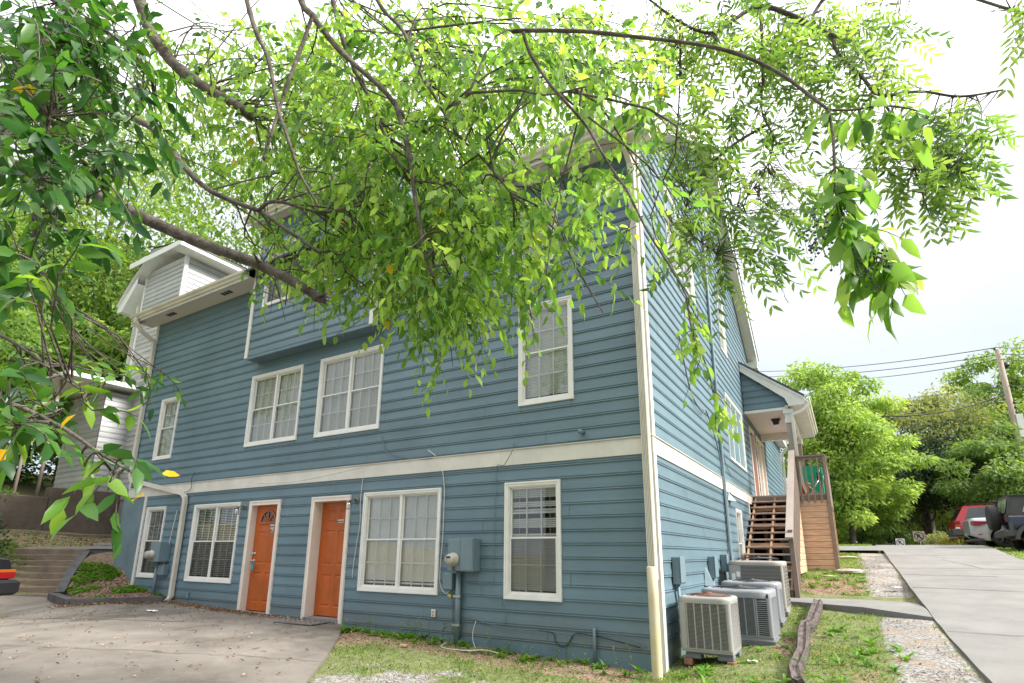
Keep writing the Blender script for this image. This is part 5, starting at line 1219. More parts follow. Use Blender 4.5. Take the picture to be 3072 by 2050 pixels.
M['plast'] = flat('bumper_plastic', (.05, .052, .056), .5)
M['softtop'] = pm('soft_top', (.045, .046, .05), .8, .15, 6, bump=.3, bscale=12)
M['window_clear'] = pm('vinyl_window', (.16, .18, .18), .12, .4, 3, spec=.9)
def wheel(car, x, y, r, w_, rim, spokes=5, out=-1, spare=False):
    wh = MB(); ax = 'x' if spare else 'y'
    c = (x, y, r) if not spare else (x, y, r)
    pr = [(r*.62, -w_*.5), (r*.9, -w_*.5), (r*.98, -w_*.36), (r, -w_*.2), (r, w_*.2), (r*.98, w_*.36), (r*.9, w_*.5), (r*.62, w_*.5), (r*.6, 0), (r*.62, -w_*.5)]
    wh.lathe(pr, c, ax, 32); wo = wh.build('tyre' if spare else 'wheel', M['rubber'], car, local=True)
    rm = MB(); o = out*w_*.40
    rm.lathe([(r*.63, o*1.1), (r*.60, o*.9), (r*.58, -o*.2)], c, ax, 32)
    rm.lathe([(0, o*1.02), (r*.13, o*1.0), (r*.15, o*.8)], c, ax, 16)
    for k in range(spokes):
        a = 2*math.pi*k/spokes
        for da in (-.13, .13):
            u0, u1 = a+da*1.4, a+da
            p0 = (r*.10*math.cos(u0), r*.10*math.sin(u0)); p1 = (r*.60*math.cos(u1), r*.60*math.sin(u1))
            if ax == 'y': rm.rtube([(c[0]+p0[0], c[1]+o*.95, c[2]+p0[1]), (c[0]+p1[0], c[1]+o, c[2]+p1[1])], r*.09, .02, (0, 1, 0))
            else: rm.rtube([(c[0]+o*.95, c[1]+p0[0], c[2]+p0[1]), (c[0]+o, c[1]+p1[0], c[2]+p1[1])], r*.09, .02, (1, 0, 0))
    rm.build('rim', rim, wo, local=True)
    dk_ = MB(); dk_.cyl((c[0], c[1]+o*.2, c[2]) if ax == 'y' else (c[0]+o*.2, c[1], c[2]), r*.58, .01*out, ax, 24); dk_.build('brake', M['dark'], wo, local=True)
def loft(mb, xs_, sec):
    """sec(x) -> half section points from centre top to bottom (y>=0); mirrored"""
    rows = []
    for x in xs_:
        h = sec(x); rows.append([(x, -y, z) for y, z in reversed(h)]+[(x, y, z) for y, z in h][0 if h[0][0] > 0 else 1:])
    mb.smooth = True; mb.grid(rows); mb.smooth = False
    mb.add(rows[0], [tuple(range(len(rows[0])))]); mb.add(rows[-1], [tuple(range(len(rows[-1])-1, -1, -1))])
def body(car, name, mat, L_, hw, top, bot, wheels, r, tuck=.06, arch=1.18, narrow=None, n=64):
    mb = MB(); xs_ = sorted(set(list(np.linspace(0, L_, n))+[w_+s_*r*arch*k for w_ in wheels for s_ in (-1, 1) for k in (1, .999, .9, .7, .4)]+list(wheels)))
    def sec(x):
        zt = np.interp(x, *zip(*top)); zb = np.interp(x, *zip(*bot)); inn = np.interp(x, [0, .12, .5, L_-.7, L_-.15, L_], narrow or [.16, .05, 0, 0, .08, .22]); h = hw-inn
        za = zb
        for w_ in wheels:
            d = abs(x-w_)
            if d < r*arch: za = max(za, r+math.sqrt(max(0, (r*arch)**2-d*d)))
        za = min(za, zt-.08)
        zm = max(za+.03, zb+(zt-zb)*.55)
        return [(0, zt+.025), (h*.6, zt+.02), (h-tuck*1.3, zt), (h-.02, zt-.06), (h, zm), (h-.01, za+.02), (h-.03, za), (h-.3, za+.005)]
    loft(mb, xs_, sec); o = mb.build(name, mat, car, local=True); return o
def green(car, name, mat, base, roof, hwb, hwt, zb, zt, wins, rails=False, gmat=None):
    """greenhouse frustum: base (x0,x1), roof (x0,x1); wins: side windows as (u0,u1,v0,v1) in 0..1"""
    mb = MB(); B = [(base[0], -hwb, zb), (base[1], -hwb, zb), (base[1], hwb, zb), (base[0], hwb, zb)]; T_ = [(roof[0], -hwt, zt), (roof[1], -hwt, zt), (roof[1], hwt, zt), (roof[0], hwt, zt)]
    mb.add(B+T_, [(0, 1, 5, 4), (1, 2, 6, 5), (2, 3, 7, 6), (3, 0, 4, 7), (4, 5, 6, 7)])
    # slightly crowned roof
    P = []
    for i in range(7):
        x = roof[0]-.02+(roof[1]-roof[0]+.04)*i/6; P.append([(x, hwt*1.02*math.sin(a), zt-.01+.05*(1-abs(2*i/6-1)**4*.5)*math.cos(a)) for a in np.linspace(-math.pi/2, math.pi/2, 9)])
    mb.smooth = True; mb.grid(P); mb.smooth = False
    o = mb.build(name, mat, car, local=True)
    def sp(u, v, sgn, off=.006):
        xa, xb = base[0]+(roof[0]-base[0])*v, base[1]+(roof[1]-base[1])*v; return (xa+(xb-xa)*u, sgn*(hwb+(hwt-hwb)*v+off), zb+(zt-zb)*v)
    for sgn in (-1, 1):
        for w_ in wins:
            g = MB(); q = [sp(w_[0], w_[2], sgn), sp(w_[1], w_[2], sgn), sp(w_[1]+(w_[4] if len(w_) > 4 else 0), w_[3], sgn), sp(w_[0]+(w_[5] if len(w_) > 5 else 0), w_[3], sgn)]
            g.quad(*q); g.build('side_window', gmat or M['carglass'], car, local=True)
    def ep(e, u, v, off):
        x = (base[e]+(roof[e]-base[e])*v)+off; return (x, (hwb+(hwt-hwb)*v)*(2*u-1), zb+(zt-zb)*v)
    g = MB(); g.quad(*[ep(0, u, v, -.006) for u, v in ((.08, .1), (.92, .1), (.92, .88), (.08, .88))]); g.build('rear_window', gmat or M['carglass'], car, local=True)
    g = MB(); g.quad(*[ep(1, u, v, .006) for u, v in ((.08, .1), (.92, .1), (.92, .9), (.08, .9))]); g.build('windshield', M['carglass'], car, local=True)
    return o
def part(car, name, mat, fn): mb = MB(); fn(mb); return mb.build(name, mat, car, local=True)
# --- red boxy wagon (farthest of the row)
rc = thing('parked_car', (3.83, 29.2, 1.90), 'red boxy estate car with black bumper, farthest of the three parked beyond the driveway', 'car', 'cars parked beyond the driveway')
REDP = paint('red_paint', (.42, .012, .018), .3, .0)
body(rc, 'body', REDP, 4.2, .87, [(0, .98), (3.0, 1.0), (3.2, 1.0), (4.1, .9), (4.2, .7)], [(0, .45), (4.2, .40)], [.77, 3.35], .34)
green(rc, 'cabin', REDP, (.03, 3.15), (.38, 2.6), .83, .70, .99, 1.58, [(.09, .36, .1, .86), (.40, .62, .1, .86), (.65, .9, .1, .86, -.06, 0)])
part(rc, 'rear_bumper', M['plast'], lambda m: m.bbox(-.12, .40, -.88, .88, .42, .66, .02)); part(rc, 'roof_rack', M['dark'], lambda m: (m.box(.5, 2.3, -.66, -.62, 1.64, 1.67), m.box(.5, 2.3, .62, .66, 1.64, 1.67), m.box(.9, .95, -.64, .64, 1.65, 1.68), m.box(1.8, 1.85, -.64, .64, 1.65, 1.68)))
for s_ in (-1, 1):
    part(rc, 'tail_light', M['red'], lambda m: m.bbox(-.01, .14, s_*.80-.08, s_*.80+.08, .84, .97)); part(rc, 'indicator', M['amber'], lambda m: m.bbox(-.012, .14, s_*.80-.082, s_*.80+.082, .74, .84)); part(rc, 'reversing_light', M['clearl'], lambda m: m.bbox(-.01, .14, s_*.80-.08, s_*.80+.08, .67, .74))
part(rc, 'side_stripe', M['white'], lambda m: m.box(.16, 3.9, -.885, -.87, .955, .968)); part(rc, 'mud_flap', M['rubber'], lambda m: (m.box(.52, .56, -.87, -.62, .2, .6)))
part(rc, 'tow_hitch', M['chrome'], lambda m: (m.box(-.2, .1, -.04, .04, .34, .40), m.cyl((-.2, 0, .40), .03, .06)))
for x in (.77, 3.35):
    for s_ in (-1, 1): wheel(rc, x, s_*.76, .34, .22, M['chrome'], 5, s_)
# --- silver saloon
sc_ = thing('parked_car', (3.82, 26.0, 1.79), 'silver saloon with long red tail light, parked between the red car and the soft top', 'car', 'cars parked beyond the driveway')
SILV = paint('silver_paint', (.42, .43, .45), .3, .5)
body(sc_, 'body', SILV, 4.5, .88, [(0, .95), (.12, 1.03), (.75, 1.04), (1.2, .98), (3.3, .95), (4.2, .82), (4.5, .6)], [(0, .45), (.3, .26), (.8, .2), (3.8, .2), (4.5, .3)], [.87, 3.55], .325, narrow=[.25, .13, .02, 0, .1, .3])
green(sc_, 'cabin', SILV, (.55, 3.45), (1.35, 2.5), .80, .60, .98, 1.43, [(.16, .48, .12, .85, 0, .06), (.52, .84, .12, .85, -.04, 0)])
for s_ in (-1, 1):
    def tl(m):
        y0 = s_*.62; y1 = s_*.845
        m.add([(.02, y0, .80), (.03, y0, .92), (.10, y1-s_*.03, .93), (.10, y1-s_*.03, .76), (.62, s_*.885, .90), (.30, s_*.89, .80)], [(0, 1, 2, 3), (3, 2, 4, 5)])
    part(sc_, 'tail_light', M['red'], tl); part(sc_, 'reflector', M['red'], lambda m: m.bbox(.14, .28, s_*.865-.02, s_*.865+.02, .44, .47))
part(sc_, 'bumper_trim', M['plast'], lambda m: m.bbox(.02, .6, -.80, .80, .24, .32, .01))
for x in (.87, 3.55):
    for s_ in (-1, 1): wheel(sc_, x, s_*.79, .325, .21, M['chrome'], 5, s_)
# --- dark soft-top off-roader
jp = thing('parked_car', (4.36, 23.4, 1.58), 'dark blue soft-top off-roader with spare wheel on its tail at the right edge', 'car', 'cars parked beyond the driveway')
NAVY = paint('navy_paint', (.008, .012, .035), .2, .1)
body(jp, 'body', NAVY, 3.9, .79, [(0, 1.16), (2.4, 1.16), (2.5, 1.12), (3.85, 1.05), (3.9, .9)], [(0, .62), (3.9, .60)], [.68, 3.03], .41, tuck=.02, narrow=[.0, 0, 0, 0, .15, .25], arch=1.15)
def top_(m):
    hw_ = .76; m.add([(.02, -hw_, 1.17), (2.45, -hw_, 1.17), (1.95, -.68, 1.78), (.16, -.68, 1.80), (.02, hw_, 1.17), (2.45, hw_, 1.17), (1.95, .68, 1.78), (.16, .68, 1.80)], [(0, 1, 2, 3), (7, 6, 5, 4), (3, 2, 6, 7), (0, 3, 7, 4), (1, 5, 6, 2)])
    m.rtube([(.10, -.70, 1.79), (1.97, -.70, 1.77)], .04, .03, (0, 0, 1)); m.rtube([(.03, -.755, 1.2), (.15, -.69, 1.78)], .05, .03, (0, 1, 0)); m.rtube([(1.0, -.755, 1.2), (1.0, -.69, 1.76)], .06, .02, (0, 1, 0))
part(jp, 'soft_top', M['softtop'], top_)
for a, b, c, d in ((.38, .95, .95, .55), (1.07, 1.95, 1.75, 1.07)):
    part(jp, 'side_window', M['window_clear'], lambda m: m.quad((a, -.775, 1.26), (b, -.775, 1.26), (c, -.705, 1.68), (d, -.705, 1.68)))
part(jp, 'rear_window', M['window_clear'], lambda m: m.quad((.01, .6, 1.26), (.01, -.6, 1.26), (.12, -.55, 1.70), (.12, .55, 1.70)))
part(jp, 'rear_bumper', M['plast'], lambda m: m.bbox(-.10, .24, -.80, .80, .52, .72, .03))
for xw in (.68, 3.03):
    def fl(m):
        o_ = [(xw+.60*math.cos(a), .41+.56*math.sin(a)) for a in np.linspace(math.pi*.98, math.pi*.02, 13)]; i_ = [(xw+.50*math.cos(a), .41+.46*math.sin(a)) for a in np.linspace(math.pi*.98, math.pi*.02, 13)]
        for s_ in (-1, 1): m.grid([[(x, s_*.74, z) for x, z in o_], [(x, s_*.90, z) for x, z in o_], [(x, s_*.90, z) for x, z in i_], [(x, s_*.78, z) for x, z in i_]])
    part(jp, 'fender_flare', M['plast'], fl)
for s_ in (-1, 1): part(jp, 'tail_light', M['red'], lambda m: m.bbox(-.06, .03, s_*.72-.05, s_*.72+.05, .98, 1.14, .006)); 
part(jp, 'light_guard', M['dark'], lambda m: (m.box(-.05, .035, -.785, -.775, .96, 1.16)))
part(jp, 'corner_guard', M['plast'], lambda m: m.box(.0, .10, -.802, -.79, .64, .98))
part(jp, 'side_mirror', M['dark'], lambda m: m.bbox(2.2, 2.32, -1.02, -.84, 1.16, 1.36, .02))
for x in (.68, 3.03):
    for s_ in (-1, 1): wheel(jp, x, s_*.79, .41, .27, M['dark'], 5, s_)
sp_ = MB(); sp_.lathe([(.0, -.13), (.30, -.135), (.38, -.12), (.40, -.08), (.405, 0), (.40, .08), (.37, .12), (0, .12)], (-.20, 0, 1.14), 'x', 32); sp_.build('spare_wheel', M['rubber'], jp, local=True)
part(jp, 'spare_carrier', M['dark'], lambda m: (m.box(-.08, .01, -.1, .1, .9, 1.3), m.box(-.075, -.03, -.05, .05, 1.3, 1.66), m.bbox(-.22, .0, -.09, .09, 1.62, 1.68)))
part(jp, 'exhaust', M['rust'], lambda m: m.tube([(.05, -.45, .46), (.35, -.5, .48), (.6, -.45, .5)], .05, 10))
# --- grey hatchback seen from the front past the deck
gc = thing('parked_car', (-1.35, 27.3, 1.86), 'light grey car seen from the front between the deck and the bushes', 'car')
gc.rotation_euler = (0, 0, R(-96))
GRY = paint('pale_silver_paint', (.40, .42, .46), .25, .5)
body(gc, 'body', GRY, 4.1, .87, [(0, .95), (2.6, 1.0), (2.9, .98), (3.8, .82), (4.1, .6)], [(0, .35), (.8, .22), (3.5, .2), (4.1, .28)], [.85, 3.25], .32)
green(gc, 'cabin', GRY, (.15, 3.05), (.7, 2.2), .80, .62, .97, 1.50, [(.1, .45, .12, .85), (.5, .86, .12, .85, -.06, 0)])
for s_ in (-1, 1):
    part(gc, 'headlight', M['clearl'], lambda m: m.add([(3.98, s_*.5, .58), (3.80, s_*.76, .62), (3.62, s_*.80, .78), (3.88, s_*.55, .74)], [(0, 1, 2, 3)])); part(gc, 'door_mirror', GRY, lambda m: m.bbox(2.45, 2.58, s_*.98-.12, s_*.98+.12, 1.0, 1.15, .03))
part(gc, 'grille', M['dark'], lambda m: m.bbox(3.98, 4.09, -.5, .5, .34, .48, .01)); part(gc, 'number_plate', M['clearl'], lambda m: m.box(4.09, 4.11, -.2, .2, .48, .58))
for x in (.85, 3.25):
    for s_ in (-1, 1): wheel(gc, x, s_*.77, .32, .2, M['chrome'], 5, s_)
# --- dark car tail at the far left edge
lc = thing('parked_car', (-13.58, 3.76, .33), 'black car tail with amber and red light at the lower left edge', 'car')
lc.rotation_euler = (0, 0, R(203))
BLK = paint('black_car_paint', (.012, .012, .016), .2, .1)
body(lc, 'body', BLK, 4.4, .86, [(0, .99), (.1, 1.03), (.9, 1.02), (1.4, .97), (3.2, .92), (4.3, .78), (4.4, .6)], [(0, .42), (.4, .28), (3.8, .2), (4.4, .3)], [.95, 3.6], .31, narrow=[.10, .03, 0, 0, .1, .25])
green(lc, 'cabin', BLK, (.75, 3.3), (1.3, 2.5), .80, .62, .95, 1.36, [(.12, .48, .12, .85), (.52, .86, .12, .85, -.05, 0)])
part(lc, 'rear_bumper', M['black'], lambda m: (m.bbox(-.16, .60, -.90, .90, .34, .62, .05)))
for s_ in (-1, 1):
    part(lc, 'tail_light', M['red'], lambda m: m.bbox(-.03, .18, s_*.63-.215, s_*.63+.215, .64, .75, .01)); part(lc, 'indicator', M['amber'], lambda m: m.bbox(-.032, .18, s_*.63-.216, s_*.63+.216, .75, .81, .01))
for x in (.95, 3.6):
    for s_ in (-1, 1): wheel(lc, x, s_*.76, .31, .2, M['plast'], 5, s_)
# --- distant white van and dark car on the upper terrace (far left)
wv = thing('parked_car', (-33.2, 5.6, 4.3), 'white off-roader with barred grille on the terrace at the far left', 'car'); wv.rotation_euler = (0, 0, R(-10))
WHP = paint('white_car_paint', (.6, .6, .6), .3, 0)
body(wv, 'body', WHP, 4.2, .85, [(0, 1.1), (2.6, 1.1), (4.0, 1.02), (4.2, .9)], [(0, .45), (4.2, .45)], [.9, 3.3], .38); green(wv, 'cabin', WHP, (.05, 2.7), (.2, 2.2), .8, .7, 1.1, 1.75, [(.08, .45, .12, .85), (.5, .9, .12, .85)])
part(wv, 'grille', M['dark'], lambda m: [m.box(4.19, 4.215, -.3+k*.1, -.25+k*.1, .62, .9) for k in range(7)])
for x in (.9, 3.3):
    for s_ in (-1, 1): wheel(wv, x, s_*.76, .38, .22, M['dark'], 5, s_)
# ------------------------------------------------------------------ utility pole, wires, signs
up = thing('utility_pole', (9.0, 40.0, 1.7), 'tall weathered wooden utility pole above the parked cars', 'utility pole')
ptop = atY(2992, 1050, 40); pbt = atY(3070, 1357, 40)
px_ = ptop[0]
mb = MB(); mb.tube([(px_+.15, 40, 1.0), (px_+.06, 40, 7), (px_, 40, ptop[2])], [.20, .17, .13], 14); mb.build('pole', pm('pole_wood', (.30, .24, .20), .85, .25, 3, stretch=(10, 10, .8), bump=.4), up)
mb = MB(); mb.cyl((px_-.12, 40, ptop[2]), .05, .16); mb.cyl((px_+.25, 40, ptop[2]-.95), .16, .3, 'y', 12); mb.build('insulator', M['dark'], up)
mb = MB(); mb.box(px_+.12, px_+.42, 39.8, 40.2, ptop[2]-5.2, ptop[2]-3.9); mb.build('cover', M['white'], up); mb = MB()
for k in range(4): mb.cyl((px_+.2, 39.9, ptop[2]-3.2-.28*k), .08, .12, 'y', 10)
mb.build('bracket', M['dark'], up)
tz = ptop[2]
def wire(d0, d1, a, b, sag, rad, label, c=None):
    p0 = at(a[0], a[1], d0); p1 = at(b[0], b[1], d1); pts = [p0+(p1-p0)*t+np.array([0, 0, -sag*4*t*(1-t)]) for t in np.linspace(0, 1, 14)]
    mb = MB(); mb.tube(pts, rad, 5); tag(mb.build('power_line', c or M['bcable']), label, 'power line', 'wires strung to the utility pole')
pd = float(np.dot(np.array([px_, 40, tz-CAM_Z]), AF))
for i, ((xa, ya), (xb, yb), r_, lb) in enumerate([((2270, 1115), (2990, 1043), .022, 'top wire meeting the pole head'), ((2290, 1131), (2998, 1064), .022, 'second wire from the top, just below the pole head'), ((2440, 1142), (2998, 1078), .022, 'third wire from the top'),
        ((2300, 1215), (3015, 1153), .012, 'faint thin wire in the middle of the sky gap'), ((2560, 1242), (3020, 1180), .028, 'thick dark wire sloping down left over the olive tree'), ((2640, 1285), (3020, 1182), .016, 'wire running steeply down from the pole to the trees'),
        ((2500, 1302), (3030, 1291), .035, 'upper of the two low cables crossing the trees'), ((2450, 1336), (3040, 1336), .032, 'lower of the two low cables, carrying a black sleeve')]):
    wire(pd*(1.55 if i < 3 else .95), pd, (xa, ya), (xb, yb), .35 if i < 4 else .6, r_*1.15, lb)
for i, (a, b, lb) in enumerate([((2990, 1043), (3130, 1040), 'top wire right of the pole'), ((2998, 1061), (3130, 1063), 'second wire right of the pole'), ((2998, 1078), (3130, 1081), 'third wire right of the pole'), ((3020, 1154), (3130, 1160), 'low wire right of the pole')]):
    wire(pd, pd*.8, a, b, .05, .022, lb)
a = at(2930, 1338, pd); b = at(2988, 1337, pd); mb = MB(); mb.tube([a, b], .11, 10); tag(mb.build('cable_sleeve', M['black']), 'black cable sleeve hanging on the low cable beside the pole', 'cable sleeve')
def sign(x, y, z, s, rnd, label, ph):
    t_ = thing('no_parking_sign', (x, y, z), label, 'sign')
    mb = MB(); mb.tube([(x, y+.02, z-2.2), (x, y+.02, z+s*.2)], .025, 8); mb.build('post', M['dark'], t_)
    mb = MB(); mb.bbox(x-s/2, x+s/2, y-.012, y, z-s/2, z+s/2, .004); mb.build('panel', ph, t_)
    mb = MB(); n = 28; ro, ri = s*.43, s*.36
    for k in range(n):
        a, b = 2*math.pi*k/n, 2*math.pi*(k+1)/n; mb.quad((x+ro*math.cos(a), y-.014, z+ro*math.sin(a)), (x+ro*math.cos(b), y-.014, z+ro*math.sin(b)), (x+ri*math.cos(b), y-.014, z+ri*math.sin(b)), (x+ri*math.cos(a), y-.014, z+ri*math.sin(a)))
    d = s*.04; q = ro*.72; mb.quad((x-q-d, y-.0145, z+q-d), (x+q-d, y-.0145, z-q-d), (x+q+d, y-.0145, z-q+d), (x-q+d, y-.0145, z+q+d)); mb.build('ring_and_bar', M['black'], t_)
    t2 = text('R', s*.62, (x-.01, y-.016, z-s*.21), (R(90), 0, 0), M['black'], t_, name='letter', bold=s*.012); return t_
signp = pm('sign_tan', (.42, .34, .27), .6, .08); signw = flat('sign_white', (.7, .7, .7), .5)
p = atY(2701, 1628, 30); sign(p[0], 30, p[2], .33, False, 'small white no parking sign low above the driveway crest', signw)
p = atY(2757, 1609.5, 30); sign(p[0], 30, p[2], .42, True, 'brown no parking sign on a dark post in front of the small far house', signp)
p = atY(2761, 1529, 42); sl = thing('street_lamp', (p[0], 42, 1.5), 'slim lamp post with a small white cap among the dark trees', 'street lamp')
mb = MB(); mb.tube([(p[0], 42, 1.5), (p[0], 42, p[2]-.2)], .04, 8); mb.build('post', M['dark'], sl); mb = MB(); mb.lathe([(0, .25), (.08, .22), (.25, .1), (.1, 0), (.09, -.25)], (p[0], 42, p[2]-.1), 'z', 14); mb.build('lamp_head', M['white'], sl)
hp = atY(2757, 1616, 60); fh = thing('house', (hp[0], 62, 0), 'small grey gabled house far behind the driveway crest', 'house')
X0, X1 = atY(2727, 1620, 60)[0], atY(2812, 1620, 60)[0]; ze = atY(2727, 1616, 60)[2]; zp_ = atY(2755, 1600, 60)[2]; xm = (X0+X1)/2
mb = MB(); mb.box(X0+.5, X1-.3, 60.3, 70, -1, ze+.05); mb.add([(X0+.5, 60.3, ze), (X1-.3, 60.3, ze), (xm, 60.3, zp_)], [(0, 1, 2)]); mb.build('wall', pm('far_wall', (.27, .27, .29), .7), fh)
mb = MB(); mb.add([(X0, 59.9, ze+.02), (xm, 59.9, zp_+.12), (xm, 71, zp_+.12), (X0, 71, ze+.02), (X1, 59.9, ze+.02), (X1, 71, ze+.02)], [(0, 1, 2, 3), (1, 4, 5, 2)]); mb.build('roof', M['roof'], fh)
mb = MB(); mb.box(X0, X1, 59.85, 59.9, ze-.15, ze+.05); mb.box(X0+.45, X0+.6, 60.2, 60.3, -1, ze); mb.box(xm-.9, xm+.9, 60.2, 60.29, 1.0, ze-.3); mb.build('trim', M['white'], fh)
mb = MB(); mb.box(xm-.78, xm-.05, 60.15, 60.2, 1.0, ze-.45); mb.box(xm+.05, xm+.78, 60.15, 60.2, 1.0, ze-.45); mb.build('window', M['carglass'], fh)
hb = thing('house', (22, 58, 2), 'pale grey house gable showing through the trees left of the utility pole', 'house')
gp = atY(2905, 1310, 55); mb = MB(); mb.box(gp[0]-2.5, gp[0]+5, 55.2, 66, 2, gp[2]-.3); mb.add([(gp[0]-2.5, 55.2, gp[2]-.3), (gp[0]+5, 55.2, gp[2]-.3), (gp[0]+1.2, 55.2, gp[2]+2.2)], [(0, 1, 2)]); mb.build('wall', pm('far_wall2', (.42, .43, .46), .7), hb)
mb = MB(); mb.add([(gp[0]-3, 54.8, gp[2]-.55), (gp[0]+1.2, 54.8, gp[2]+2.4), (gp[0]+1.2, 67, gp[2]+2.4), (gp[0]-3, 67, gp[2]-.55), (gp[0]+5.5, 54.8, gp[2]-.55), (gp[0]+5.5, 67, gp[2]-.55)], [(0, 1, 2, 3), (1, 4, 5, 2)]); mb.build('roof', M['roof'], hb)
hy = thing('fire_hydrant', (3.5, 34, 1.9), 'small white and blue hydrant among the far bushes', 'hydrant')
p = atY(2862, 1625, 31.5); mb = MB(); mb.lathe([(.14, -.6), (.14, -.55), (.10, -.53), (.10, -.05), (.13, -.03), (.12, .03), (.06, .12), (0, .15)], (p[0], 31.5, p[2]), 'z', 14); mb.cyl((p[0]-.18, 31.5, p[2]-.2), .05, .36, 'x', 10); mb.build('body', M['white'], hy); hy.location = (p[0], 31.5, p[2]-.6)
for c_ in hy.children: c_.location = Vector((0, 0, 0)); 
for c_ in hy.children:
    for v_ in c_.data.vertices: v_.co = v_.co + Vector((3.5, 34, 1.9)) - Vector((p[0], 31.5, p[2]-.6))
# ------------------------------------------------------------------ vegetation
def unit(a): return a/np.maximum(np.linalg.norm(a, axis=-1, keepdims=True), 1e-9)
def rnd_dir(n): return unit(RNG.normal(size=(n, 3)))
def leaf_geo(P, D, Nn, L_, W_, curl=.12, fold=.10, simple=False):
    """ovate leaves: P base points, D axis, Nn normal, lengths and widths"""
    n = len(P); D = unit(D); S_ = unit(np.cross(D, Nn)); U = np.cross(S_, D); L_ = L_[:, None]; W_ = W_[:, None]
    if simple:
        V = np.stack([P, P+D*L_*.45+S_*W_*.5, P+D*L_, P+D*L_*.5-S_*W_*.5], 1); V[:, 2] -= U*L_*curl
        F = np.array([[0, 1, 2], [0, 2, 3]])
    else:
        f = -U*W_*fold
        m1 = P+D*L_*.30+U*L_*curl*.15; m2 = P+D*L_*.68-U*L_*curl*.15
        V = np.stack([P, m1+S_*W_*.48-f*1.2, m1, m1-S_*W_*.48-f*1.2, m2+S_*W_*.38-f, m2, m2-S_*W_*.38-f, P+D*L_-U*L_*curl], 1)
        F = np.array([[0, 1, 2], [0, 2, 3], [1, 4, 5], [1, 5, 2], [2, 5, 6], [2, 6, 3], [4, 7, 5], [5, 7, 6]])
    k = V.shape[1]; return V.reshape(-1, 3), (F[None]+np.arange(n)[:, None, None]*k).reshape(-1, 3), k
def tube_geo(paths, radii, n=4):
    """paths (T,K,3), radii (T,K) -> prism tubes"""
    T, K, _ = paths.shape; t = unit(np.gradient(paths, axis=1)); ref = np.where(np.abs(t[..., 2:3]) < .9, np.array([0, 0, 1.0]), np.array([1.0, 0, 0]))
    a = unit(np.cross(t, ref)); b = np.cross(t, a); ang = np.arange(n)*2*math.pi/n
    V = paths[:, :, None]+(a[:, :, None]*np.cos(ang)[None, None, :, None]+b[:, :, None]*np.sin(ang)[None, None, :, None])*radii[:, :, None, None]
    i = np.arange(T)[:, None, None]*K*n+np.arange(K-1)[None, :, None]*n+np.arange(n)[None, None]; j = np.roll(np.arange(n), -1); i2 = np.arange(T)[:, None, None]*K*n+np.arange(K-1)[None, :, None]*n+j[None, None]
    F = np.stack([i, i2, i2+n, i+n], -1).reshape(-1, 4); return V.reshape(-1, 3), F
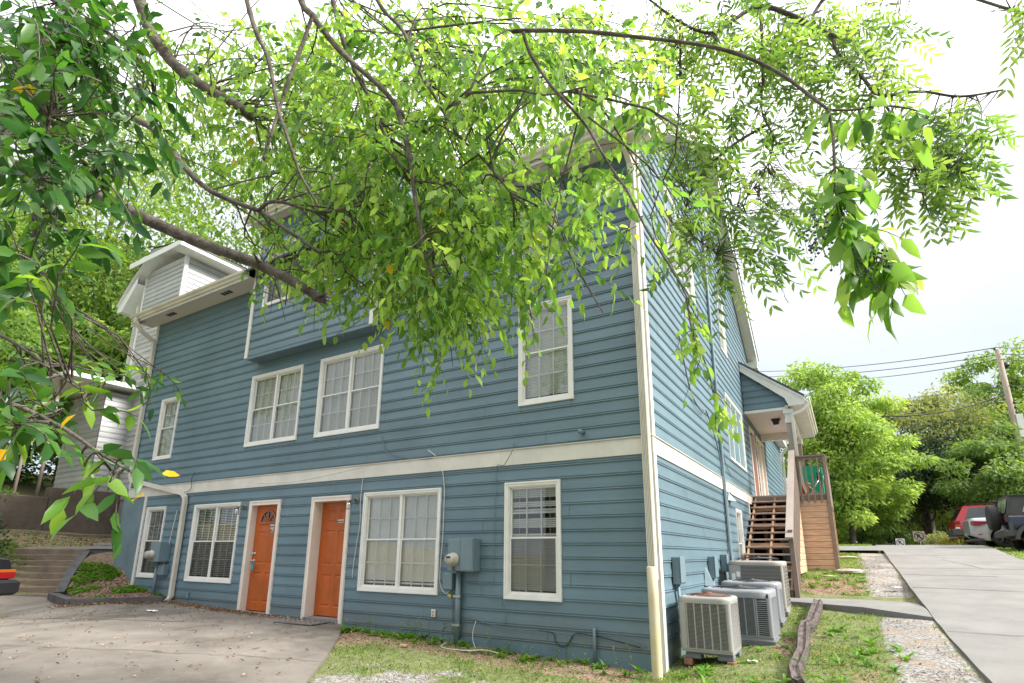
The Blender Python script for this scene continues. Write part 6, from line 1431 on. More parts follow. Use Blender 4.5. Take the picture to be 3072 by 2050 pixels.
class Foliage:
    def __init__(s): s.V = []; s.F = []; s.A = []; s.n = 0; s.TV = []; s.TF = []; s.tn = 0
    def leaves(s, P, D, Nn, L_, W_, v, **kw):
        V, F, k = leaf_geo(P, D, Nn, L_, W_, **kw); s.V.append(V); s.F.append(F+s.n); s.A.append(np.repeat(v, k)); s.n += len(V)
    def stems(s, paths, radii, n=4):
        V, F = tube_geo(paths, radii, n); s.TV.append(V); s.TF.append(F+s.tn); s.tn += len(V)
    def twigs(s, B, D, ln, K=9, leaf=(.07, .03), droop=.35, var=.25, hang=.5, vlo=0.0, vhi=1.0, rad=.0018, compound=False, simple=False, start=.15, curl=.12):
        """twigs from base points B along D with alternating leaves"""
        T = len(B); D = unit(D); ln = np.asarray(ln)*np.ones(T); side = unit(np.cross(D, np.array([0, 0, 1.0]))+1e-6*RNG.normal(size=(T, 3))); bend = RNG.normal(size=(T, 1))*.25
        def pos(t): return B+D*(ln*t)[:, None]+side*bend*(ln*t*t)[:, None]-np.array([0, 0, 1.0])*(droop*ln*t*t)[:, None]
        ts = np.linspace(0, 1, 5); paths = np.stack([pos(np.full(T, t)) for t in ts], 1); s.stems(paths, np.outer(np.ones(T), np.linspace(rad*1.5, rad*.5, 5)), 3)
        tv = RNG.uniform(vlo, vhi, T)
        for k in range(K):
            t = start+(1-start)*(k+RNG.uniform(-.2, .2, T))/max(1, K-1); t = np.clip(t, 0, 1); p = pos(t)
            tan = unit(pos(np.clip(t+.05, 0, 1.1))-pos(t-.02)); sg = (1 if k % 2 else -1)
            sd = unit(np.cross(tan, np.array([0, 0, 1.0]))+.35*RNG.normal(size=(T, 3)))*sg
            d = unit(tan*.75+sd*(.85 if k < K-1 else .1)-np.array([0, 0, 1.0])*hang*RNG.uniform(.3, 1.6, T)[:, None]+.25*RNG.normal(size=(T, 3)))
            nn = unit(np.array([0, 0, 1.0])+.75*RNG.normal(size=(T, 3)))
            L_ = leaf[0]*RNG.uniform(1-var, 1+var, T); W_ = leaf[1]*RNG.uniform(1-var, 1+var*.6, T)
            s.leaves(p, d, nn, L_, W_, np.where(RNG.uniform(0, 1, T) < .004, 1.0, np.clip(tv+RNG.normal(size=T)*.16, 0, .97)), simple=simple, curl=curl)
    def fern(s, B, D, ln, K=7, leaf=(.07, .02), droop=.4, vlo=0, vhi=1, rad=.0016):
        """pinnate compound leaves: rachis with opposite leaflets"""
        T = len(B); D = unit(D); ln = np.asarray(ln)*np.ones(T); side = unit(np.cross(D, np.array([0, 0, 1.0]))+.3*RNG.normal(size=(T, 3))); side = unit(side-D*(side*D).sum(1, keepdims=True))
        def pos(t): return B+D*(ln*t)[:, None]-np.array([0, 0, 1.0])*(droop*ln*t*t)[:, None]
        paths = np.stack([pos(np.full(T, t)) for t in np.linspace(0, 1, 5)], 1); s.stems(paths, np.outer(np.ones(T), np.linspace(rad, rad*.5, 5)), 3); tv = RNG.uniform(vlo, vhi, T)
        for k in range(K):
            t = np.full(T, .2+.8*k/(K-1)); p = pos(t); tan = unit(pos(t+.05)-pos(t-.05))
            for sg in (-1, 1):
                d = unit(tan*.7+side*sg*.9-np.array([0, 0, 1.0])*.35+.1*RNG.normal(size=(T, 3))); nn = unit(np.cross(tan, side)+.3*RNG.normal(size=(T, 3)))
                s.leaves(p, d, nn, leaf[0]*RNG.uniform(.8, 1.15, T), leaf[1]*RNG.uniform(.8, 1.15, T), np.clip(tv+RNG.normal(size=T)*.1, 0, 1), curl=.18)
    def build(s, name, mat, parent, stemmat=None, stemname='twigs'):
        o = np_mesh(name, np.concatenate(s.V), np.concatenate(s.F), mat, parent, attr={'v': np.concatenate(s.A)}); 
        if s.TV and stemmat is not None: np_mesh(stemname, np.concatenate(s.TV), np.concatenate(s.TF), stemmat, parent, smooth=True)
        return o
def smooth_path(pts, m=6):
    P_ = [np.array(p, float) for p in pts]; o_ = []
    for i in range(len(P_)-1):
        p0, p1, p2, p3 = P_[max(i-1, 0)], P_[i], P_[i+1], P_[min(i+2, len(P_)-1)]
        for t in np.linspace(0, 1, m+1)[:-1]: o_.append(.5*((2*p1)+(-p0+p2)*t+(2*p0-5*p1+4*p2-p3)*t*t+(-p0+3*p1-3*p2+p3)*t**3))
    o_.append(P_[-1]); return np.array(o_)
def limb(mb, pts, r0, r1, n=9, rough=.0):
    p = smooth_path(pts); r = np.linspace(r0, r1, len(p))*(1+.07*RNG.normal(size=len(p))); mb.tube([tuple(q) for q in p], [float(x) for x in r], n); return p
def D7(x, y): return (x*1.3072, y*1.3072)
def ellipse_pts(n, cx, cy, rx, ry, d0, d1):
    """points in a solid blob seen at D-space ellipse (2350 px wide) between two depths"""
    r = np.sqrt(RNG.uniform(0, 1, n)); a = RNG.uniform(0, 2*math.pi, n); u = cx+rx*r*np.cos(a); v = cy+ry*r*np.sin(a); d = RNG.uniform(d0, d1, n)
    return np.array([at(x*1.3072, y*1.3072, dd) for x, y, dd in zip(u, v, d)])
LIME = leafmat('spring_leaves', [(0, (.045, .11, .03)), (.25, (.10, .21, .045)), (.6, (.19, .325, .06)), (.985, (.31, .42, .10)), (1, (.45, .30, .03))], .56, .45, (2.2, 2.15, 1.25))
GLOSS = leafmat('glossy_leaves', [(0, (.015, .055, .018)), (.4, (.035, .105, .025)), (.8, (.085, .19, .03)), (.985, (.18, .30, .04)), (1, (.55, .32, .01))], .38, .36, (2.6, 2.6, .9), .4)
PECAN = leafmat('pecan_leaves', [(0, (.05, .11, .035)), (.5, (.12, .22, .055)), (1, (.23, .33, .09))], .5, .42, (2.1, 2.0, 1.0))
# ---- 1. tree over the photographer: limbs reaching in from the left and from above
T1 = thing('shade_tree', (-6.8, .6, .2), 'bright green broadleaf tree whose bare limbs and canopy fill the upper middle of the view', 'tree')
tr = MB(); base = (-6.8, .6, .2)
limb(tr, [base, (-6.75, .65, 1.6), (-6.7, .8, 3.0), (-6.5, 1.1, 4.6), (-6.2, 1.4, 6.2)], .20, .12, 12)
tr.build('trunk', M['bark'], T1)
PX = lambda x, y, d: tuple(at(x, y, d*.8))
limbs = {
 'a': ([(-6.72, .75, 2.6), PX(-260, 420, 5.2), PX(0, 485, 5.0), PX(200, 545, 4.9), PX(330, 605, 4.8), PX(470, 672, 4.7), PX(600, 728, 4.6), PX(740, 780, 4.5), PX(860, 835, 4.45), PX(965, 898, 4.4)], .055, .028),
 'b': ([(-6.6, .9, 3.4), PX(-120, 60, 5.6), PX(110, 175, 5.5), PX(250, 270, 5.4), PX(380, 345, 5.2), PX(455, 385, 5.0), PX(510, 450, 5.0), PX(580, 530, 4.9), PX(640, 578, 4.8), PX(720, 612, 4.7), PX(790, 640, 4.6), PX(860, 690, 4.5), PX(960, 760, 4.4)], .032, .010),
 'b2': ([PX(775, 632, 4.6), PX(810, 607, 4.6), PX(860, 610, 4.6), PX(930, 632, 4.5), PX(1000, 635, 4.5), PX(1090, 600, 4.4)], .014, .007),
 'c': ([(-6.5, 1.1, 4.4), PX(300, -90, 6.2), PX(460, 110, 6.0), PX(520, 190, 5.9), PX(590, 245, 5.8), PX(650, 285, 5.7), PX(700, 310, 5.6), PX(755, 350, 5.5)], .055, .035),
 'd': ([PX(860, -160, 5.0), PX(905, 5, 4.8), PX(935, 45, 4.7), PX(1000, 130, 4.6), PX(1065, 195, 4.5), PX(1150, 270, 4.4), PX(1210, 345, 4.3), PX(1275, 395, 4.2)], .026, .011),
 'd2': ([PX(1190, 320, 4.3), PX(1230, 470, 4.2), PX(1240, 560, 4.1), PX(1262, 690, 4.0), PX(1275, 760, 4.0), PX(1302, 835, 3.9)], .018, .006),
 'e': ([PX(1060, -150, 4.6), PX(1140, 15, 4.4), PX(1210, 95, 4.3), PX(1250, 200, 4.2), PX(1310, 300, 4.1), PX(1370, 400, 4.0), PX(1450, 480, 4.0), PX(1540, 590, 3.9)], .014, .005),
 'f': ([PX(985, -60, 5), PX(1020, 90, 4.8), PX(1060, 200, 4.7), PX(1110, 300, 4.6), PX(1160, 420, 4.5), PX(1215, 520, 4.4)], .02, .008),
 'g': ([PX(700, -150, 4.2), PX(745, 20, 4.1), PX(770, 100, 4.0), PX(805, 180, 3.9), PX(835, 330, 3.8), PX(865, 420, 3.7), PX(900, 520, 3.7), PX(955, 620, 3.7)], .017, .006),
 'h': ([PX(940, 40, 4.0), PX(905, 140, 4.0), PX(870, 230, 3.9), PX(840, 320, 3.9), PX(815, 400, 3.8), PX(790, 480, 3.8)], .012, .008),
 'i': ([PX(1536, 95, 2.9), PX(1600, 92, 2.85), PX(1750, 95, 2.8), PX(1900, 110, 2.7), PX(2100, 135, 2.6), PX(2220, 165, 2.5), PX(2330, 215, 2.4), PX(2420, 280, 2.3), PX(2485, 330, 2.2)], .009, .005),
 'j': ([PX(1570, 98, 2.85), PX(1590, 160, 2.85), PX(1640, 240, 2.85), PX(1700, 310, 2.8), PX(1760, 380, 2.8), PX(1830, 500, 2.7), PX(1880, 570, 2.6), PX(1940, 690, 2.5), PX(2010, 800, 2.5), PX(2050, 870, 2.5), PX(2110, 1000, 2.45)], .008, .002),
 'k': ([PX(1400, 280, 3.6), PX(1480, 275, 3.5), PX(1560, 272, 3.4), PX(1640, 285, 3.3), PX(1760, 260, 3.2)], .008, .004)}
LP = {}
for k_, (pts, r0, r1) in limbs.items():
    lb = MB(); LP[k_] = limb(lb, pts, r0, r1, 9)
    if k_ == 'a':                                                       # snapped end with splinters and stubs
        e = LP['a'][-1]
        for q in range(6): lb.tube([tuple(e-np.array([.05, .0, -.01])), tuple(e+RNG.normal(size=3)*.02), tuple(e+np.array([.10, -.02, -.05])+RNG.normal(size=3)*.03)], [.018, .012, .002], 5)
    for q in range(4 if r0 > .03 else 1):
        i_ = int(RNG.integers(len(LP[k_])//3, len(LP[k_])-1)); p_ = LP[k_][i_]; lb.tube([tuple(p_), tuple(p_+rnd_dir(1)[0]*(.05+r0))], [r0*.3, r0*.08], 5)
    lb.build('limb', M['bark'], T1)
PX = lambda x, y, d: tuple(at(x, y, d))
anch = np.concatenate([v for k_, v in LP.items() if k_ not in ('i', 'j')])
fo1 = Foliage()
# clumps: (cx, cy, rx, ry, d0, d1, n twigs) in 2350-px space
CL = [(640, 190, 170, 200, 4.2, 6.2, 420), (860, 130, 190, 150, 3.6, 6.0, 520), (1100, 120, 180, 140, 3.0, 5.5, 430), (780, 330, 190, 150, 3.8, 5.8, 480), (960, 380, 190, 140, 3.2, 5.2, 520),
      (520, 360, 130, 130, 4.4, 6.2, 200), (700, 560, 150, 90, 4.0, 5.2, 230), (860, 560, 160, 130, 3.6, 5.0, 380), (1060, 560, 170, 130, 3.0, 4.6, 480), (880, 700, 90, 55, 3.8, 4.6, 80),
      (1020, 730, 85, 75, 3.4, 4.4, 130), (1150, 720, 75, 60, 3.4, 4.2, 70), (1250, 545, 120, 90, 2.9, 4.0, 180), (1245, 745, 55, 45, 3.2, 3.8, 45), (1010, 850, 28, 42, 3.4, 3.7, 12), (1330, 620, 90, 60, 2.8, 3.6, 90),
      (1180, 430, 110, 80, 3.0, 4.2, 170), (1330, 400, 80, 90, 2.6, 3.8, 130), (1440, 470, 90, 120, 2.4, 3.2, 90), (1300, 110, 130, 100, 2.6, 4.4, 190), (1430, 180, 110, 110, 2.6, 3.8, 110),
      (600, 620, 70, 60, 4.2, 5.0, 60), (760, 830, 25, 60, 3.9, 4.1, 7), (520, 715, 32, 30, 4.0, 4.3, 5), (420, 160, 110, 150, 4.5, 6.5, 190), (330, 380, 110, 90, 4.5, 6.2, 110), (1470, 640, 40, 60, 2.3, 2.6, 10), (560, 90, 60, 60, 4.5, 6, 40),
      (1100, 260, 100, 60, 3.6, 5.0, 120), (1215, 190, 50, 60, 3.2, 4, 40)]
conn = []
for (cx, cy, rx, ry, d0, d1, n) in CL:
    n = int(n*.42)
    B = ellipse_pts(n, cx, cy, rx, ry, d0, d1)
    # keep the white sky gaps of the photograph open
    c_cam = B-np.array([0, 0, CAM_Z]); zz = c_cam @ AF; ux = (CX+FPX*(c_cam @ AR)/zz)/1.3072; uy = (CY-FPX*(c_cam @ AU)/zz)/1.3072
    keep = ~((np.hypot((ux-1250)/95, (uy-300)/80) < 1) | (np.hypot((ux-560)/60, (uy-570)/55) < 1) | (np.hypot((ux-455)/65, (uy-25)/45) < 1))
    ym = np.interp(ux, [380, 440, 500, 560, 620, 680, 760, 800, 860, 930, 1010, 1060, 1130, 1200, 1300, 1325, 1400, 1440, 1500], [420, 560, 600, 640, 700, 750, 830, 700, 750, 800, 885, 830, 750, 810, 820, 640, 640, 690, 640])
    keep &= (uy < ym-105) | ((uy < ym-62) & (RNG.uniform(0, 1, len(B)) < .35))
    keep &= ~((uy > 380) & (ux > 1150) & (RNG.uniform(0, 1, len(B)) < .5))
    B = B[keep]; n = len(B)
    if n < 3: continue
    nb = max(3, n//11); ctr = B[RNG.integers(0, n, nb)]
    for c_ in ctr:
        a_ = anch[np.argmin(((anch-c_)**2).sum(1)+RNG.uniform(0, .6, len(anch)))]; m_ = (a_+c_)/2+RNG.normal(size=3)*.12*np.linalg.norm(c_-a_)+np.array([0, 0, .1]); conn.append(smooth_path([a_, m_, c_, c_+unit(c_-a_)*.25-np.array([0, 0, .12])], 3))
    j = np.argmin(((B[:, None]-ctr[None])**2).sum(-1), 1); D_ = unit(B-ctr[j]+.15*RNG.normal(size=(n, 3))-np.array([0, 0, .10]))
    # bring each twig base onto its branchlet so nothing floats
    B2 = B*.6+ctr[j]*.4
    fo1.twigs(B2, D_, RNG.uniform(.22, .42, n), K=9, leaf=(.078, .036), droop=.5, hang=.65, vlo=.15, vhi=.85)
conn = np.array(conn); fo1.stems(conn, np.outer(np.ones(len(conn)), np.linspace(.007, .0022, conn.shape[1])), 5)
# hanging bare twigs and fruit strings in front of the bay
for (x0_, y0_, x1_, y1_) in ((640, 520, 575, 640), (780, 600, 770, 770), (700, 560, 745, 620), (760, 640, 620, 720), (640, 540, 680, 700), (850, 600, 720, 760), (900, 560, 770, 690), (990, 420, 960, 640), (690, 500, 820, 560), (655, 700, 700, 690)):
    a = at(*D7(x0_, y0_), 4.2); b = at(*D7(x1_, y1_), 4.0); p = smooth_path([a, (a+b)/2+RNG.normal(size=3)*.12, b], 6); fo1.stems(p[None], np.linspace(.006, .0015, len(p))[None], 5)
fo1.build('leaves', LIME, T1, M['bark'])
# berry strings: small green fruits hanging in clusters
def berries(parent, centres, n, r, spread, mat):
    """little fruits on thread stalks"""
    ph = [(0, 0, 1), (0, 0, -1)]+[(math.cos(a), math.sin(a), 0) for a in np.arange(5)*2*math.pi/5]
    V0 = np.array(ph); F0 = np.array([[0, 2+i, 2+(i+1) % 5] for i in range(5)]+[[1, 2+(i+1) % 5, 2+i] for i in range(5)]); V = []; F = []; k = 0; TP = []
    for c in centres:
        d = unit(np.array([RNG.normal()*.3, RNG.normal()*.3, -1.0]))
        TP.append(np.stack([c+d*spread*t for t in np.linspace(0, 1, 4)]))
        for i in range(n):
            p = c+d*spread*i/n+RNG.normal(size=3)*spread*.12; V.append(V0*r*RNG.uniform(.7, 1.15)+p); F.append(F0+k); k += 7
    fv, ff = tube_geo(np.array(TP), np.full((len(TP), 4), .0009), 3)
    tag(np_mesh('berries', np.concatenate(V), np.concatenate(F), mat, parent, smooth=True), kind='stuff'); tag(np_mesh('fruit_stalks', fv, ff, M['bark2'], parent), kind='stuff')
M['berry'] = pm('green_berry', (.07, .14, .03), .4, .3, 30); M['berryd'] = pm('dark_berry', (.05, .07, .09), .4, .3, 30)
sel = np.concatenate([ellipse_pts(26, 1050, 600, 200, 160, 3.2, 4.2), ellipse_pts(18, 1350, 100, 110, 90, 2.5, 3.2), ellipse_pts(14, 860, 300, 200, 180, 3.4, 4.4), ellipse_pts(10, 740, 650, 80, 50, 4, 4.4)])
berries(T1, sel, 12, .0055, .11, M['berry'])
# ---- 2. glossy dark tree, very near, left edge
T2 = thing('glossy_leaf_tree', (-3.4, -.9, .1), 'dark glossy-leaved tree with green berries and a few yellow leaves crowding the upper left corner', 'tree')
tr = MB(); limb(tr, [(-3.4, -.9, .1), (-3.45, -.7, 1.5), (-3.5, -.4, 2.8), (-3.6, 0, 3.8)], .13, .05, 10); tr.build('trunk', M['bark'], T2)
fo2 = Foliage(); hub = []
for pts, r0 in (([(-3.5, -.45, 2.7), PX(-200, 250, 3.0), PX(60, 300, 2.7), PX(200, 420, 2.6), PX(300, 560, 2.5)], .02), ([(-3.5, -.5, 2.6), PX(-150, 700, 2.9), PX(40, 760, 2.6), PX(150, 900, 2.4)], .016), ([(-3.5, -.3, 2.9), PX(-50, -50, 3.0), PX(250, 60, 2.8), PX(420, 180, 2.8), PX(480, 330, 2.7)], .018),
                ([(-3.45, -.7, 1.6), PX(-200, 1180, 1.8), PX(0, 1200, 1.8), PX(180, 1280, 1.7), PX(300, 1360, 1.6), PX(400, 1420, 1.5)], .010), ([PX(170, 250, 2.5), PX(178, 400, 2.4), PX(172, 560, 2.4)], .01), ([PX(150, 350, 2.2), PX(130, 480, 2.2), PX(100, 640, 2.2)], .006),
                ([PX(-50, 980, 2.4), PX(60, 1040, 2.2), PX(200, 1140, 2.0), PX(260, 1180, 2.0)], .008)):
    lb = MB(); hub.append(limb(lb, pts, r0, r0*.35, 8)); lb.build('limb', M['bark'], T2)
hubs = np.concatenate(hub)
for (cx, cy, rx, ry, d0, d1, n, lf) in [(90, 110, 130, 130, 1.9, 3.0, 60, .10), (210, 60, 110, 80, 2.2, 3.2, 50, .09), (110, 330, 130, 120, 1.8, 2.8, 64, .10), (250, 200, 90, 110, 2.2, 3.0, 46, .09), (330, 330, 70, 90, 2.4, 3.0, 22, .085), (70, 560, 90, 110, 1.7, 2.6, 36, .10), (180, 450, 80, 80, 2.0, 2.8, 26, .09), (60, 660, 60, 70, 1.8, 2.4, 16, .10),
                                        (50, 900, 80, 60, 1.7, 2.3, 18, .09), (120, 960, 110, 40, 1.6, 2.0, 12, .085), (250, 1065, 60, 20, 1.5, 1.7, 5, .085), (40, 970, 50, 50, 1.6, 2.0, 6, .09), (230, 850, 90, 30, 2.2, 2.8, 9, .07), (340, 860, 50, 20, 2.6, 3.1, 5, .065)]:
    B = ellipse_pts(n, cx, cy, rx, ry, d0, d1); B = B[RNG.uniform(0, 1, n) < (.60 if cy < 300 else .38 if cy < 700 else .9)]; n = len(B); j = np.argmin(((B[:, None]-hubs[None])**2).sum(-1), 1); H_ = hubs[j]
    fo2.stems(np.stack([H_, (H_+B)/2+RNG.normal(size=B.shape)*.03, B], 1), np.outer(np.ones(n), [.005, .0035, .0025]), 4)
    fo2.twigs(B, unit(B-H_+.5*RNG.normal(size=B.shape)), RNG.uniform(.16, .3, n)*(1 if cy < 700 else .6), K=8 if cy < 700 else 6, leaf=(lf, lf*.42), droop=.4, hang=.45, vlo=.1, vhi=.62 if cy < 420 else .95, rad=.0025, start=.1)
# a few yellow leaves
Bq = hubs[RNG.integers(0, len(hubs), 5)]+.08*rnd_dir(5); fo2.leaves(Bq, rnd_dir(5)*.6-np.array([0, 0, .4]), rnd_dir(5), np.full(5, .06), np.full(5, .026), np.full(5, 1.0))
fo2.build('leaves', GLOSS, T2, M['bark'])
berries(T2, np.concatenate([ellipse_pts(34, 180, 260, 150, 180, 1.9, 2.6), ellipse_pts(12, 110, 560, 60, 60, 1.9, 2.3)]), 9, .0075, .06, M['berry'])
# ---- 3. large-leaved hanging branch at right, part of the shade tree's neighbour
T3 = T1
lb = MB(); hp1 = limb(lb, [tuple(LP['i'][-1]), PX(2498, 400, 1.72), PX(2504, 500, 1.68), PX(2512, 600, 1.62), PX(2560, 700, 1.58), PX(2620, 760, 1.55), PX(2690, 805, 1.52)], .005, .002, 8); lb.build('limb', M['bark'], T3)
lb = MB(); hp2 = limb(lb, [tuple(LP['i'][-1]), PX(2560, 330, 1.75), PX(2640, 318, 1.72), PX(2720, 325, 1.7), PX(2790, 345, 1.7)], .004, .002, 6); lb.build('limb', M['bark'], T3)
lb = MB(); hp3 = limb(lb, [tuple(LP['j'][-6]), PX(2080, 1010, 1.95), PX(2120, 1100, 1.93), PX(2150, 1230, 1.9)], .004, .0015, 6); lb.build('limb', M['bark'], T3)
fo3 = Foliage()
def along(path, n, lf, ln, v0=.3, v1=.9, K=4, i0=0):
    i = RNG.integers(i0, len(path), n); B = path[i]; fo3.twigs(B, unit(rnd_dir(n)*.7-np.array([0, 0, .6])), RNG.uniform(ln*.6, ln*1.3, n), K=K, leaf=(lf, lf*.46), droop=.5, hang=.7, vlo=v0, vhi=v1, rad=.0016, curl=.2)
along(hp1, 40, .082, .09, .1, .65, i0=len(hp1)//3, K=4); along(hp2, 13, .075, .06, .1, .65, K=3); along(hp3, 18, .05, .09, K=5)
fo3.build('leaves', LIME, T3, M['bark'])
berries(T3, np.concatenate([ellipse_pts(7, 1880, 520, 50, 40, 1.55, 1.7), ellipse_pts(7, 1990, 590, 40, 30, 1.5, 1.6)]), 12, .0055, .10, M['berryd'])
# ---- 4. compound-leaved tree over the upper right
T4 = thing('pecan_tree', (4.6, 1.2, .3), 'yellow-green tree with feathery compound leaves arching over the upper right', 'tree')
tr = MB(); limb(tr, [(4.6, 1.2, .3), (4.5, 1.4, 2.5), (4.2, 1.8, 4.8), (3.7, 2.4, 6.6)], .18, .08, 12); tr.build('trunk', M['bark2'], T4)
fo4 = Foliage(); hb4 = []
for pts, r0 in (([(4.0, 2.1, 5.8), PX(2560, -100, 4.6), PX(2500, 120, 4.3), PX(2590, 235, 4.1), PX(2640, 285, 4.0), PX(2760, 275, 3.9), PX(2880, 290, 3.8), PX(3010, 270, 3.7)], .018), ([PX(2500, 110, 4.3), PX(2300, 20, 4.4), PX(2200, 60, 4.4), PX(2130, 100, 4.3), PX(2030, 60, 4.3), PX(1900, -40, 4.3)], .022),
                ([PX(2280, 40, 4.4), PX(2290, 200, 4.3), PX(2285, 330, 4.2), PX(2320, 420, 4.1), PX(2290, 520, 4.0), PX(2200, 640, 3.9)], .011), ([PX(2040, 60, 4.3), PX(2040, 200, 4.2), PX(2035, 350, 4.1), PX(2030, 430, 4.1)], .010), ([PX(2640, 285, 4.0), PX(2720, 420, 3.9), PX(2800, 480, 3.8), PX(2900, 520, 3.7)], .008),
                ([PX(2290, 380, 4.2), PX(2180, 450, 4.1), PX(2080, 560, 4.0), PX(2060, 680, 3.9), PX(2150, 760, 3.9)], .012), ([PX(2560, -100, 4.6), PX(2750, -60, 4.0), PX(3000, 20, 3.6), PX(3150, 60, 3.5)], .016), ([PX(2720, 420, 3.9), PX(2760, 560, 3.8), PX(2790, 650, 3.8)], .008)):
    lb = MB(); hb4.append(limb(lb, pts, r0, r0*.35, 8)); lb.build('limb', M['bark2'], T4)
H4 = np.concatenate(hb4)
for (cx, cy, rx, ry, d0, d1, n) in [(1560, 110, 130, 110, 3.8, 4.8, 90), (1700, 70, 140, 90, 3.8, 4.8, 100), (1880, 80, 120, 90, 3.8, 4.8, 110), (2000, 110, 70, 100, 3.8, 4.6, 50), (1620, 300, 80, 100, 3.6, 4.4, 40), (1760, 230, 90, 110, 3.8, 4.6, 60), (1640, 440, 110, 90, 3.5, 4.3, 80), (1760, 440, 90, 70, 3.5, 4.3, 60),
                                    (1900, 220, 60, 60, 4, 4.4, 22), (1960, 330, 60, 60, 3.7, 4.2, 24), (2070, 300, 90, 60, 3.7, 4.1, 46), (2190, 280, 90, 50, 3.6, 4.0, 40), (2100, 400, 100, 60, 3.6, 4.0, 42), (2160, 350, 80, 50, 3.6, 3.9, 30), (2330, 40, 40, 60, 3.3, 3.6, 12), (1540, 340, 70, 80, 3.6, 4.3, 30), (1720, 560, 80, 40, 3.5, 4.0, 26), (1660, 600, 50, 50, 3.4, 3.9, 14), (1560, 560, 60, 50, 3.4, 3.9, 18)]:
    n = int(n*.6); B = ellipse_pts(n, cx, cy, rx, ry, d0, d1); j = np.argmin(((B[:, None]-H4[None])**2).sum(-1), 1); H_ = H4[j]
    fo4.stems(np.stack([H_, (H_+B)/2+RNG.normal(size=B.shape)*.04, B], 1), np.outer(np.ones(n), [.005, .003, .002]), 4)
    fo4.fern(B, unit((B-H_)*.8+.4*RNG.normal(size=B.shape)+AR*.25-np.array([0, 0, .35])), RNG.uniform(.20, .32, n), K=6, leaf=(.088, .024))
fo4.build('leaves', PECAN, T4, M['bark2'])
# ---- background trees
def far_tree(name, label, x, y, zb, h, cr, mat, nclump=90, per=60, leaf=.22, trunk_h=.35, seed=1, dens=1.0, trr=.22, sq=1.0, low=.3, nm_crown='crown', group=None, bark=None, lean=(0, 0), cat='tree'):
    """trunk, limbs and a crown of leaf clumps spread through an uneven volume"""
    global RNG
    keepr = RNG; RNG = np.random.default_rng(seed)
    t_ = thing(name, (x, y, zb), label, cat, group)
    cz = zb+h*(trunk_h+(1-trunk_h)*.5); rz_ = h*(1-trunk_h)*.5
    fo_ = Foliage(); mb = MB(); top = (x+lean[0], y+lean[1], zb+h*.75)
    limb(mb, [(x, y, zb-.3), (x+RNG.normal()*.1, y, zb+h*.25), (x+lean[0]*.5, y+lean[1]*.5, zb+h*.5), top], trr, trr*.3, 9)
    C = rnd_dir(nclump)*np.cbrt(RNG.uniform(.12, 1, nclump))[:, None]
    lump = 1+.28*np.sin(C[:, 0]*5+seed)*np.cos(C[:, 1]*4+seed*2)+.18*np.sin(C[:, 2]*7+seed*3)
    C = C*lump[:, None]*np.array([cr, cr*sq, rz_])+np.array([x+lean[0]*.8, y+lean[1]*.8, cz]); C[:, 2] = np.maximum(C[:, 2], zb+low)
    for i in RNG.choice(nclump, min(nclump, 16), replace=False):
        a = np.array([x+lean[0]*.3, y+lean[1]*.3, zb+h*RNG.uniform(.2, .55)]); limb(mb, [tuple(a), tuple((a+C[i])/2+RNG.normal(size=3)*.2), tuple(C[i])], trr*.35, trr*.06, 6)
    mb.build('trunk', bark or M['bark2'], t_)
    per = int(per*dens); sz = RNG.uniform(.6, 1.35, nclump)*cr*.30
    n = nclump*per; ci = np.repeat(np.arange(nclump), per); off = rnd_dir(n)*np.cbrt(RNG.uniform(0, 1, n))[:, None]*sz[ci][:, None]*np.array([1, 1, .62]); P_ = C[ci]+off
    d = unit(off*np.array([1, 1, .3])/np.maximum(sz[ci][:, None], .1)+.5*RNG.normal(size=(n, 3))-np.array([0, 0, .5])); nn = unit(np.array([0, 0, 1.0])+.6*RNG.normal(size=(n, 3)))
    cv = RNG.uniform(.0, 1, nclump)[ci]; fo_.leaves(P_, d, nn, leaf*RNG.uniform(.6, 1.3, n), leaf*.45*RNG.uniform(.7, 1.2, n), np.clip(.6*cv+.4*RNG.uniform(0, 1, n), 0, .95), simple=True)
    fo_.build(nm_crown, mat, t_); RNG = keepr; return t_
BRIGHT = leafmat('bright_crown', [(0, (.12, .20, .045)), (.5, (.24, .34, .08)), (1, (.40, .48, .14))], .4, .6, (2.0, 2.1, 1.2))
MIDG = leafmat('mid_green_crown', [(0, (.05, .10, .03)), (.5, (.11, .19, .055)), (1, (.20, .30, .09))], .35, .6)
OLIVE = leafmat('olive_crown', [(0, (.12, .16, .06)), (.5, (.23, .27, .12)), (1, (.37, .39, .20))], .3, .7)
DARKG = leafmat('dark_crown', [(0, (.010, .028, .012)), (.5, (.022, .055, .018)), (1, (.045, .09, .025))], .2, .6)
WOOD = leafmat('woodland_crown', [(0, (.05, .115, .03)), (.5, (.13, .23, .055)), (1, (.27, .37, .10))], .4, .6)
def treeat(px, Y): return atY(px, 1640, Y)[0]
far_tree('maple_tree', 'tall lime-green tree with feathery foliage just beyond the side deck', treeat(2555, 31), 31, 1.8, 8.5, 2.55, BRIGHT, 150, 250, .24, .07, 3, trr=.16)
far_tree('maple_tree', 'smaller bright green tree reaching right from behind the lime-green tree', treeat(2655, 33), 33, 1.8, 6.2, 1.5, BRIGHT, 70, 170, .22, .05, 5, trr=.12)
far_tree('cedar_tree', 'olive-green seeding tree between the lime-green tree and the utility pole', treeat(2800, 42), 42, 1.6, 10.6, 3.3, OLIVE, 130, 230, .26, .12, 8, trr=.3)
far_tree('oak_tree', 'large mid-green tree beside and behind the utility pole', treeat(3085, 46), 46, 1.6, 12.6, 3.4, leafmat('pole_tree_crown', [(0, (.07, .13, .04)), (.5, (.16, .26, .08)), (1, (.28, .38, .13))], .4, .55), 150, 230, .30, .12, 11, trr=.35)
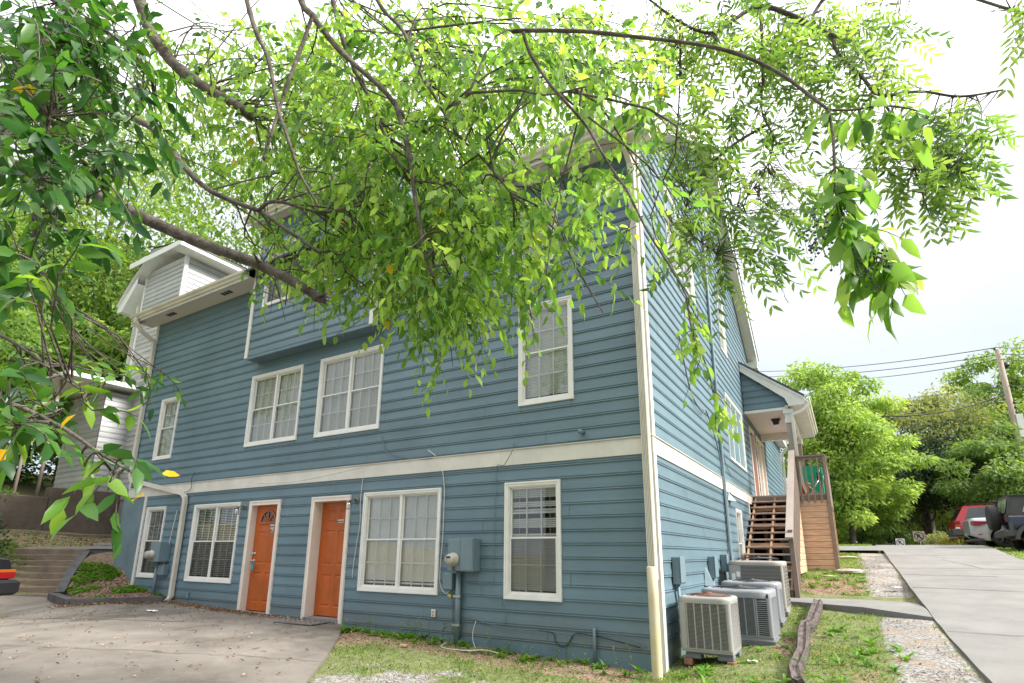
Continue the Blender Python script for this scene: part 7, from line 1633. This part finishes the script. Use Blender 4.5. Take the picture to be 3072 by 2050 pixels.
far_tree('oak_tree', 'green tree filling the right edge behind the soft-top car', treeat(3010, 35), 35, 1.8, 6.2, 2.5, MIDG, 90, 200, .24, .12, 23, trr=.2)
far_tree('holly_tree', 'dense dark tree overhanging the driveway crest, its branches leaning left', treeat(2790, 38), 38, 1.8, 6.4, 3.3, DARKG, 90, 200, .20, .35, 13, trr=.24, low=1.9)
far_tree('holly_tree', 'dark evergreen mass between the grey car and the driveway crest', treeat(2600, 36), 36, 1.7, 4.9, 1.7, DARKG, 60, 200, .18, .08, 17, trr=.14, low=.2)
far_tree('crepe_myrtle', 'pale multi-stemmed shrub tree above the small white sign', treeat(2700, 42), 42, 1.7, 5.0, 1.7, WOOD, 50, 160, .2, .42, 19, trr=.07, bark=pm('pale_stems', (.26, .17, .12), .8))
for i, (px, Y, h, cr_, mt_, lb) in enumerate([(2620, 48, 5.0, 2.6, WOOD, 'light green bushy tree low in the gap left of the pale multi-stemmed tree'), (2740, 52, 5.4, 2.4, WOOD, 'light green bushy tree low in the gap right of the pale multi-stemmed tree'), (2560, 44, 7.5, 2.8, MIDG, 'mid-green tree behind the grey car'), (2880, 52, 8.5, 3.2, MIDG, 'mid-green tree behind the leaning dark trunks'), (2480, 40, 6.0, 2.4, WOOD, 'light green tree glimpsed between house wall and deck post')]):
    far_tree('broadleaf_tree', lb, treeat(px, Y), Y, 1.5, h, cr_, mt_, 60, 150, .24, .1, 31+i, trr=.15)
# bare dark leaning trunks by the crest
for i, (x0_, y0_, x1_, y1_, xm_, ym_, lb) in enumerate([(2783, 1640, 2775, 1560, 2782, 1600, 'thin dark upright trunk beside the brown sign'), (2812, 1630, 2700, 1530, 2790, 1590, 'dark trunk leaning far left over the crest'), (2840, 1620, 2800, 1500, 2828, 1570, 'dark crooked trunk in the middle of the group'), (2860, 1625, 2845, 1470, 2850, 1550, 'thick grey straight trunk behind the red car')]):
    t_ = thing('bare_trunk', (0, 0, 0), lb, 'tree trunk', 'dark trunks behind the driveway crest'); a, m_, b = at(x0_, y0_, 33), at(xm_, ym_, 33), at(x1_, y1_, 33); a[2] = min(a[2], 1.6); t_.location = a
    mb = MB(); r_ = .26 if i == 3 else .12; limb(mb, [tuple(a), tuple(m_), tuple(b)], r_, r_*.4, 9); limb(mb, [tuple(m_), tuple(m_+np.array([-.5, 0, 1.0])), tuple(m_+np.array([-1.3, .2, 1.4]))], r_*.4, .02, 6); mb.build('trunk', M['bark'], t_)
# hedges at the crest
def shrub(name, label, x, y, zb, rx, ry, h, mat, n=2600, leaf=.06, seed=1, cat='shrub', stems=True):
    rg = np.random.default_rng(seed); t_ = thing(name, (x, y, zb), label, cat); fo_ = Foliage()
    d = unit(rg.normal(size=(n, 3))); d[:, 2] = np.abs(d[:, 2]); r = np.cbrt(rg.uniform(.25, 1, n))*(1+.18*np.sin(d[:, 0]*7+seed)*np.cos(d[:, 1]*6)); P_ = np.array([x, y, zb])+d*r[:, None]*np.array([rx, ry, h])
    fo_.leaves(P_, unit(d+.6*rg.normal(size=(n, 3))), unit(rg.normal(size=(n, 3))+np.array([0, 0, 1])), leaf*rg.uniform(.6, 1.3, n), leaf*.5*rg.uniform(.7, 1.2, n), np.clip(rg.uniform(0, .95, n), 0, 1), simple=True); fo_.build('foliage', mat, t_)
    mb = MB()
    for k in range(5): a = k*1.3; mb.tube([(x, y, zb-.1), (x+rx*.3*math.cos(a), y+ry*.3*math.sin(a), zb+h*.5), (x+rx*.6*math.cos(a), y+ry*.6*math.sin(a), zb+h*.8)], [.02, .014, .005], 5)
    mb.build('stems', M['bark'], t_); return t_
YELB = leafmat('yellow_hedge', [(0, (.10, .12, .02)), (.6, (.26, .26, .04)), (1, (.38, .24, .10))], .3, .6)
for i, (px, py, Y, rx, h, mt_, lb) in enumerate([(2822, 1640, 31, .7, .62, OLIVE, 'rounded olive-green bush left of the hydrant'), (2848, 1640, 31.5, .5, .60, YELB, 'reddish clipped bush just left of the hydrant'), (2885, 1640, 30, .9, .45, YELB, 'low yellow-green bush right of the hydrant'), (2905, 1640, 32, .8, .75, YELB, 'yellowish bush under the tail of the red car')]):
    shrub('bush', lb, atY(px, py, Y)[0], Y, 1.9, rx, rx*.8, h, mt_, 2200, .07, 40+i)
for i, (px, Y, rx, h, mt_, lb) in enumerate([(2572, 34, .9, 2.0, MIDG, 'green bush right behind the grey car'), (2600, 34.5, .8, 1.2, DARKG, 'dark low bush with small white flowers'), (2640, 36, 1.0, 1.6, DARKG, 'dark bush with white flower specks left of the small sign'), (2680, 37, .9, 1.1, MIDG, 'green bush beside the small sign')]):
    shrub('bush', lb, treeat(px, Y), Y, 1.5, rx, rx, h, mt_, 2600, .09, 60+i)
# woods at the left and behind
for i, (x, y, zb, h, cr_, mt_, sd_, lb) in enumerate([(-30, 16, 4, 13, 4.5, WOOD, 51, 'tall light green tree rising left of the grey house'), (-35, 9, 5, 15, 5, WOOD, 52, 'big light green tree behind the far left terrace'), (-29, 5.5, 4, 9, 3.2, WOOD, 53, 'leafy tree standing on the bank above the retaining wall'), (-42, 17, 6, 17, 5.5, MIDG, 54, 'darker tall tree in the second row at the left'),
        (-24, 26, 4, 19, 5.5, WOOD, 55, 'very tall airy tree behind the grey house roof'), (-34, 26, 5, 20, 6, WOOD, 56, 'tall woodland tree between the grey house and the left edge'), (-16, 30, 3, 20, 5.0, WOOD, 57, 'tall tree behind the blue house roof, right of the grey house'), (-50, 28, 7, 20, 7, MIDG, 58, 'distant dark woodland tree'),
        (-33, 1.5, 4, 12, 4, MIDG, 59, 'dark green tree at the extreme left'), (-26.5, 10.5, 3.4, 8, 2.3, WOOD, 60, 'slim green tree close beside the grey house wall'), (-46, 4, 6, 18, 6.5, WOOD, 61, 'broad woodland tree far left'), (-58, 14, 8, 20, 8, MIDG, 62, 'farthest woodland tree at the left horizon'),
        (-28, 21, 4, 27, 6, WOOD, 63, 'towering tree above the grey house ridge'), (-19, 22.5, 3, 25, 5.5, WOOD, 64, 'towering tree directly behind the left gutter end'), (-12, 25, 2, 25, 5.5, MIDG, 65, 'towering darker tree behind the blue dormer'), (-34, 12, 5, 23, 6, WOOD, 66, 'towering tree left of the grey house')]):
    far_tree('woodland_tree', lb, x, y, zb, h, cr_, mt_, 120, 130 if x > -40 else 90, .34 if x > -40 else .5, .22 if h > 12 else .15, sd_, trr=.22, group='woodland trees behind the houses')
# overhanging near-middle maple sprays above the roof corner of the grey house
far_tree('maple_tree', 'bright green tree whose foliage overlaps the grey house gable', -20.6, 2.4, 1.1, 11.5, 2.9, WOOD, 110, 210, .16, .5, 71, trr=.14, low=5.0)
for i, (x, y, rx, h, lb) in enumerate([(-31, 6.5, 2.4, 3.6, 'bushy undergrowth behind the terrace, right of the white off-roader'), (-34, 1.0, 2.6, 4.0, 'bushy undergrowth at the extreme left behind the terrace'), (-30, 11, 2.4, 4.2, 'tall bushes below the grey house porch'), (-38, 8, 3.2, 6, 'high thicket behind the terrace trees'), (-27, .5, 2.0, 2.6, 'leafy bush on the bank left of the retaining wall'), (-42, -3, 4, 7, 'high thicket at the far left edge')]):
    shrub('woodland_shrub', lb, x, y, zg1(x, y), rx, rx, h, WOOD if i % 2 else MIDG, 5200, .22, 90+i)
shrub('camellia_shrub', 'glossy dark shrub growing on the bank at the left of the steps', -18.2, 4.6, .9, 1.0, 1.0, 2.3, DARKG, 5200, .09, 81); shrub('ivy_clump', 'low ivy spilling over the retaining wall at the far left', -22.6, 5.8, 3.0, 1.2, 1.2, .5, MIDG, 2500, .09, 82, 'ivy')
# ---- grass, weeds, fallen leaves, gravel
def scatter(n, x0, x1, y0, y1, wfun):
    x = RNG.uniform(x0, x1, n); y = RNG.uniform(y0, y1, n); k = RNG.uniform(0, 1, n) < wfun(x, y); return x[k], y[k]
def onpad(x, y):
    xr_ = np.interp(y, [-6, -3, 0, 2, 3.2, 4.2, 5.1, 6.1, 6.985], [.5, -.6, -2, -3.2, -4.1, -4.95, -5.7, -6.6, -7.47]); return x < xr_+.02
def yard(x, y):
    house_ = (y > 6.97) & (x < -2.03); drv = (x > .9) & (x < 3.85); wk = (y > 10.25+(.93-x)*.75) & (y < 12.9) & (x > -2) & (y > 10.2) & ((y > 11.55) | (x > -.9)); return ~(house_ | drv | onpad(x, y) | wk)
def patch(x, y, s=1.6, seed=0): return .5+.5*np.sin(x*s*2.1+seed+1.3*np.sin(y*s*1.3))*np.sin(y*s*1.9+seed*2+1.1*np.sin(x*s))
wg = lambda x, y: yard(x, y)*(1-np.clip(w_gravel(x, y)*1.15, 0, .985))*(.13+.85*patch(x, y)**1.3)*np.clip(1.15-w_leaf(x, y)*1.15, .05, 1)
GRASS = leafmat('grass_blades', [(0, (.06, .13, .025)), (.5, (.14, .25, .05)), (.85, (.24, .31, .10)), (1, (.40, .36, .20))], .35, .6)
def grass(name, x, y, hgt, wdt, label, per=1, cat='grass', spread=.35):
    n = len(x); z = zg(x, y); P_ = np.stack([x, y, z-.005], 1); P_ = np.repeat(P_, per, 0)+np.r_[0, 0, 0]+np.c_[RNG.normal(size=(n*per, 2))*.012, np.zeros(n*per)]; n = len(P_)
    d = unit(np.array([0, 0, 1.0])+np.c_[RNG.normal(size=(n, 2))*spread*1.5, np.zeros(n)]); fo_ = Foliage(); fo_.leaves(P_, d, unit(np.c_[RNG.normal(size=(n, 2)), np.full(n, .2)]), hgt*RNG.uniform(.4, 1.4, n), np.full(n, wdt)*RNG.uniform(.7, 1.3, n), RNG.uniform(0, 1, n), simple=True, curl=.35)
    o = np_mesh(name, np.concatenate(fo_.V), np.concatenate(fo_.F), GRASS, None, attr={'v': np.concatenate(fo_.A)}); return tag(o, label, cat, kind='stuff')
xa, ya = scatter(90000, -7.6, 1.0, 2.2, 12.6, wg); grass('grass', xa, ya, .040, .0065, 'short patchy grass along the front and side of the house', 2)
xb_, yb_ = scatter(30000, -2.0, 1.1, 12.8, 21, wg); grass('grass', xb_, yb_, .05, .009, 'grass strip between the deck and the driveway', 2)
xc, yc = scatter(26000, 3.75, 12, 4, 33, lambda x, y: np.full(len(x), .9)); grass('grass', xc, yc, .06, .014, 'grass verge right of the driveway', 2)
xd, yd = scatter(9000, -3.5, .8, 23.4, 31, lambda x, y: np.full(len(x), .9)); grass('grass', xd, yd, .08, .02, 'grass bank near the grey car', 2)
xe, ye = scatter(16000, -20.4, -16.4, 1.5, 6.4, lambda x, y: (x < -17.2-(y-4)*.45)*.9); grass('grass', xe, ye, .07, .012, 'grass bank beside the concrete steps', 2)
# broad weeds: rosettes of leaf blades
def weeds(name, pts, L_, W_, K, label, mat, up=.8, group=None, kind='stuff'):
    fo_ = Foliage(); P_ = np.repeat(np.array(pts), K, 0); n = len(P_); a = RNG.uniform(0, 2*math.pi, n); el = RNG.uniform(.15, 1.0, n)*up; d = np.stack([np.cos(a)*np.cos(el), np.sin(a)*np.cos(el), np.sin(el)], 1)
    sz = np.repeat(RNG.uniform(.6, 1.3, len(pts)), K); fo_.leaves(P_, d, unit(np.array([0, 0, 1.0])-d*.3+.2*RNG.normal(size=(n, 3))), L_*sz*RNG.uniform(.6, 1.2, n), W_*sz, np.clip(RNG.uniform(.2, .9, n), 0, 1), curl=.35)
    o = np_mesh(name, np.concatenate(fo_.V), np.concatenate(fo_.F), mat, None, attr={'v': np.concatenate(fo_.A)}); return tag(o, label, 'weeds', group, kind)
WEED = leafmat('weed_leaves', [(0, (.04, .12, .012)), (.5, (.09, .22, .02)), (1, (.17, .30, .04))], .35, .5)
def P3(x, y, dz=0): x = np.asarray(x, float); y = np.asarray(y, float); return np.stack([x, y, zg(x, y)+dz], 1)
n = 60; weeds('broad_weeds', P3(RNG.uniform(-1.9, .4, n), RNG.uniform(5.2, 9.5, n)), .15, .028, 9, 'broad-bladed weeds around the air conditioners', WEED, 1.0)
n = 90; weeds('broad_weeds', P3(RNG.uniform(-7.3, -2.2, n), RNG.uniform(6.55, 6.93, n)), .10, .03, 10, 'leafy weeds along the foot of the front wall', WEED, 1.3)
n = 34; weeds('broad_weeds', P3(RNG.uniform(-.95, .3, n), RNG.uniform(12.95, 16.2, n)), .14, .035, 9, 'broad weeds at the foot of the deck skirt', WEED, .9)
xk, yk = scatter(9000, -7.6, .9, 2.6, 10, lambda x, y: wg(x, y)*(patch(x, y, 2.3, 3) > .55)); weeds('clover', P3(xk, yk, .006), .017, .014, 5, 'low clover among the grass', WEED, .7)
tw_ = MB()
def upright(x, y, h, k=0): pass
fo5 = Foliage(); n = 26; xs_ = RNG.uniform(-7.3, -2.3, n); ys_ = RNG.uniform(6.75, 6.93, n); Bs = P3(xs_, ys_); fo5.twigs(Bs, np.array([0, 0, 1.0])+.15*RNG.normal(size=(n, 3)), RNG.uniform(.12, .32, n), K=9, leaf=(.05, .016), droop=-.0, hang=.0, rad=.0022)
o = fo5.build('tall_weeds', WEED, None); tag(o, 'taller leafy weeds sprouting against the front wall', 'weeds', kind='stuff')
np_o = np_mesh('weed_stems', np.concatenate(fo5.TV), np.concatenate(fo5.TF), M['bark2'], None); tag(np_o, 'thin stems of the taller weeds at the front wall', 'weeds', kind='stuff')
# ground cover in the garden bed
BA = np.array(BED)
def bedpts(n):
    u = RNG.uniform(0, BA.shape[0]-1.001, n); v = RNG.uniform(0, BA.shape[1]-1.001, n); i = u.astype(int); j = v.astype(int); fu = (u-i)[:, None]; fv = (v-j)[:, None]
    return BA[i, j]*(1-fu)*(1-fv)+BA[i+1, j]*fu*(1-fv)+BA[i, j+1]*(1-fu)*fv+BA[i+1, j+1]*fu*fv
pp = bedpts(2600); g_ = patch(pp[:, 0], pp[:, 1], 1.8, 5)+(pp[:, 2] > .8)*.35; pp = pp[(g_ > .55) & (pp[:, 1] < 6.97)]
weeds('ground_cover', pp, .065, .042, 7, 'leafy ground cover in the garden bed left of the downspout', WEED, 1.0)
# fallen leaves
DEAD = leafmat('fallen_leaves', [(0, (.10, .045, .025)), (.5, (.24, .14, .085)), (1, (.42, .31, .22))], .1, .8)
def deadleaves(name, pts, L_, label):
    n = len(pts); fo_ = Foliage(); a = RNG.uniform(0, 2*math.pi, n); d = np.stack([np.cos(a), np.sin(a), RNG.uniform(-.1, .35, n)], 1); fo_.leaves(np.asarray(pts)+np.array([0, 0, .008]), d, unit(np.array([0, 0, 1.0])+.35*RNG.normal(size=(n, 3))), L_*RNG.uniform(.5, 1.2, n), L_*.5*RNG.uniform(.6, 1.2, n), RNG.uniform(0, 1, n), curl=-.25, fold=.3)
    o = np_mesh(name, np.concatenate(fo_.V), np.concatenate(fo_.F), DEAD, None, attr={'v': np.concatenate(fo_.A)}); tag(o, label, 'leaves', kind='stuff')
x1_, y1_ = scatter(32000, -8, .95, 3.5, 16.2, lambda x, y: yard(x, y)*np.clip(w_leaf(x, y)*.9+.03, 0, 1)); deadleaves('fallen_leaves', P3(x1_, y1_), .045, 'brown fallen leaves in the yard and beside the stair')
n = 1900; xw = RNG.uniform(-13, -7.5, n); yw = 6.95-np.abs(RNG.normal(size=n))*.13; deadleaves('fallen_leaves', np.stack([xw, yw, zg(xw, yw)+.05], 1)[(RNG.uniform(0, 1, n) < np.interp(xw, [-13, -12.4, -10.6, -8.5, -7.5], [.9, 1, 1, .12, .1]))], .05, 'brown leaves gathered at the foot of the wall on the parking pad')
n = 900; t = RNG.uniform(0, 1, n); xw = -14.1+1.35*t+RNG.normal(size=n)*.1; yw = 5.5+1.2*t-np.abs(RNG.normal(size=n))*.12; deadleaves('fallen_leaves', np.stack([xw, yw, zg(xw, yw)+.05], 1), .05, 'brown leaves along the timber edge of the garden bed')
n = 420; xw = RNG.uniform(-14, -5, n); yw = RNG.uniform(2.5, 6.6, n); k = onpad(xw+.3, yw); deadleaves('fallen_leaves', np.stack([xw, yw, zg(xw, yw)+.05], 1)[k], .05, 'single leaves scattered over the parking pad')
pp = bedpts(2200); deadleaves('fallen_leaves', pp[pp[:, 1] < 6.97], .05, 'brown leaves in the garden bed')
x1_, y1_ = scatter(5000, -21.4, -17, 3, 12, lambda x, y: (x < -19.6+.0*y)*.9); deadleaves('fallen_leaves', P3(x1_, y1_), .07, 'brown leaves on the bank below the retaining wall')
# gravel stones
def stones(name, x, y, r0, label, zoff=0):
    n = len(x); V0 = np.array([(0, 0, .6), (1, 0, 0), (.3, .95, 0), (-.8, .6, 0), (-.8, -.6, 0), (.3, -.95, 0), (0, 0, -.4)]); F0 = np.array([[0, 1, 2], [0, 2, 3], [0, 3, 4], [0, 4, 5], [0, 5, 1], [6, 2, 1], [6, 3, 2], [6, 4, 3], [6, 5, 4], [6, 1, 5]])
    P_ = np.stack([x, y, zg(x, y)+zoff], 1); a = RNG.uniform(0, 6.28, n); r = r0*RNG.uniform(.5, 1.5, n); ca, sa = np.cos(a), np.sin(a); V = V0[None]*RNG.uniform(.7, 1.3, (n, 7, 1)); X = V[..., 0]*ca[:, None]-V[..., 1]*sa[:, None]*.7; Y_ = V[..., 0]*sa[:, None]+V[..., 1]*ca[:, None]*.7
    V = np.stack([X, Y_, V[..., 2]*.7], -1)*r[:, None, None]+P_[:, None]; F = (F0[None]+np.arange(n)[:, None, None]*7).reshape(-1, 3)
    o = np_mesh(name, V.reshape(-1, 3), F, STONE, None, attr={'v': np.repeat(RNG.uniform(0, 1, n), 7)}); tag(o, label, 'gravel', kind='stuff')
STONE = leafmat('gravel_stones', [(0, (.14, .13, .125)), (.5, (.33, .31, .29)), (1, (.50, .49, .47))], .0, .8)
x1_, y1_ = scatter(34000, -6.6, .94, 2.4, 10.5, lambda x, y: yard(x, y)*np.clip(w_gravel(x, y)-.15, 0, 1)*1.2); stones('gravel', x1_, y1_, .010, 'pale gravel in the bare patch of the yard')
x1_, y1_ = scatter(16000, .0, .94, 12.8, 20.5, lambda x, y: np.clip(w_gravel(x, y)-.15, 0, 1)); stones('gravel', x1_, y1_, .013, 'pale gravel strip along the edge of the driveway')
n = 24; xw = RNG.uniform(-13, -6, n); yw = RNG.uniform(3, 6.3, n); mb = MB()
for x, y in zip(xw, yw):
    if not onpad(np.array([x+.3]), np.array([y]))[0]: continue
    a = RNG.uniform(0, 6.28); l = RNG.uniform(.06, .18); z = zg1(x, y)+.055; mb.tube([(x, y, z), (x+l*.5*math.cos(a), y+l*.5*math.sin(a), z+.006), (x+l*math.cos(a+.3), y+l*math.sin(a+.3), z)], [.003, .004, .002], 4)
tag(mb.build('fallen_twigs', M['bark']), 'small dark twigs scattered on the parking pad', 'twigs', kind='stuff')
